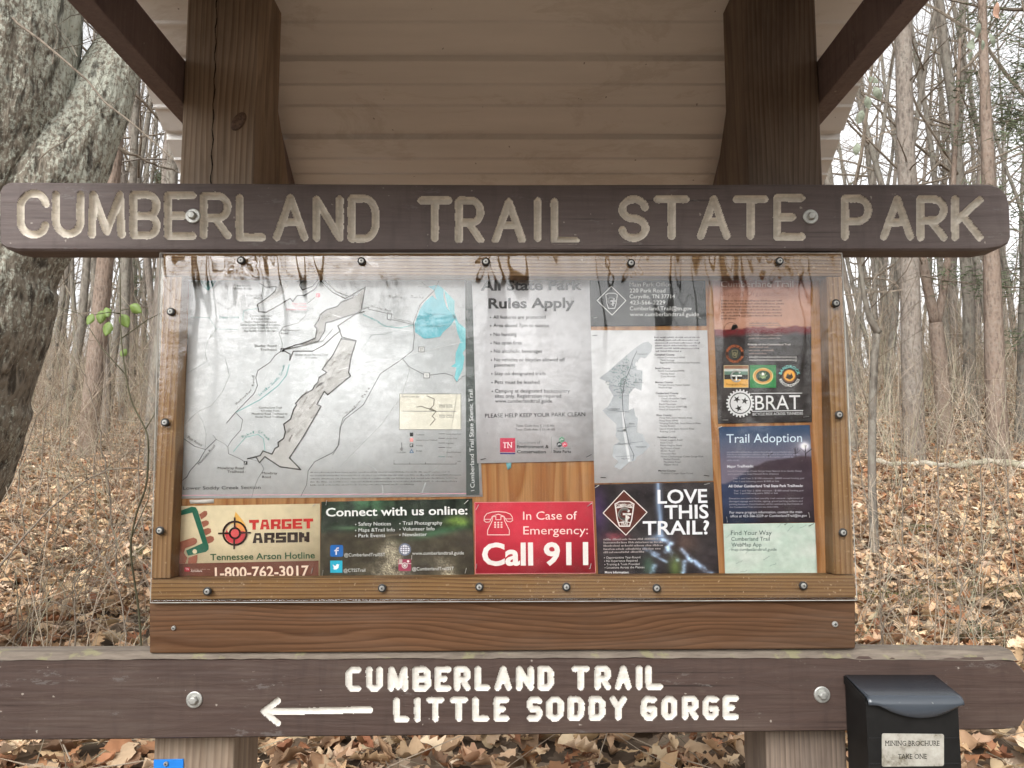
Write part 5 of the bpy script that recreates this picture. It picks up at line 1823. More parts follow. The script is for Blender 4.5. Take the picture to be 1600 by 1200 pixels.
for t, x0, x1, yb in (('@CumberlandTrailSST', 296, 690, 612), ('@CTSSTrail', 290, 498, 762), ('www.cumberlandtrail.guide', 948, 1446, 596), ('@CumberlandTrailSST', 948, 1350, 746)):
    a, b = zc(x0, yb), zc(x1, yb - 4)
    ik.text(t, a[0], b[0], a[1], 5.0, (216, 216, 212), 0, b[1], part='body_text', layer=3)


def rrect(x0, y0, x1, y1, r_, colr, part, layer):
    p_ = []
    for cx_, cy_, a0_ in ((x1 - r_, y0 + r_, -90), (x1 - r_, y1 - r_, 0), (x0 + r_, y1 - r_, 90), (x0 + r_, y0 + r_, 180)):
        for k in range(4):
            an = math.radians(a0_ + 30 * k)
            p_.append((cx_ + r_ * math.cos(an), cy_ + r_ * math.sin(an)))
    ik.put(part, p_, [tuple(range(len(p_)))], colr, layer)


a, b = zc(160, 502), zc(284, 614)
rrect(a[0], a[1], b[0], b[1], 2.5, (44, 104, 176), 'letter_icon', 1)
ik.line([zc(240, 530), zc(226, 532), zc(218, 545), zc(218, 592)], 2.0, (238, 240, 244), 'letter_icon', 2)
ik.line([zc(202, 556), zc(238, 553)], 1.8, (238, 240, 244), 'letter_icon', 2)
a, b = zc(160, 652), zc(277, 768)
ik.rect(a[0], a[1], b[0], b[1], (54, 176, 206), 'bird_icon', 1)
ik.poly([zc(*q) for q in [(186, 686), (198, 700), (216, 702), (218, 690), (232, 684), (242, 690), (250, 688), (244, 698), (240, 720), (222, 736), (200, 738), (186, 728), (202, 726), (190, 716), (196, 714), (186, 702)]], (238, 244, 246), 'bird_icon', 2)
c_ = zc(878, 545)
ik.disc(c_[0], c_[1], 9.8, (110, 116, 136), 'globe_icon', 1)
ik.disc(c_[0], c_[1], 7.4, (226, 228, 236), 'globe_icon', 2)
for k in (-1, 0, 1):
    ik.line([(c_[0] - 6.8, c_[1] + 3.2 * k), (c_[0] + 6.8, c_[1] + 3.2 * k)], .9, (84, 88, 104), 'globe_icon', 3)
    ik.line([(c_[0] + 3.6 * k, c_[1] - 6.4), (c_[0] + 3.9 * k, c_[1]), (c_[0] + 3.6 * k, c_[1] + 6.4)], .9, (84, 88, 104), 'globe_icon', 3)
a, b = zc(816, 638), zc(938, 752)
rrect(a[0], a[1], b[0], b[1], 2, (158, 68, 92), 'camera_icon', 1)
a, b = zc(822, 640), zc(854, 682)
ik.rect(a[0], a[1], b[0], b[1], (186, 170, 164), 'camera_icon', 2)
ik.line([zc(816, 682), zc(938, 680)], .9, (226, 206, 206), 'camera_icon', 3)
c_ = zc(877, 698)
ik.disc(c_[0], c_[1], 4.6, (226, 214, 214), 'camera_icon', 4)
ik.disc(c_[0], c_[1], 3.4, (142, 70, 86), 'camera_icon', 5)
ik.disc(c_[0], c_[1], 2.2, (226, 214, 214), 'camera_icon', 6)
ik.disc(*zc(910, 658), 2.0, (236, 220, 220), 'camera_icon', 4, 10)
for x, y, dx, dy in ((118, 118, 1, -7), (1448, 108, 6, -6), (82, 796, 1.5, -8), (1456, 775, 2, -8), (942, 640, .4, -6)):
    ik.staple(*zc(x, y), dx, dy)
ik.done()

# --- emergency
ze = lambda x, y: (730 + x / 6.0, 740 + y / 6.0)
EME, ik = notice('emergency_notice', 'red notice with telephone symbol reading Call 911', [(741, 784.5), (926.5, 783.5), (931, 896), (742, 897)], PY - 0.0003, (200, 58, 74))
PK = (244, 214, 208)
ik.line([(742, 785), (926, 784), (930.5, 895.5), (743, 896.5)], .8, (226, 150, 150), 'border', 1, closed=True)
a, b = ze(140, 856), ze(1135, 848)
ik.text('Call 911', a[0], b[0], a[1], 33, (238, 232, 228), 2, b[1], part='heading')
for t, x0, x1, yb in (('In Case of', 524, 1030, 432), ('Emergency:', 526, 1132, 570)):
    a, b = ze(x0, yb), ze(x1, yb - 3)
    ik.text(t, a[0], b[0], a[1], 12.6, PK, 0, b[1], part='subtitle')
hs = [(158, 440), (162, 405), (185, 375), (235, 360), (295, 356), (360, 362), (405, 380), (424, 410), (426, 440), (405, 452), (375, 448), (362, 428), (345, 400), (292, 380), (235, 400), (222, 430), (210, 452), (178, 456)]
ik.line([ze(*q) for q in hs], 1.1, PK, 'telephone_symbol', 2, closed=True)
ik.line([ze(160, 428), ze(220, 428)], .9, PK, 'telephone_symbol', 2)
ik.line([ze(364, 424), ze(424, 424)], .9, PK, 'telephone_symbol', 2)
ik.line([ze(*q) for q in [(240, 402), (268, 402), (268, 432), (316, 432), (316, 402), (344, 402), (350, 440), (395, 530), (395, 574), (190, 574), (192, 530), (235, 440)]], 1.1, PK, 'telephone_symbol', 2, closed=True)
for i in range(3):
    for j in range(3):
        a, b = ze(254 + i * 30, 452 + j * 21), ze(270 + i * 30, 466 + j * 21)
        ik.rect(a[0], a[1], b[0], b[1], PK, 'telephone_symbol', 2)
for x, y, dx, dy in ((82, 340, 4, -8), (1128, 306, 7, -5), (84, 890, 1, -7), (1150, 892, 2, -8)):
    ik.staple(*ze(x, y), dx, dy)
ik.done()


# --- love this trail
def pic_falls(u_, v_):
    n = fbm(u_ * 9, v_ * 8, 81, 6, .6)
    n2 = fbm(u_ * 22, v_ * 20, 82, 4, .6)
    base = np.stack([.20 + .16 * (n - .45), .18 + .15 * (n - .45), .19 + .15 * (n - .45)], -1)
    base += np.exp(-(((u_ - .02) / .07) ** 2 + ((v_ - .3) / .25) ** 2))[..., None] * np.array([.12, .06, .18])
    base += np.exp(-(((u_ - .17) / .09) ** 2 + ((v_ - .58) / .05) ** 2))[..., None] * np.array([.42, .12, .15]) * (n2[..., None] * 1.5)
    base += np.exp(-(((u_ - .64) / .05) ** 2 + ((v_ - .92) / .12) ** 2))[..., None] * np.array([.16, .24, .06])
    base += np.exp(-(((u_ - .42) / .05) ** 2 + ((v_ - .9) / .1) ** 2))[..., None] * np.array([.06, .16, .10])
    base += np.exp(-(((u_ - .74) / .1) ** 2 + ((v_ - .65) / .12) ** 2))[..., None] * np.array([.10, .05, .02])
    fall = np.exp(-(((u_ - .535) / .028) ** 2)) * (v_ < .58) * (.25 + .35 * vnoise(u_ * 60, v_ * 5, 83))
    fall += np.exp(-(((u_ - .51) / (.05 + .1 * np.clip(v_ - .55, 0, .1) * 6)) ** 2 + ((v_ - .60) / .05) ** 2)) * .4

    def seg(x0, y0, x1, y1, w_, a_):
        dx, dy = x1 - x0, y1 - y0
        t = np.clip(((u_ - x0) * dx + (v_ - y0) * dy) / (dx * dx + dy * dy), 0, 1)
        d = np.hypot(u_ - x0 - t * dx, v_ - y0 - t * dy)
        return np.exp(-(d / w_) ** 2) * a_ * np.clip(n2 * 2.6 - .6, 0, 1.4)
    for q in ((.55, .62, .62, .66, .02, .5), (.58, .70, .66, .84, .02, .5), (.70, .72, .78, .85, .02, .5), (.76, .82, .93, .99, .025, .55), (.40, .72, .50, .78, .02, .5), (.46, .78, .57, .86, .015, .45), (.47, .90, .44, 1.0, .02, .55), (.72, .86, .70, 1.0, .02, .5), (.6, .68, .57, .75, .02, .4)):
        fall = fall + seg(*q)
    return base + fall[..., None] * np.array([.68, .86, 1.05])


zl = lambda x, y: (920 + x / 6.0, 740 + y / 6.0)
LOV, ik = notice('volunteer_poster', 'dark waterfall poster with brown diamond emblem reading LOVE THIS TRAIL', [(929, 757), (1115, 753), (1123.5, 897.5), (934.5, 898.5)], PY - 0.0001, pic=pic_falls, nx=150, ny=120, cat='poster')
for t, x0, x1, yb in (('LOVE', 645, 1110, 279), ('THIS', 710, 1122, 424), ('TRAIL?', 506, 1128, 573)):
    a, b = zl(x0, yb), zl(x1, yb - 8)
    ik.text(t, a[0], b[0], a[1], 20.6, (236, 236, 240), 1, b[1], part='heading', layer=3)
ik.poly([zl(328, 158), zl(545, 362), zl(347, 576), zl(134, 370)], (92, 50, 44), 'diamond_emblem', 2)
ik.line([zl(328, 158), zl(545, 362), zl(347, 576), zl(134, 370)], 1.3, (234, 226, 220), 'diamond_emblem', 3, closed=True)
c_ = zl(334, 378)
ct_shield(c_[0], c_[1], 15.5, (234, 228, 222), None, 'diamond_emblem')
for i, yy in enumerate((625, 655, 685, 716, 746)):
    a, b = zl(138, yy), zl((640, 690, 690, 680, 510)[i], yy - 6)
    ik.greek(a[0], b[0], a[1], 3.0, (170, 160, 158), 'body_text', dy=b[1] - a[1])
for t, x0, x1, yb in (('Opportunities Year-Round', 162, 482, 797), ('No Experience Required', 164, 456, 828), ('Training & Tools Provided', 166, 474, 860), ('Locations Across the Plateau', 168, 520, 890)):
    a, b = zl(x0, yb), zl(x1, yb - 4)
    ik.text(t, a[0], b[0], a[1], 3.4, (206, 202, 200), 0, b[1], part='body_text', layer=3)
    ik.disc(a[0] - 2.6, a[1] - 1.3, .7, (206, 202, 200), 'body_text', 3, 6)
a, b = zl(150, 934), zl(376, 932)
ik.text('More Information:', a[0], b[0], a[1], 3.4, (228, 226, 226), 1, part='body_text', layer=3)
ik.staple(*zl(60, 132), 6, -4)
ik.staple(*zl(1086, 102), 8, -2)
ik.done()

# torn teal scrap left on the plywood
SCR, ik = notice('paper_scrap', 'tiny torn teal paper scrap on bare plywood under the rules notice', [(790, 721), (799, 721), (798.5, 731), (793, 734)], PY, (120, 176, 182), cat='scrap')
SC2, ik = notice('paper_remnant', 'torn strip of white paper left on plywood above the arson notice', [(296, 781), (334, 780), (334, 786), (297, 787)], PY, (196, 190, 184), cat='scrap')

# ------------------------------------------------------------------ brochure box and trail marker
bb = thing('brochure_box', 'black plastic box with hinged lid labelled MINING BROCHURE TAKE ONE', 'brochure box', P(1420, 1290, 1.36))
BY0, BY1 = 1.318, 1.3975
zb0, zb1 = P(1400, 1330, BY0)[2], P(1400, 1093, BY0)[2]
xb0, xb1 = P(1353, 1100, BY0)[0], P(1497, 1100, BY0)[0]
zt1 = P(1400, 1056, BY1)[2]
mb = MB()
v = []
for x in (xb0, xb1):
    v += [(x, BY0, zb0), (x, BY1, zb0), (x, BY1, zt1 - 0.002), (x, BY0 + 0.006, zb1 + 0.002), (x, BY0, zb1 - 0.006)]
mb.add(v, [(0, 1, 2, 3, 4), (9, 8, 7, 6, 5)] + [(i, i + 5, (i + 1) % 5 + 5, (i + 1) % 5) for i in range(5)])
for zz in (P(1400, 1153, BY0)[2], P(1400, 1193, BY0)[2]):
    mb.box(xb0 + 0.002, xb1 - 0.002, BY0 - 0.0012, BY0 + 0.001, zz - 0.0009, zz + 0.0009)
mb.build('body', M['box'], bb, bevel=0.0015)
# lid: sloped top, rounded front lip, curved flap
lidx0, lidx1 = xb0 + 0.0005, xb1 + 0.005
ld = MB()
prof = [(BY1 - 0.002, zt1), (BY1 - 0.03, zt1 - 0.0125 + .004), (BY0 - 0.002, zb1 + 0.0045), (BY0 - 0.0065, zb1 + 0.0015), (BY0 - 0.0075, zb1 - 0.003)]
prof = [(BY1 - 0.001, zt1 + .001), (BY0 + 0.004, zb1 + 0.0055), (BY0 - 0.003, zb1 + 0.0035), (BY0 - 0.007, zb1 - 0.0005), (BY0 - 0.0085, zb1 - 0.0055)]
NX = 24
V, cols = [], NX + 1
zflap = P(1436, 1121, BY0 - .008)[2]
for i in range(cols):
    t = i / NX
    x = lidx0 + (lidx1 - lidx0) * t
    sc_ = 0.0 if t < .10 or t > .97 else math.sin(math.pi * (t - .10) / .87) ** 0.8
    row = [(x, a, b) for a, b in prof]
    zl_ = prof[-1][1] - sc_ * (prof[-1][1] - zflap)
    row += [(x, BY0 - 0.0083 - 0.001 * sc_, prof[-1][1] * .5 + zl_ * .5 - 1e-5), (x, BY0 - 0.006 - 0.004 * sc_, zl_ - 2e-5)]
    V += row
R_ = len(prof) + 2
ld.add(V, [(i * R_ + j, (i + 1) * R_ + j, (i + 1) * R_ + j + 1, i * R_ + j + 1) for i in range(NX) for j in range(R_ - 1)])
lo = ld.build('lid', M['lid'], bb, smooth=True)
s_ = lo.modifiers.new('thickness', 'SOLIDIFY')
s_.thickness = 0.0022
s_.offset = 0
# side cheek of the lid
ck = MB()
xs_ = xb0 - 0.0022
cz = [(BY1 - 0.001, zt1 + .0005), (BY0 - 0.002, zb1 + 0.003), (BY0 - .001, zb1 - 0.004), (BY0 + 0.012, zb1 - 0.006), (BY1 - 0.02, zt1 - 0.016), (BY1 - .001, zt1 - 0.012)]
v = [(x, a, b) for x in (xs_, xs_ + 0.0018) for a, b in cz]
ck.add(v, [(5, 4, 3, 2, 1, 0), (6, 7, 8, 9, 10, 11)] + [(i, (i + 1) % 6, (i + 1) % 6 + 6, i + 6) for i in range(6)])
ch = ck.build('lid_cheek', M['box'], bb)
ch.parent = lo
lbl = MB()
pts = []
for cx_, cy_, a0_ in ((1472, 1150, -90), (1472, 1194, 0), (1381, 1195, 90), (1381, 1149, 180)):
    for k in range(4):
        an = math.radians(a0_ + 30 * k)
        pts.append((cx_ + 3 * math.cos(an), cy_ + 3 * math.sin(an)))
lbl.prism(pts, BY0 - 0.0022, BY0 - 0.0014)
lob = lbl.build('label_plate', M['label'], bb)
ik = Ink(bb, BY0 - 0.0022)
for t, x0, x1, yb in (('MINING BROCHURE', 1382.5, 1468, 1165), ('TAKE ONE', 1403, 1448, 1185.5)):
    ik.text(t, x0, x1, yb, 7.4, (42, 40, 38), 0, part='label_text', layer=1, serif=True)
ik.done()
for o_ in list(bb.children):
    if o_.name.startswith('label_text'):
        o_.parent = lob

tmk = thing('trail_marker', 'small blue plate screwed to the foot of the left post', 'trail marker', P(263, 1240, PF))
MB().prism([(240, 1187), (286.5, 1186), (286.5, 1262), (240, 1262)], PF - 0.003, PF - 0.0006).build('plate', M['blue'], tmk, bevel=0.0006)
screw(tmk, 260, 1193, PF - 0.003, False, 0.0065)

# ------------------------------------------------------------------ ground
YP = [-60, -30, -14, -6, -2, 1.5, 2.4, 4.4, 7.0, 10.0, 15.0, 22.0, 27.0, 40.0, 120.0, 260.0]
ZL = [1.6, 1.0, 0.4, 0.1, -.05, 0.15, 0.50, 0.55, 0.92, 1.40, 2.25, 3.25, 3.60, 3.4, 1.0, -2.0]
ZR = [1.6, 1.0, 0.4, 0.1, -.05, 0.15, 0.50, 0.55, 0.95, 1.45, 2.52, 3.95, 4.45, 4.4, 2.0, -2.0]
YF = np.linspace(-60, 260, 1601)
_k = np.exp(-(np.arange(-12, 13) / 5.0) ** 2)
_k /= _k.sum()
GLs = np.convolve(np.pad(np.interp(YF, YP, ZL), 12, mode='edge'), _k, 'valid')
GRs = np.convolve(np.pad(np.interp(YF, YP, ZR), 12, mode='edge'), _k, 'valid')


def gz(x, y):
    x, y = np.asarray(x, float), np.asarray(y, float)
    a = np.clip(x / (np.abs(y) * 0.5 + 1) * 0.5 + 0.5, 0, 1)
    z = np.interp(y, YF, GLs) * (1 - a) + np.interp(y, YF, GRs) * a
    n = (fbm(x * .45 + 40, y * .45 + 40, 91, 4) - .5) * 0.32 * np.clip((y - 1.8) / 3, 0.15, 1)
    n2 = (fbm(x * 3 + 80, y * 3 + 80, 92, 3) - .5) * 0.07
    return z + n + n2


gm, gnt, gb = new_mat('leaf_litter_soil')
gco = obj_co(gnt)
vor = gnt.nodes.new("ShaderNodeTexVoronoi")
vor.inputs["Scale"].default_value = 11.0
nn_ = gnt.nodes.new("ShaderNodeTexNoise"); nn_.inputs["Scale"].default_value = 9; nn_.inputs["Detail"].default_value = 3
gnt.links.new(gco, nn_.inputs["Vector"])
mxv = gnt.nodes.new("ShaderNodeVectorMath"); mxv.operation = 'ADD'
gnt.links.new(gco, mxv.inputs[0])
sv_ = gnt.nodes.new("ShaderNodeVectorMath"); sv_.operation = 'SCALE'; sv_.inputs["Scale"].default_value = 0.12
gnt.links.new(nn_.outputs["Color"], sv_.inputs[0]); gnt.links.new(sv_.outputs[0], mxv.inputs[1])
gnt.links.new(mxv.outputs[0], vor.inputs["Vector"])
sep = gnt.nodes.new("ShaderNodeSeparateColor")
gnt.links.new(vor.outputs["Color"], sep.inputs[0])
gc = ramp(gnt, sep.outputs[0], [(0.0, (0.04, 0.03, 0.023)), (0.3, (0.11, 0.08, 0.058)), (0.6, (0.23, 0.172, 0.124)), (1.0, (0.35, 0.27, 0.20))])
big = noise_n(gnt, gco, 0.9, 4, 0.6)
gc = mix(gnt, ramp(gnt, big, [(0.35, (0, 0, 0)), (0.7, (0.45,) * 3)]), gc, (0.13, 0.10, 0.072))
gnt.links.new(gc, gb.inputs["Base Color"])
gb.inputs["Roughness"].default_value = 0.95
gb.inputs["Specular IOR Level"].default_value = 0.05
bump(gnt, gb, vor.outputs["Distance"], 0.6, 0.04)

gx = np.unique(np.concatenate([np.linspace(-160, -24, 24), np.linspace(-24, 24, 193), np.linspace(24, 160, 24)]))
gy = np.unique(np.concatenate([np.linspace(-60, 1, 60), np.linspace(1, 30, 150), np.linspace(30, 258, 50)]))
X, Y = np.meshgrid(gx, gy)
V = np.stack([X, Y, gz(X, Y)], -1).reshape(-1, 3)
idx = np.arange(len(gx) * len(gy)).reshape(len(gy), len(gx))
Fq = np.stack([idx[:-1, :-1], idx[:-1, 1:], idx[1:, 1:], idx[1:, :-1]], -1).reshape(-1, 4)
gro = np_mesh('ground', V, Fq, gm, smooth=True)
tag(gro, 'leaf covered forest floor rising to a low crest', None, kind='structure')

# ------------------------------------------------------------------ fallen leaves (uncountable)
def leaf_template(kind, r):
    """lobed or oval leaf, 2 columns either side of the midrib, curled and folded"""
    n = 11
    t = np.linspace(0, 1, n)
    if kind == 0:      # oak: lobes
        wv = np.array([.012, .06, .17, .09, .28, .15, .33, .17, .24, .13, .02])
    elif kind == 1:    # beech / hickory oval
        wv = np.array([.012, .06, .15, .22, .265, .28, .265, .22, .15, .07, .004])
    elif kind == 2:    # broad tulip/maple
        wv = np.array([.012, .02, .25, .40, .34, .24, .34, .28, .16, .10, .01])
    else:              # narrow
        wv = np.array([.012, .05, .10, .14, .165, .17, .155, .13, .09, .045, .004])
    wv = wv * (1 + r.uniform(-.12, .12, n))
    bend = r.uniform(-1.6, 2.4)
    fold = r.uniform(-.3, 1.5)
    twist = r.uniform(-1.1, 1.1)
    wav = r.uniform(-.12, .12, (n, 2))
    V = []
    for i in range(n):
        an = bend * (t[i] - .5)
        cx = (t[i] - .5) if abs(bend) < .05 else math.sin(an) / bend
        cz = 0 if abs(bend) < .05 else (1 - math.cos(an)) / bend
        for j, s in ((0, -1), (1, 0), (2, 1)):
            w_ = wv[i] * s
            zz = cz + abs(w_) * fold * .8 + (wav[i, 0 if s < 0 else 1] * wv[i] * 2 if s else 0)
            off = .05 * abs(s) * (1 if kind in (0, 2) and wv[i] > .2 else 0)
            ph = twist * (t[i] - .5)
            yy = w_ * (1 - .25 * abs(fold))
            V.append((cx + off, yy * math.cos(ph) - (zz - cz) * math.sin(ph), cz + (zz - cz) * math.cos(ph) + yy * math.sin(ph)))
    Fs = []
    for i in range(n - 1):
        for j in range(2):
            a = i * 3 + j
            Fs.append((a, a + 3, a + 4, a + 1))
    return np.array(V), np.array(Fs)


LR = np.random.RandomState(5)
TEMPL = [leaf_template(k % 4 if k % 5 else 0, LR) for k in range(36)]
PAL = np.array([(0.50, 0.385, 0.28), (0.42, 0.31, 0.22), (0.58, 0.47, 0.36), (0.34, 0.23, 0.155), (0.47, 0.37, 0.28), (0.30, 0.165, 0.10), (0.22, 0.11, 0.07), (0.62, 0.54, 0.45), (0.17, 0.12, 0.09), (0.40, 0.34, 0.27)])
PW = np.array([.17, .16, .13, .15, .12, .09, .06, .06, .09, .05])


def scatter_leaves(n, d0, d1, size, seed, half=0.70, lift=0.02, visible_bias=True, power=1.0):
    r = np.random.RandomState(seed)
    dep = d0 + (d1 - d0) * r.rand(n * 2) ** power
    lat = r.uniform(-half, half, n * 2)
    if visible_bias:        # what the board hides gets a thinner cover
        hid = (lat > -0.36) & (lat < 0.36) & (dep > 3.6)
        keep = ~hid | (r.rand(n * 2) < 0.30)
    else:
        keep = np.ones(n * 2, bool)
    dep, lat = dep[keep][:n], lat[keep][:n]
    n = len(dep)
    x = lat * dep
    z = gz(x, dep)
    ti = r.randint(0, len(TEMPL), n)
    yaw = r.uniform(0, 2 * math.pi, n)
    tx, ty = r.normal(0, .40, n), r.normal(0, .40, n)
    sz = size[0] + (size[1] - size[0]) * r.rand(n) ** 1.4
    flip = np.where(r.rand(n) < .4, -1.0, 1.0)
    ci = r.choice(len(PAL), n, p=PW / PW.sum())
    col = PAL[ci] * np.array([1.12, 1.0, .84]) * r.uniform(.75, 1.2, (n, 1)) * r.uniform(.96, 1.04, (n, 3))
    Vs, Fs, Cs = [], [], []
    base = 0
    for k, (tv, tf) in enumerate(TEMPL):
        s = np.where(ti == k)[0]
        if not len(s):
            continue
        v = tv[None] * sz[s, None, None]
        v = v * np.stack([np.ones(len(s)), np.ones(len(s)), flip[s]], 1)[:, None, :]
        # tilt about x then y, then yaw
        c, d = np.cos(tx[s])[:, None], np.sin(tx[s])[:, None]
        y1, z1 = v[..., 1] * c - v[..., 2] * d, v[..., 1] * d + v[..., 2] * c
        c, d = np.cos(ty[s])[:, None], np.sin(ty[s])[:, None]
        x2, z2 = v[..., 0] * c + z1 * d, -v[..., 0] * d + z1 * c
        c, d = np.cos(yaw[s])[:, None], np.sin(yaw[s])[:, None]
        x3, y3 = x2 * c - y1 * d, x2 * d + y1 * c
        w = np.stack([x3 + x[s, None], y3 + dep[s, None], z2 + z[s, None] + lift * r.rand(len(s))[:, None] + .012], -1).reshape(-1, 3)
        m = tv.shape[0]
        f = (tf[None] + (np.arange(len(s)) * m)[:, None, None] + base).reshape(-1, 4)
        Vs.append(w)
        Fs.append(f)
        Cs.append(np.repeat(col[s], m, 0))
        base += len(w)
    return np.vstack(Vs), np.vstack(Fs), np.vstack(Cs)


parts = [scatter_leaves(5200, 2.15, 4.6, (.05, .15), 1, .78, .06, False), scatter_leaves(20000, 4.3, 11.0, (.05, .135), 2, .74, .06, power=.8), scatter_leaves(30000, 10.5, 27.0, (.06, .13), 3, .72, .05, power=.75), scatter_leaves(16000, 2.6, 14.0, (.06, .15), 4, 1.5, .05, False, power=.7)]
off = 0
Vs, Fs, Cs = [], [], []
for v, f, c in parts:
    Vs.append(v); Fs.append(f + off); Cs.append(c)
    off += len(v)
lv = np_mesh('leaf_litter', np.vstack(Vs), np.vstack(Fs), M['leaf'], col=np.vstack(Cs), smooth=True)
tag(lv, 'dry tan and russet leaves covering the forest floor', 'leaf litter', kind='stuff')


# ------------------------------------------------------------------ branching growth
def grow(mb, p, d, L, r0, r1, r, n=4, wander=.18, seg=5, up=.0, col=None, sides=None):
    pts = [np.array(p, float)]
    d = np.array(d, float) / np.linalg.norm(d)
    for i in range(seg):
        d = d + r.normal(0, wander, 3) + np.array([0, 0, up])
        d /= np.linalg.norm(d)
        pts.append(pts[-1] + d * L / seg)
    mb.tube(pts, np.linspace(r0, r1, seg + 1), sides or n, cap=False, col=col)
    return pts, d


def side_dir(d, r, ang):
    a = r.normal(0, 1, 3)
    a -= d * np.dot(a, d)
    a /= np.linalg.norm(a) + 1e-9
    return d * math.cos(ang) + a * math.sin(ang)


def ramify(mb, pts, L, r0, r, depth, k, ang=(.6, 1.1), start=.25, up=.03, ratio=.5, col=None):
    P_ = np.array(pts)
    for _ in range(k):
        t = start + (1 - start) * r.rand()
        f = t * (len(P_) - 1)
        i = min(int(f), len(P_) - 2)
        p = P_[i] + (P_[i + 1] - P_[i]) * (f - i)
        d = P_[i + 1] - P_[i]
        d /= np.linalg.norm(d)
        l_ = L * ratio * (1.15 - .6 * t) * r.uniform(.6, 1.3)
        rr = r0 * .5 * (1.1 - .6 * t)
        q, _ = grow(mb, p, side_dir(d, r, r.uniform(*ang)), l_, rr, max(rr * .3, .0015), r, 3, .16, 4 if depth > 1 else 3, up, col)
        if depth > 1:
            ramify(mb, q, l_, rr, r, depth - 1, max(2, int(k * .6)), ang, .2, up, .5, col)


def hardwood(name, h, r0, seed, lean=.03, first=.28, nb=13, sub=5, mat='bark_grey', label='', twigdepth=2, group=None, fork=None, bwander=.035):
    r = np.random.RandomState(seed)
    t = thing(name, label, 'tree', (0, 0, 0), group)
    mb = MB()
    pts, d = grow(mb, (0, 0, -.25), (r.normal(0, lean), r.normal(0, lean), 1), h, r0, r0 * .22, r, 9, bwander, 14, .02)
    P_ = np.array(pts)
    # root flare
    tr = mb.build('trunk', M[mat], t, smooth=True)
    br = MB()
    for i in range(nb):
        u_ = first + (1 - first) * (i + r.rand()) / nb
        f = u_ * (len(P_) - 1)
        k = min(int(f), len(P_) - 2)
        p = P_[k] + (P_[k + 1] - P_[k]) * (f - k)
        rr = r0 * (1 - .78 * u_) * r.uniform(.28, .5)
        L_ = h * .26 * (1.15 - .75 * u_) * r.uniform(.6, 1.25)
        an = r.uniform(0, 2 * math.pi)
        el = r.uniform(.25, .9)
        q, _ = grow(br, p, (math.cos(an) * math.cos(el), math.sin(an) * math.cos(el), math.sin(el)), L_, rr, rr * .25, r, 5, .13, 6, .05)
        ramify(br, q, L_, rr * .8, r, twigdepth, sub, up=.05)
    br.build('branches', M['twig' if mat == 'bark_grey' else mat], t)
    return t


def needle_clump(V, Fs, Cs, c, axis, size, r, n, col):
    for _ in range(n * 2):
        p = c + r.normal(0, size * .45, 3) * np.array([1, 1, .75])
        d = r.normal(0, 1, 3)
        d[2] = abs(d[2]) * .5 - .15
        d /= np.linalg.norm(d)
        s = np.cross(d, r.normal(0, 1, 3))
        s /= np.linalg.norm(s) + 1e-9
        l_ = r.uniform(.07, .15) * size * 3.2
        w_ = r.uniform(.006, .011) * size * 3.2
        k = len(V)
        V += [p - s * w_, p + s * w_, p + d * l_ + s * w_ * .3, p + d * l_ - s * w_ * .3]
        Fs.append((k, k + 1, k + 2, k + 3))
        cc = np.array(col) * r.uniform(.6, 1.35)
        Cs += [cc] * 4


def pine(name, h, r0, seed, crown0, mat, label, nb=22, clumps=7, spread=1.0, group=None, needles=16, stubs=16, lean=.015, col=(.115, .135, .08), nsize=.34):
    r = np.random.RandomState(seed)
    t = thing(name, label, 'tree', (0, 0, 0), group)
    mb = MB()
    pts, d = grow(mb, (0, 0, -.25), (r.normal(0, lean), r.normal(0, lean), 1), h, r0, r0 * .2, r, 14, .012, 16, .01)
    P_ = np.array(pts)
    mb.build('trunk', M[mat], t, smooth=True)
    br = MB()

    def at(u_):
        f = u_ * (len(P_) - 1)
        k = min(int(f), len(P_) - 2)
        return P_[k] + (P_[k + 1] - P_[k]) * (f - k)
    for i in range(stubs):                       # dead twiggy limbs below the crown
        u_ = r.uniform(.10, crown0)
        an = r.uniform(0, 2 * math.pi)
        L_ = r.uniform(.25, 1.5)
        q, _ = grow(br, at(u_), (math.cos(an), math.sin(an), r.uniform(-.25, .25)), L_, r0 * .10, r0 * .03, r, 3, .12, 4)
        ramify(br, q, L_, r0 * .09, r, 1, 4, (.5, 1.0))
    V, Fs, Cs = [], [], []
    for i in range(nb):
        u_ = crown0 + (1 - crown0) * (i + r.rand()) / nb
        an = r.uniform(0, 2 * math.pi)
        L_ = spread * h * .20 * (1.25 - .95 * (u_ - crown0) / (1 - crown0)) * r.uniform(.7, 1.2)
        q, _ = grow(br, at(u_), (math.cos(an), math.sin(an), r.uniform(.0, .35)), L_, r0 * .16, r0 * .03, r, 4, .10, 6, .01)
        q = np.array(q)
        for k in range(clumps):
            w_ = .3 + .7 * r.rand()
            f = w_ * (len(q) - 1)
            j = min(int(f), len(q) - 2)
            c = q[j] + (q[j + 1] - q[j]) * (f - j) + r.normal(0, .16 * L_ * .5, 3) * np.array([1, 1, .5])
            br.tube([q[j], c], r0 * .02, 3, cap=False)
            needle_clump(V, Fs, Cs, c, None, nsize, r, needles, col)
    br.build('branches', M['twig'], t)
    np_mesh('needles', np.array(V), np.array(Fs), M['needles'], t, col=np.array(Cs))
    return t


def place(t, px, y, rz=0, sc=1.0, z=None):
    x = (px - 800) / F * y * 1.0
    t.location = (x, y, float(gz(x, y)) if z is None else z)
    t.rotation_euler = (0, 0, rz)
    t.scale = (sc, sc, sc)
    return t


def at_px(px, y):
    x = (px - 800) / F * y
    return (x, y, float(gz(x, y)))


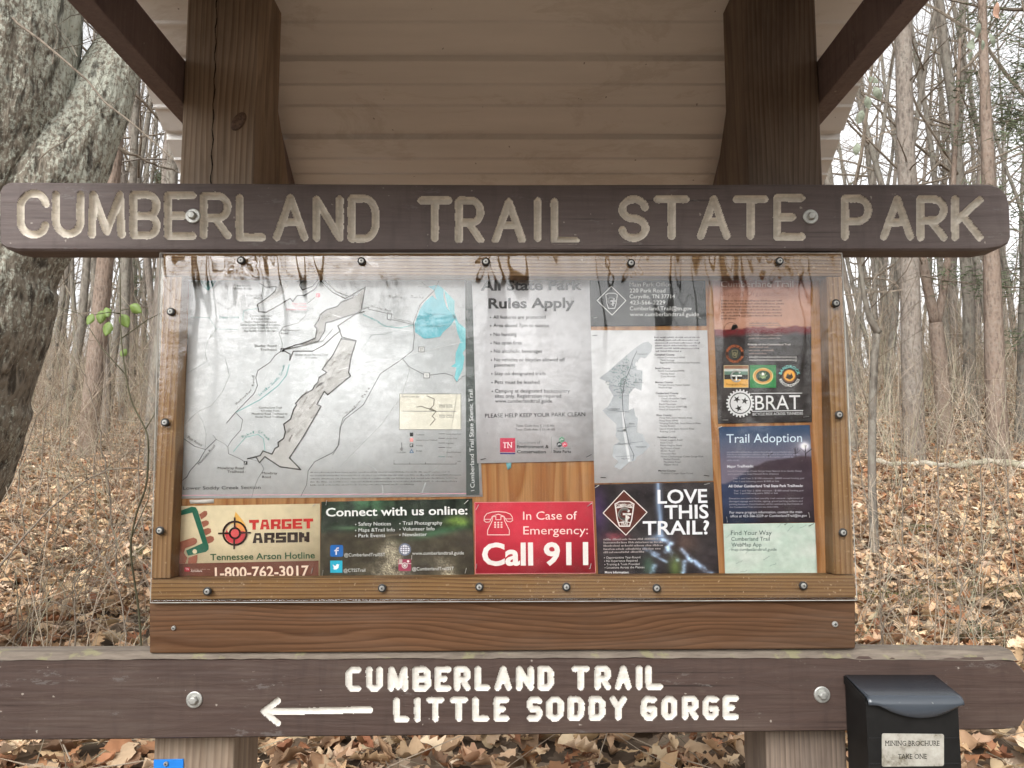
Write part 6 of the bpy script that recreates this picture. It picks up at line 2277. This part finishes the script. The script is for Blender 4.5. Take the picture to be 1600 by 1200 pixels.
# --- the big forked lichen tree close on the left
def fork_trunk():
    t = thing('forked_tree', 'large forked tree with deeply furrowed bark and pale lichen, close behind sign on left', 'tree', (-3.0, 3.3, 0.3))
    r = np.random.RandomState(3)

    def limb(keys, n_around=110, rows=230):
        """keys: (left px, right px, row px, depth)"""
        ks = np.array(keys, float)
        tt = np.linspace(0, 1, rows)
        kt = np.linspace(0, 1, len(ks))
        cx = np.interp(tt, kt, (ks[:, 0] + ks[:, 1]) / 2)
        hw = np.interp(tt, kt, (ks[:, 1] - ks[:, 0]) / 2)
        py = np.interp(tt, kt, ks[:, 2])
        dp = np.interp(tt, kt, ks[:, 3])
        for _ in range(6):
            for arr in (cx, hw, py, dp):
                arr[1:-1] = .25 * arr[:-2] + .5 * arr[1:-1] + .25 * arr[2:]
        C_ = np.array([P(a, b, c) for a, b, c in zip(cx, py, dp)])
        rad = hw / F * dp * 1.02
        tang = np.gradient(C_, axis=0)
        tang /= np.linalg.norm(tang, axis=1)[:, None]
        slope_fix = np.abs(tang[:, 2])
        rad = rad * slope_fix
        u = np.cross(tang, np.array([0, 1.0, 0])); u /= np.linalg.norm(u, axis=1)[:, None]
        w = np.cross(tang, u)
        arc_ = np.r_[0, np.cumsum(np.linalg.norm(np.diff(C_, axis=0), axis=1))]
        an = np.arange(n_around) * 2 * math.pi / n_around
        V = []
        for i in range(rows):
            for a in an:
                p0 = C_[i] + rad[i] * (math.cos(a) * u[i] + math.sin(a) * w[i])
                s = p0 * 1.0
                f1 = noise.noise(Vector((math.cos(a) * 5.2, math.sin(a) * 5.2, arc_[i] * 2.6)))
                f2 = noise.noise(Vector((math.cos(a) * 12, math.sin(a) * 12, arc_[i] * 8 + 7)))
                f3 = noise.noise(Vector((math.cos(a) * 1.5, math.sin(a) * 1.5, arc_[i] * .9 + 3)))
                ridge = .5 - abs(f1)
                f4 = noise.noise(Vector((math.cos(a) * 9.5 + 4, math.sin(a) * 9.5, arc_[i] * 4.2)))
                dd = rad[i] * (.085 * ridge + .055 * (.4 - abs(f4)) + .03 * f2 + .05 * f3)
                V.append(p0 + dd * (math.cos(a) * u[i] + math.sin(a) * w[i]))
        idx_ = np.arange(rows * n_around).reshape(rows, n_around)
        nx_ = np.roll(idx_, -1, 1)
        Fq_ = np.stack([idx_[:-1], nx_[:-1], nx_[1:], idx_[1:]], -1).reshape(-1, 4)
        return np.array(V), Fq_
    m1 = limb([(-520, -175, 1010, 3.25), (-400, -70, 840, 3.25), (-325, -2, 715, 3.25), (-262, 40, 590, 3.25), (-200, 72, 500, 3.25), (-135, 98, 405, 3.25), (-20, 160, 290, 3.28), (90, 196, 180, 3.36), (150, 226, 80, 3.45), (205, 272, -40, 3.55), (275, 330, -200, 3.65), (350, 395, -420, 3.8)])
    m2 = limb([(-330, -120, 600, 3.2), (-230, 10, 420, 3.2), (-190, 62, 290, 3.2), (-170, 98, 170, 3.2), (-150, 116, 20, 3.2), (-140, 122, -150, 3.2), (-130, 118, -420, 3.2)])
    np_mesh('trunk', *m1, M['bark_near'], t, smooth=True)
    np_mesh('limb', *m2, M['bark_near'], t, smooth=True)
    # bare upper branches above the frame and thin ones crossing the view
    for (x0_, y0_), (x1_, y1_), dp0, dp1, r0_ in (((5, 10), (285, 262), 3.0, 2.5, .006), ((185, 230), (290, 275), 3.3, 3.6, .007), ((60, 250), (200, 150), 3.05, 3.2, .003)):
        br = MB()
        a, b = np.array(P(x0_, y0_, dp0)), np.array(P(x1_, y1_, dp1))
        pts = [a + (b - a) * k / 8 + r.normal(0, .008, 3) * (0 < k < 8) for k in range(9)]
        br.tube(pts, np.linspace(r0_, r0_ * .35, 9), 5)
        ramify(br, pts, np.linalg.norm(b - a), r0_ * .6, r, 2, 5, (.4, .9), .3, 0, .35)
        br.build('branch', M['twig'], t)
    return t


fork_trunk()

# --- individually seen trees, left window
T_ = hardwood('hardwood_tree', 15, .085, 101, label='slim grey tree with fine bare twigs, just right of the forked trunk', mat='bark_grey')
place(T_, 97, 14.5, .4, 1.0)
p_ = pine('pine_tree', 17, .15, 102, .55, 'bark_red', 'straight brown pine trunk, the thickest between forked tree and sign board', nb=20, stubs=22)
place(p_, 137, 11.5, .3, .92)
H2 = hardwood('hardwood_tree', 16, .11, 103, label='pale grey trunk close beside the left edge of the display case', mat='bark_grey', first=.3)
place(H2, 240, 10.5, 1.0, .9)
H3 = hardwood('hardwood_tree', 14, .07, 104, label='thin brown stem right beside the thick brown pine on left', mat='bark_pine', first=.22)
place(H3, 166, 13, 2.0)
H4 = hardwood('hardwood_tree', 17, .09, 105, label='grey trunk behind the green leaved shoot on left', mat='bark_grey', first=.24, lean=.05)
place(H4, 192, 15, .7)
# --- right window
R1 = pine('pine_tree', 19, .142, 201, .62, 'bark_pine', 'tallest pinkish grey pine trunk beside right post, with small snags', nb=22, stubs=30)
place(R1, 1426, 10.5, .2)
R3 = hardwood('hardwood_tree', 15, .075, 203, label='dark slender tree between the two large pines on right', mat='bark_grey', first=.15, nb=18)
place(R3, 1440, 14.5, 2.2)
R4 = hardwood('hardwood_tree', 14, .10, 204, label='grey mossy trunk close to the right edge of the display case', mat='bark_grey', first=.2)
place(R4, 1330, 11.5, .5)
R5 = hardwood('hardwood_tree', 16, .105, 205, label='leaning dark trunk left of the reddish pine on right', mat='bark_grey', first=.25, lean=.1)
place(R5, 1520, 13.5, 2.6)
R6 = hardwood('hardwood_tree', 16, .11, 206, label='dark trunk at the far right edge beyond the sign end', mat='bark_grey', first=.3)
place(R6, 1592, 12.0, 1.4)


def leaning_tree(name, label, arms, mat, base_d, r0, sub=4):
    """arms: list of polylines of (px, row, depth, radius)"""
    r = np.random.RandomState(len(label))
    px0, py0, d0, rr0 = arms[0][0]
    b = P(px0, py0, d0)
    gzz = float(gz(b[0], d0)) - .08
    b = (b[0], d0, gzz)
    t = thing(name, label, 'tree', b)
    mb, br = MB(), MB()
    for arm in arms:
        pts = np.array([P(a, b_, c) for a, b_, c, _ in arm])
        if arm is arms[0]:
            pts = np.vstack([[b], pts])
            arm = [arm[0][:3] + (arm[0][3] * 1.15,)] + list(arm)
        k = np.linspace(0, 1, len(pts))
        tt = np.linspace(0, 1, 24)
        q = np.stack([np.interp(tt, k, pts[:, i]) for i in range(3)], 1)
        rr = np.interp(tt, k, [e[3] for e in arm])
        for _ in range(3):
            q[1:-1] = .25 * q[:-2] + .5 * q[1:-1] + .25 * q[2:]
        mb.tube(q, rr, 10)
        ramify(br, q, 2.2, r0 * .35, r, 2, sub, (.5, 1.1), .3, .04, .5)
    mb.build('trunk', M[mat], t, smooth=True)
    br.build('branches', M['twig'], t)
    return t


leaning_tree('broken_sapling', 'grey green sapling with a bent broken top beside the display case', [[(1362, 760, 6.2, .032), (1363, 640, 6.2, .030), (1366, 560, 6.2, .030), (1370, 522, 6.2, .026)], [(1372, 520, 6.2, .03), (1358, 496, 6.15, .024), (1350, 460, 6.1, .02), (1343, 410, 6.05, .016), (1338, 380, 6.0, .012)]], 'bark_grey', 6.2, .03, 7)
leaning_tree('forked_sapling', 'reddish trunk forking into a V beside the tallest pine', [[(1478, 680, 11.6, .12), (1470, 580, 11.6, .105), (1462, 505, 11.6, .095)], [(1462, 506, 11.6, .075), (1450, 450, 11.5, .07), (1440, 405, 11.4, .062), (1424, 250, 11.3, .05), (1412, 60, 11.2, .03), (1405, -200, 11, .02)], [(1463, 508, 11.6, .065), (1474, 455, 11.6, .055), (1481, 410, 11.6, .05), (1492, 250, 11.7, .035), (1500, 60, 11.8, .02)]], 'bark_red', 11.6, .1)
leaning_tree('pine_snag', 'reddish thin pine trunk passing behind the right end of the name sign', [[(1556, 640, 10.4, .125), (1553, 520, 10.4, .115), (1549, 400, 10.4, .10), (1545, 280, 10.4, .085), (1538, 120, 10.4, .062), (1534, 0, 10.4, .05), (1530, -160, 10.4, .03), (1526, -420, 10.4, .02)]], 'bark_red', 10.4, .07, 14)

# low evergreen with dense needles at the far right edge
E1 = pine('evergreen_tree', 11, .10, 301, .16, 'bark_pine', 'dense dark green evergreen at the right edge above the sign end', nb=44, clumps=10, spread=.78, needles=20, stubs=6, nsize=.30)
place(E1, 1672, 10.5, .4, 1.0)
E2 = pine('evergreen_tree', 12, .09, 302, .22, 'bark_pine', 'airy evergreen with sparse sprays between the two pines on right', nb=15, clumps=4, spread=.95, needles=10, stubs=8, nsize=.24)
place(E2, 1497, 17, .9)
E3 = copy_tree(E2, at_px(1376, 21), 2.1, .8, 'small olive evergreen seen low behind the bent sapling')
E4 = copy_tree(E1, at_px(212, 27), 1.0, .8, 'far dark evergreen glimpsed between trunks beside the left post')

# --- the rest of the wood: lookalike poles
protos = [hardwood('hardwood_tree', 15, .075, 401, label='slender bare grey forest tree standing in the background wood', nb=14, sub=5, first=.2, group='bare trees of the background wood'),
          hardwood('hardwood_tree', 16, .10, 402, label='slender bare grey forest tree standing in the background wood', nb=13, sub=5, first=.28, group='bare trees of the background wood'),
          hardwood('hardwood_tree', 13, .055, 403, label='slender bare grey forest tree standing in the background wood', nb=15, sub=4, first=.15, lean=.06, group='bare trees of the background wood'),
          hardwood('hardwood_tree', 17, .085, 404, label='slender bare grey forest tree standing in the background wood', nb=12, sub=5, first=.32, mat='bark_pine', group='bare trees of the background wood')]
spots = []
rr_ = random.Random(21)


def ok_spot(px, y, gap):
    x = (px - 800) / F * y
    return all((x - a) ** 2 + (y - b) ** 2 > gap * gap for a, b in spots)


for px, y in [(68, 19), (84, 24), (112, 22), (122, 27), (150, 18), (158, 30), (176, 21), (205, 19), (214, 24), (226, 17), (248, 22), (185, 33), (100, 34), (60, 30),
              (1340, 16), (1352, 20), (1388, 15), (1396, 21), (1404, 26), (1378, 28), (1456, 18), (1485, 19), (1500, 23), (1534, 17), (1540, 25), (1566, 16), (1575, 21), (1586, 27), (1600, 18), (1512, 31), (1470, 34), (1420, 30)]:
    spots.append(((px - 800) / F * y, y))
tries = 0
while len(spots) < 190 and tries < 4000:
    tries += 1
    y = rr_.uniform(15, 58)
    side = rr_.random()
    px = rr_.uniform(-120, 285) if side < .42 else (rr_.uniform(1300, 1720) if side < .84 else rr_.uniform(285, 1300))
    if 'x' and ok_spot(px, y, .8):
        spots.append(((px - 800) / F * y, y))
for i, (x, y) in enumerate(spots):
    src = protos[i % 4 if i < 90 else (2 if i % 3 else 0)]
    loc = (x, y, float(gz(x, y)))
    rz, sc_ = rr_.uniform(0, 6.28), rr_.uniform(.85, 1.2)
    if i < 4:
        src.location, src.rotation_euler, src.scale = loc, (0, 0, rz), (sc_,) * 3
    else:
        copy_tree(src, loc, rz, sc_, src['label'], src['group'], (rr_.gauss(0, .03), rr_.gauss(0, .03)))
for i in range(46):            # the same wood to either side of the view
    y = rr_.uniform(5, 34)
    sx_ = (-1 if i % 2 else 1) * rr_.uniform(.80, 1.9)
    x = sx_ * y
    if y < 9 and abs(x) < 8:
        y += 8
    src = protos[i % 4]
    copy_tree(src, (x, y, float(gz(x, y))), rr_.uniform(0, 6.28), rr_.uniform(.85, 1.2), src['label'], src['group'], (rr_.gauss(0, .03), rr_.gauss(0, .03)))
# trees behind the viewer: they show only as streaked reflections in the clear cover
mr_ = random.Random(5)
for i in range(26):
    y = -5.0 - 15 * mr_.random() ** 1.2
    x = mr_.uniform(-.75, .75) * (abs(y) + 3)
    copy_tree(protos[i % 4], (x, y, float(gz(x, y))), i * 1.3, 1.15, 'bare tree standing behind the viewer, mirrored in the clear cover', 'trees mirrored in the cover')
tv, tf, tc = [], [], []
tr_ = np.random.RandomState(9)
for i in range(84):              # a thicket of young evergreens behind the viewer; only its dark reflection shows
    y = -8.5 - 3.4 * (i % 3) + tr_.uniform(-1.0, 1.0)
    x = (-1.1 + 2.2 * i / 83 + tr_.uniform(-.03, .03)) * (abs(y) + 2)
    z = float(gz(x, y)) - .2
    h_ = tr_.uniform(2.9, 4.2) * (abs(y) + 4) / 15
    for _ in range(60):
        u_ = tr_.rand() ** 1.2
        a_ = tr_.uniform(0, 6.28)
        rad_ = h_ * .30 * (1 - u_) * tr_.rand() ** .5 + .05
        needle_clump(tv, tf, tc, np.array([x + rad_ * math.cos(a_), y + rad_ * math.sin(a_), z + .1 + u_ * h_]), None, .55, tr_, 9, (.10, .12, .07))
tk = np_mesh('evergreen_thicket', np.array(tv), np.array(tf), M['needles'], col=np.array(tc))
tag(tk, 'dark thicket of young evergreens mirrored in the clear cover', 'thicket', kind='stuff')

# ------------------------------------------------------------------ undergrowth
BR = np.random.RandomState(17)
bm_ = MB()
BCOL = [(0.30, 0.245, 0.185), (0.22, 0.17, 0.125), (0.38, 0.32, 0.25), (0.25, 0.21, 0.15), (0.17, 0.115, 0.08), (0.26, 0.245, 0.175)]


def brush_stem(x, y, h, r0, k, col, lean=.35, depth=1):
    z = float(gz(x, y))
    a = BR.uniform(0, 6.28)
    l_ = abs(BR.normal(0, lean))
    pts, d = grow(bm_, (x, y, z - .03), (math.cos(a) * l_, math.sin(a) * l_, 1), h, r0, r0 * .35, BR, 3, .14, 5, -.02, col)
    ramify(bm_, pts, h, r0 * .8, BR, depth, k, (.4, 1.2), .2, .0, .55, col)


def window_lat():
    s = BR.rand()
    return BR.uniform(-.70, -.36) if s < .46 else (BR.uniform(.36, .72) if s < .93 else BR.uniform(-.36, .36))


for _ in range(420):
    y = BR.uniform(3.0, 9)
    brush_stem(window_lat() * y, y, BR.uniform(.3, 1.1), BR.uniform(.0018, .0036), 5, BCOL[BR.randint(6)], .6)
for _ in range(800):
    y = BR.uniform(8, 15)
    brush_stem(window_lat() * y, y, BR.uniform(.5, 1.7), BR.uniform(.003, .0055), 6, BCOL[BR.randint(6)], .5)
for _ in range(1500):
    y = BR.uniform(13, 27)
    brush_stem(window_lat() * y, y, BR.uniform(.9, 2.8), BR.uniform(.006, .011), 7, BCOL[BR.randint(6)], .45)
# dead grass stalks and twigs lying on the leaves close behind the board
for _ in range(650):
    y = 2.3 + 4.5 * BR.rand() ** 1.3
    x = BR.uniform(-.72, .74) * y
    z = float(gz(x, y)) + .03 + .05 * BR.rand()
    a = BR.uniform(0, 6.28)
    l_ = BR.uniform(.15, .6)
    pts = [np.array([x, y, z])]
    d = np.array([math.cos(a), math.sin(a), BR.uniform(-.05, .5)])
    for k in range(4):
        d = d + BR.normal(0, .12, 3)
        d[2] -= .08
        pts.append(pts[-1] + d * l_ / 4)
        pts[-1][2] = max(pts[-1][2], float(gz(pts[-1][0], pts[-1][1])) + .02)
    bm_.tube(pts, np.linspace(.0022, .001, 5) * BR.uniform(.6, 1.4), 3, cap=False, col=BCOL[BR.randint(6)])
bo_ = bm_.build('brush', M['brush'])
tag(bo_, 'tangle of bare stems and dead grass over the leaf litter', 'undergrowth', kind='stuff')

# moss cushions on the ground to the right
mo = MB()
mv, mf, mc = [], [], []
for cx_, cy_, wx, wy in ((1375, 5.1, .14, .07), (1450, 5.2, .24, .06), (1590, 5.0, .12, .06), (1425, 6.6, .10, .06), (228, 5.6, .08, .08)):
    x0 = (cx_ - 800) / F * cy_
    for _ in range(800):
        x, y = x0 + BR.normal(0, wx), cy_ + BR.normal(0, wy)
        z = float(gz(x, y)) + .05 + .03 * math.exp(-((x - x0) / wx) ** 2 - ((y - cy_) / wy) ** 2)
        d = BR.normal(0, 1, 3)
        d[2] = abs(d[2]) + .6
        d /= np.linalg.norm(d)
        s = np.cross(d, BR.normal(0, 1, 3))
        s /= np.linalg.norm(s)
        k = len(mv)
        l_, w_ = BR.uniform(.008, .02), .0025
        p = np.array([x, y, z])
        mv += [p - s * w_, p + s * w_, p + d * l_]
        mf.append((k, k + 1, k + 2))
        mc += [np.array((.09, .095, .03)) * BR.uniform(.6, 1.4)] * 3
ms_ = np_mesh('moss', np.array(mv), np.array(mf), M['needles'], col=np.array(mc))
tag(ms_, 'olive green moss cushions among the leaves on right', 'moss', kind='stuff')

# fallen log on the right slope
lg = thing('fallen_log', 'pale weathered log lying across the leaves on right', 'log', P(1480, 728, 9.2))
lb_ = MB()
pts = []
for k in range(30):
    t_ = k / 29
    q = P(1366 + 270 * t_, 719 + 10 * t_ + 4 * math.sin(t_ * 6) + 2 * math.sin(t_ * 17), 9.3 - .3 * t_)
    pts.append((q[0], q[1], max(q[2], float(gz(q[0], q[1])) + .03) + .01 * math.sin(k * 1.7)))
lb_.tube(pts, [.022 + .022 * t / 29 + .007 * math.sin(t * 2.1) + .006 * math.sin(t * .9) for t in range(30)], 10)
lb_.build('trunk', bark('weathered_log', (0.46, 0.42, 0.35), (0.10, 0.08, 0.06), (0.17, 0.17, 0.08), 6, .5, .6, .02), lg, smooth=True)

# ------------------------------------------------------------------ green shoot with fresh leaves, left of the case
vs = thing('green_shoot', 'thin dark green climbing stem with a few fresh green leaves left of the case', 'vine', P(222, 1016, 2.6))
vm = MB()
vpts = [P(a, b, c) for a, b, c in ((222, 1030, 2.9), (217, 950, 2.85), (207, 890, 2.8), (203, 850, 2.75), (213, 800, 2.7), (229, 762, 2.65), (232, 715, 2.62), (232, 690, 2.6), (229, 672, 2.6), (205, 630, 2.6), (196, 585, 2.6), (189, 530, 2.6), (188, 480, 2.6), (188, 430, 2.6), (184, 380, 2.6), (178, 330, 2.62))]
k = np.linspace(0, 1, len(vpts)); tt = np.linspace(0, 1, 70)
q = np.stack([np.interp(tt, k, np.array(vpts)[:, i]) for i in range(3)], 1)
for _ in range(3):
    q[1:-1] = .25 * q[:-2] + .5 * q[1:-1] + .25 * q[2:]
vm.tube(q, np.linspace(.0042, .0014, 70), 6)
for pl in ([(228, 670, 2.6), (240, 650, 2.6), (262, 600, 2.7)], [(196, 585, 2.6), (160, 545, 2.65), (125, 490, 2.7), (90, 480, 2.8)], [(188, 530, 2.6), (230, 500, 2.65), (250, 490, 2.7)], [(203, 845, 2.75), (232, 780, 2.8), (236, 740, 2.8)], [(188, 490, 2.6), (170, 488, 2.58), (145, 492, 2.58)], [(188, 485, 2.6), (205, 482, 2.6)]):
    vm.tube([P(*p) for p in pl], np.linspace(.0022, .001, len(pl)), 4)
vm.build('stem', M['green_stem'], vs, smooth=True)
for cx_, cy_, an, s_ in ((144, 492, -110, .026), (159, 487, -95, .03), (166, 482, -70, .024), (170, 505, -100, .032), (190, 493, -60, .033), (205, 478, -30, .030), (190, 556, 60, .02)):
    s_ *= .78
    c = np.array(P(cx_, cy_, 2.59 + .02 * math.sin(cx_)))
    a = math.radians(an)
    d = np.array([math.cos(a) * .9, .25 * math.sin(cx_ * 1.7), math.sin(a) * .95])
    d /= np.linalg.norm(d)
    sdir = np.cross(d, np.array([.25 * math.sin(cy_), 1, .15]))
    sdir /= np.linalg.norm(sdir)
    nrm = np.cross(sdir, d)
    lm_ = MB()
    V = []
    for i, w_ in enumerate((.02, .30, .43, .44, .36, .22, .01)):
        t_ = i / 6
        for j in (-1, 0, 1):
            V.append(c + d * (t_ - .1) * s_ * 2 + sdir * w_ * j * s_ * 1.7 + nrm * (abs(j) * w_ * .15 - .2 * (t_ - .4) ** 2) * s_)
    lm_.add(V, [(i * 3 + j, i * 3 + j + 1, (i + 1) * 3 + j + 1, (i + 1) * 3 + j) for i in range(6) for j in range(2)])
    lo_ = lm_.build('leaf', M['fresh_leaf'], vs, smooth=True)
    so_ = lo_.modifiers.new('thickness', 'SOLIDIFY')
    so_.thickness = .0004

# arching bare cane on the left
cn = thing('arching_cane', 'long pale bare cane arching across the leaves left of the case', 'cane', P(0, 885, 2.7))
cm = MB()
cp = [P(a, b, c) for a, b, c in ((-40, 910, 2.6), (0, 884, 2.7), (36, 840, 2.75), (78, 795, 2.8), (110, 768, 2.82), (140, 747, 2.85), (170, 734, 2.87), (200, 731, 2.9), (240, 735, 2.95), (275, 742, 3.0))]
cm.tube(cp, np.linspace(.0042, .002, len(cp)), 6)
cm.build('stem', M['twig'], cn, smooth=True)

# dead leaves still hanging, upper right
hl = thing('hanging_leaves', 'sprig of withered grey green leaves hanging above the sign end', 'leaf sprig', P(1530, 40, 4.2))
hm = MB()
hm.tube([P(1620, -60, 4.2), P(1560, -10, 4.2), P(1530, 30, 4.2), P(1522, 60, 4.2)], [.004, .003, .002, .0012], 5)
hm.build('twig', M['twig'], hl)
h2 = thing('hanging_leaves', 'sprig of withered leaves hanging beside the right roof beam', 'leaf sprig', P(1360, 130, 4.0))
hm = MB()
hm.tube([P(1385, 60, 4.0), P(1370, 110, 4.0), P(1352, 150, 4.0), P(1340, 180, 4.0), P(1338, 225, 4.0)], [.004, .003, .002, .0015, .001], 5)
hm.build('twig', M['twig'], h2)
wl_ = plain('withered_green_leaf', (0.17, 0.19, 0.14), 0.7, var=.3, scale=90)
wb_ = plain('withered_brown_leaf', (0.33, 0.20, 0.14), 0.7, var=.3, scale=90)
for par, cx_, cy_, dp, an, s_, m_ in ((hl, 1530, 35, 4.2, -95, .045, wl_), (hl, 1548, 50, 4.2, -70, .045, wl_), (hl, 1520, 60, 4.2, -100, .04, wl_), (hl, 1536, 62, 4.2, -85, .03, wl_), (hl, 1518, 80, 4.2, -100, .03, wl_), (hl, 1556, 5, 4.2, -80, .05, wb_),
                                      (h2, 1366, 135, 4.0, -60, .04, wl_), (h2, 1354, 150, 4.0, -80, .035, wl_), (h2, 1348, 172, 4.0, -110, .04, wl_), (h2, 1340, 222, 4.0, -95, .035, wl_), (h2, 1358, 120, 4.0, -30, .03, wl_)):
    c = np.array(P(cx_, cy_, dp))
    a = math.radians(an)
    d = np.array([math.cos(a), .2 * math.sin(cx_), math.sin(a)])
    d /= np.linalg.norm(d)
    sdir = np.cross(d, np.array([.5 * math.sin(cy_ * 2.1), 1, .1]))
    sdir /= np.linalg.norm(sdir)
    nrm = np.cross(sdir, d)
    lm_ = MB()
    V = []
    for i, w_ in enumerate((.03, .22, .34, .36, .30, .18, .01)):
        t_ = i / 6
        for j in (-1, 0, 1):
            V.append(c + d * t_ * s_ * 2 + sdir * w_ * j * s_ * 1.5 + nrm * (abs(j) * w_ * .8 + .25 * math.sin(t_ * 5 + cx_)) * s_)
    lm_.add(V, [(i * 3 + j, i * 3 + j + 1, (i + 1) * 3 + j + 1, (i + 1) * 3 + j) for i in range(6) for j in range(2)])
    lm_.build('leaf', m_, par, smooth=True)

# loose bare canes and saplings leaning through the leaves, each a plant of its own
CR = np.random.RandomState(77)


def cane(rows, r0, label, group, mat='twig', twigs=3):
    pts = np.array([P(*q_) for q_ in rows])
    pts[0][2] = float(gz(pts[0][0], pts[0][1])) - .03
    k_ = np.linspace(0, 1, len(pts))
    t2 = np.linspace(0, 1, 26)
    q_ = np.stack([np.interp(t2, k_, pts[:, i]) for i in range(3)], 1)
    for _ in range(4):
        q_[1:-1] = .25 * q_[:-2] + .5 * q_[1:-1] + .25 * q_[2:]
    q_[1:-1] += CR.normal(0, .004, (24, 3))
    t = thing('bare_cane', label, 'cane', tuple(pts[0]), group)
    m1, m2 = MB(), MB()
    m1.tube(q_, np.linspace(r0, r0 * .4, 26), 5)
    m1.build('stem', M[mat], t, smooth=True)
    if twigs:
        ramify(m2, q_, np.linalg.norm(pts[-1] - pts[0]), r0 * .6, CR, 2, twigs, (.4, 1.0), .25, 0, .35)
        m2.build('side_twigs', M[mat], t)
    return t


LG, RG = 'bare canes left of the board', 'bare canes right of the board'
LL, RL = 'thin bare cane among many leaning over the leaves left of the board', 'thin bare cane among many standing in the leaves right of the board'
for rows in ([(120, 1040, 3.4), (118, 960, 3.4), (117, 905, 3.4), (140, 880, 3.45), (200, 830, 3.6)], [(160, 1050, 3.3), (205, 945, 3.4), (236, 880, 3.5)], [(30, 1040, 3.2), (60, 900, 3.3), (150, 840, 3.6)],
             [(10, 900, 3.6), (60, 930, 3.5), (120, 955, 3.4), (170, 985, 3.3), (235, 1030, 3.2)], [(80, 1030, 3.5), (100, 985, 3.5), (140, 968, 3.5), (190, 968, 3.55), (230, 980, 3.6)], [(50, 880, 5.5), (25, 740, 5.4), (60, 640, 5.3), (110, 600, 5.3)],
             [(190, 900, 5.0), (170, 760, 5.0), (150, 640, 5.0), (120, 560, 5.0)], [(90, 840, 6.5), (92, 700, 6.5), (100, 590, 6.5), (85, 500, 6.5)], [(228, 880, 6.0), (215, 740, 6.0), (222, 620, 6.0), (205, 500, 6.0)], [(-10, 1010, 3.5), (40, 960, 3.5), (100, 940, 3.6), (160, 860, 3.8)],
             [(150, 840, 6.8), (146, 720, 6.8), (165, 600, 6.8), (160, 520, 6.8)], [(60, 800, 8), (70, 640, 8), (95, 560, 8)], [(215, 1040, 3.1), (190, 930, 3.2), (150, 850, 3.3), (60, 800, 3.4)], [(10, 960, 4.2), (70, 850, 4.3), (150, 740, 4.4), (235, 690, 4.5)]):
    cane(rows, CR.uniform(.0026, .0045) * (1 if rows[0][2] < 4.5 else 1.6), LL, LG)
for rows in ([(1410, 860, 6.0), (1408, 720, 6.0), (1406, 600, 6.0), (1398, 480, 6.0), (1385, 420, 6.0)], [(1465, 880, 6.0), (1466, 790, 6.0), (1464, 650, 6.0), (1470, 560, 6.0)], [(1532, 870, 5.8), (1534, 740, 5.8), (1530, 600, 5.8)], [(1540, 930, 4.4), (1565, 860, 4.4), (1600, 810, 4.4)],
             [(1350, 1030, 3.3), (1385, 960, 3.4), (1430, 930, 3.5)], [(1390, 1040, 3.3), (1375, 960, 3.3), (1385, 915, 3.3)], [(1490, 1040, 3.4), (1500, 950, 3.4), (1498, 870, 3.5), (1510, 800, 3.5)], [(1340, 860, 6.5), (1360, 800, 6.5), (1440, 740, 6.5), (1540, 700, 6.6)], [(1360, 820, 7), (1330, 640, 7), (1345, 520, 7)],
             [(1580, 830, 7), (1570, 700, 7), (1500, 640, 7), (1460, 610, 7)], [(1600, 900, 5), (1560, 760, 5), (1530, 690, 5.1), (1512, 680, 5.1)], [(1440, 800, 8), (1436, 640, 8), (1425, 540, 8), (1440, 470, 8)]):
    cane(rows, CR.uniform(.0026, .0045) * (1 if rows[0][2] < 4.5 else 1.7), RL, RG)
gsed = plain('dark_sedge_green', (0.075, 0.09, 0.045), 0.6, var=.4, scale=60)
for px, dp, n_, lab in ((1505, 4.35, 130, 'dark green sedge tuft among leaves above the right sign end'), (1340, 4.2, 60, 'small dull green sedge tuft beside the lower right case corner')):
    x0 = (px - 800) / F * dp
    z0 = float(gz(x0, dp))
    t = thing('sedge_tuft', lab, 'grass tuft', (x0, dp, z0))
    mb = MB()
    for _ in range(n_):
        a = CR.uniform(0, 6.28)
        b0 = np.array([x0 + CR.normal(0, .05), dp + CR.normal(0, .03), z0])
        d_ = np.array([math.cos(a), math.sin(a), CR.uniform(.3, 1.2)])
        l_ = CR.uniform(.10, .26)
        p1, p2 = b0 + d_ * l_ * .5, b0 + d_ * l_ * .9 - np.array([0, 0, l_ * .25])
        sd_ = np.cross(d_, [0, 0, 1.]); sd_ /= np.linalg.norm(sd_)
        w_ = .0022
        mb.add([b0 - sd_ * w_, b0 + sd_ * w_, p1 + sd_ * w_, p1 - sd_ * w_, p2], [(0, 1, 2, 3), (3, 2, 4)])
    mb.build('blades', gsed, t)
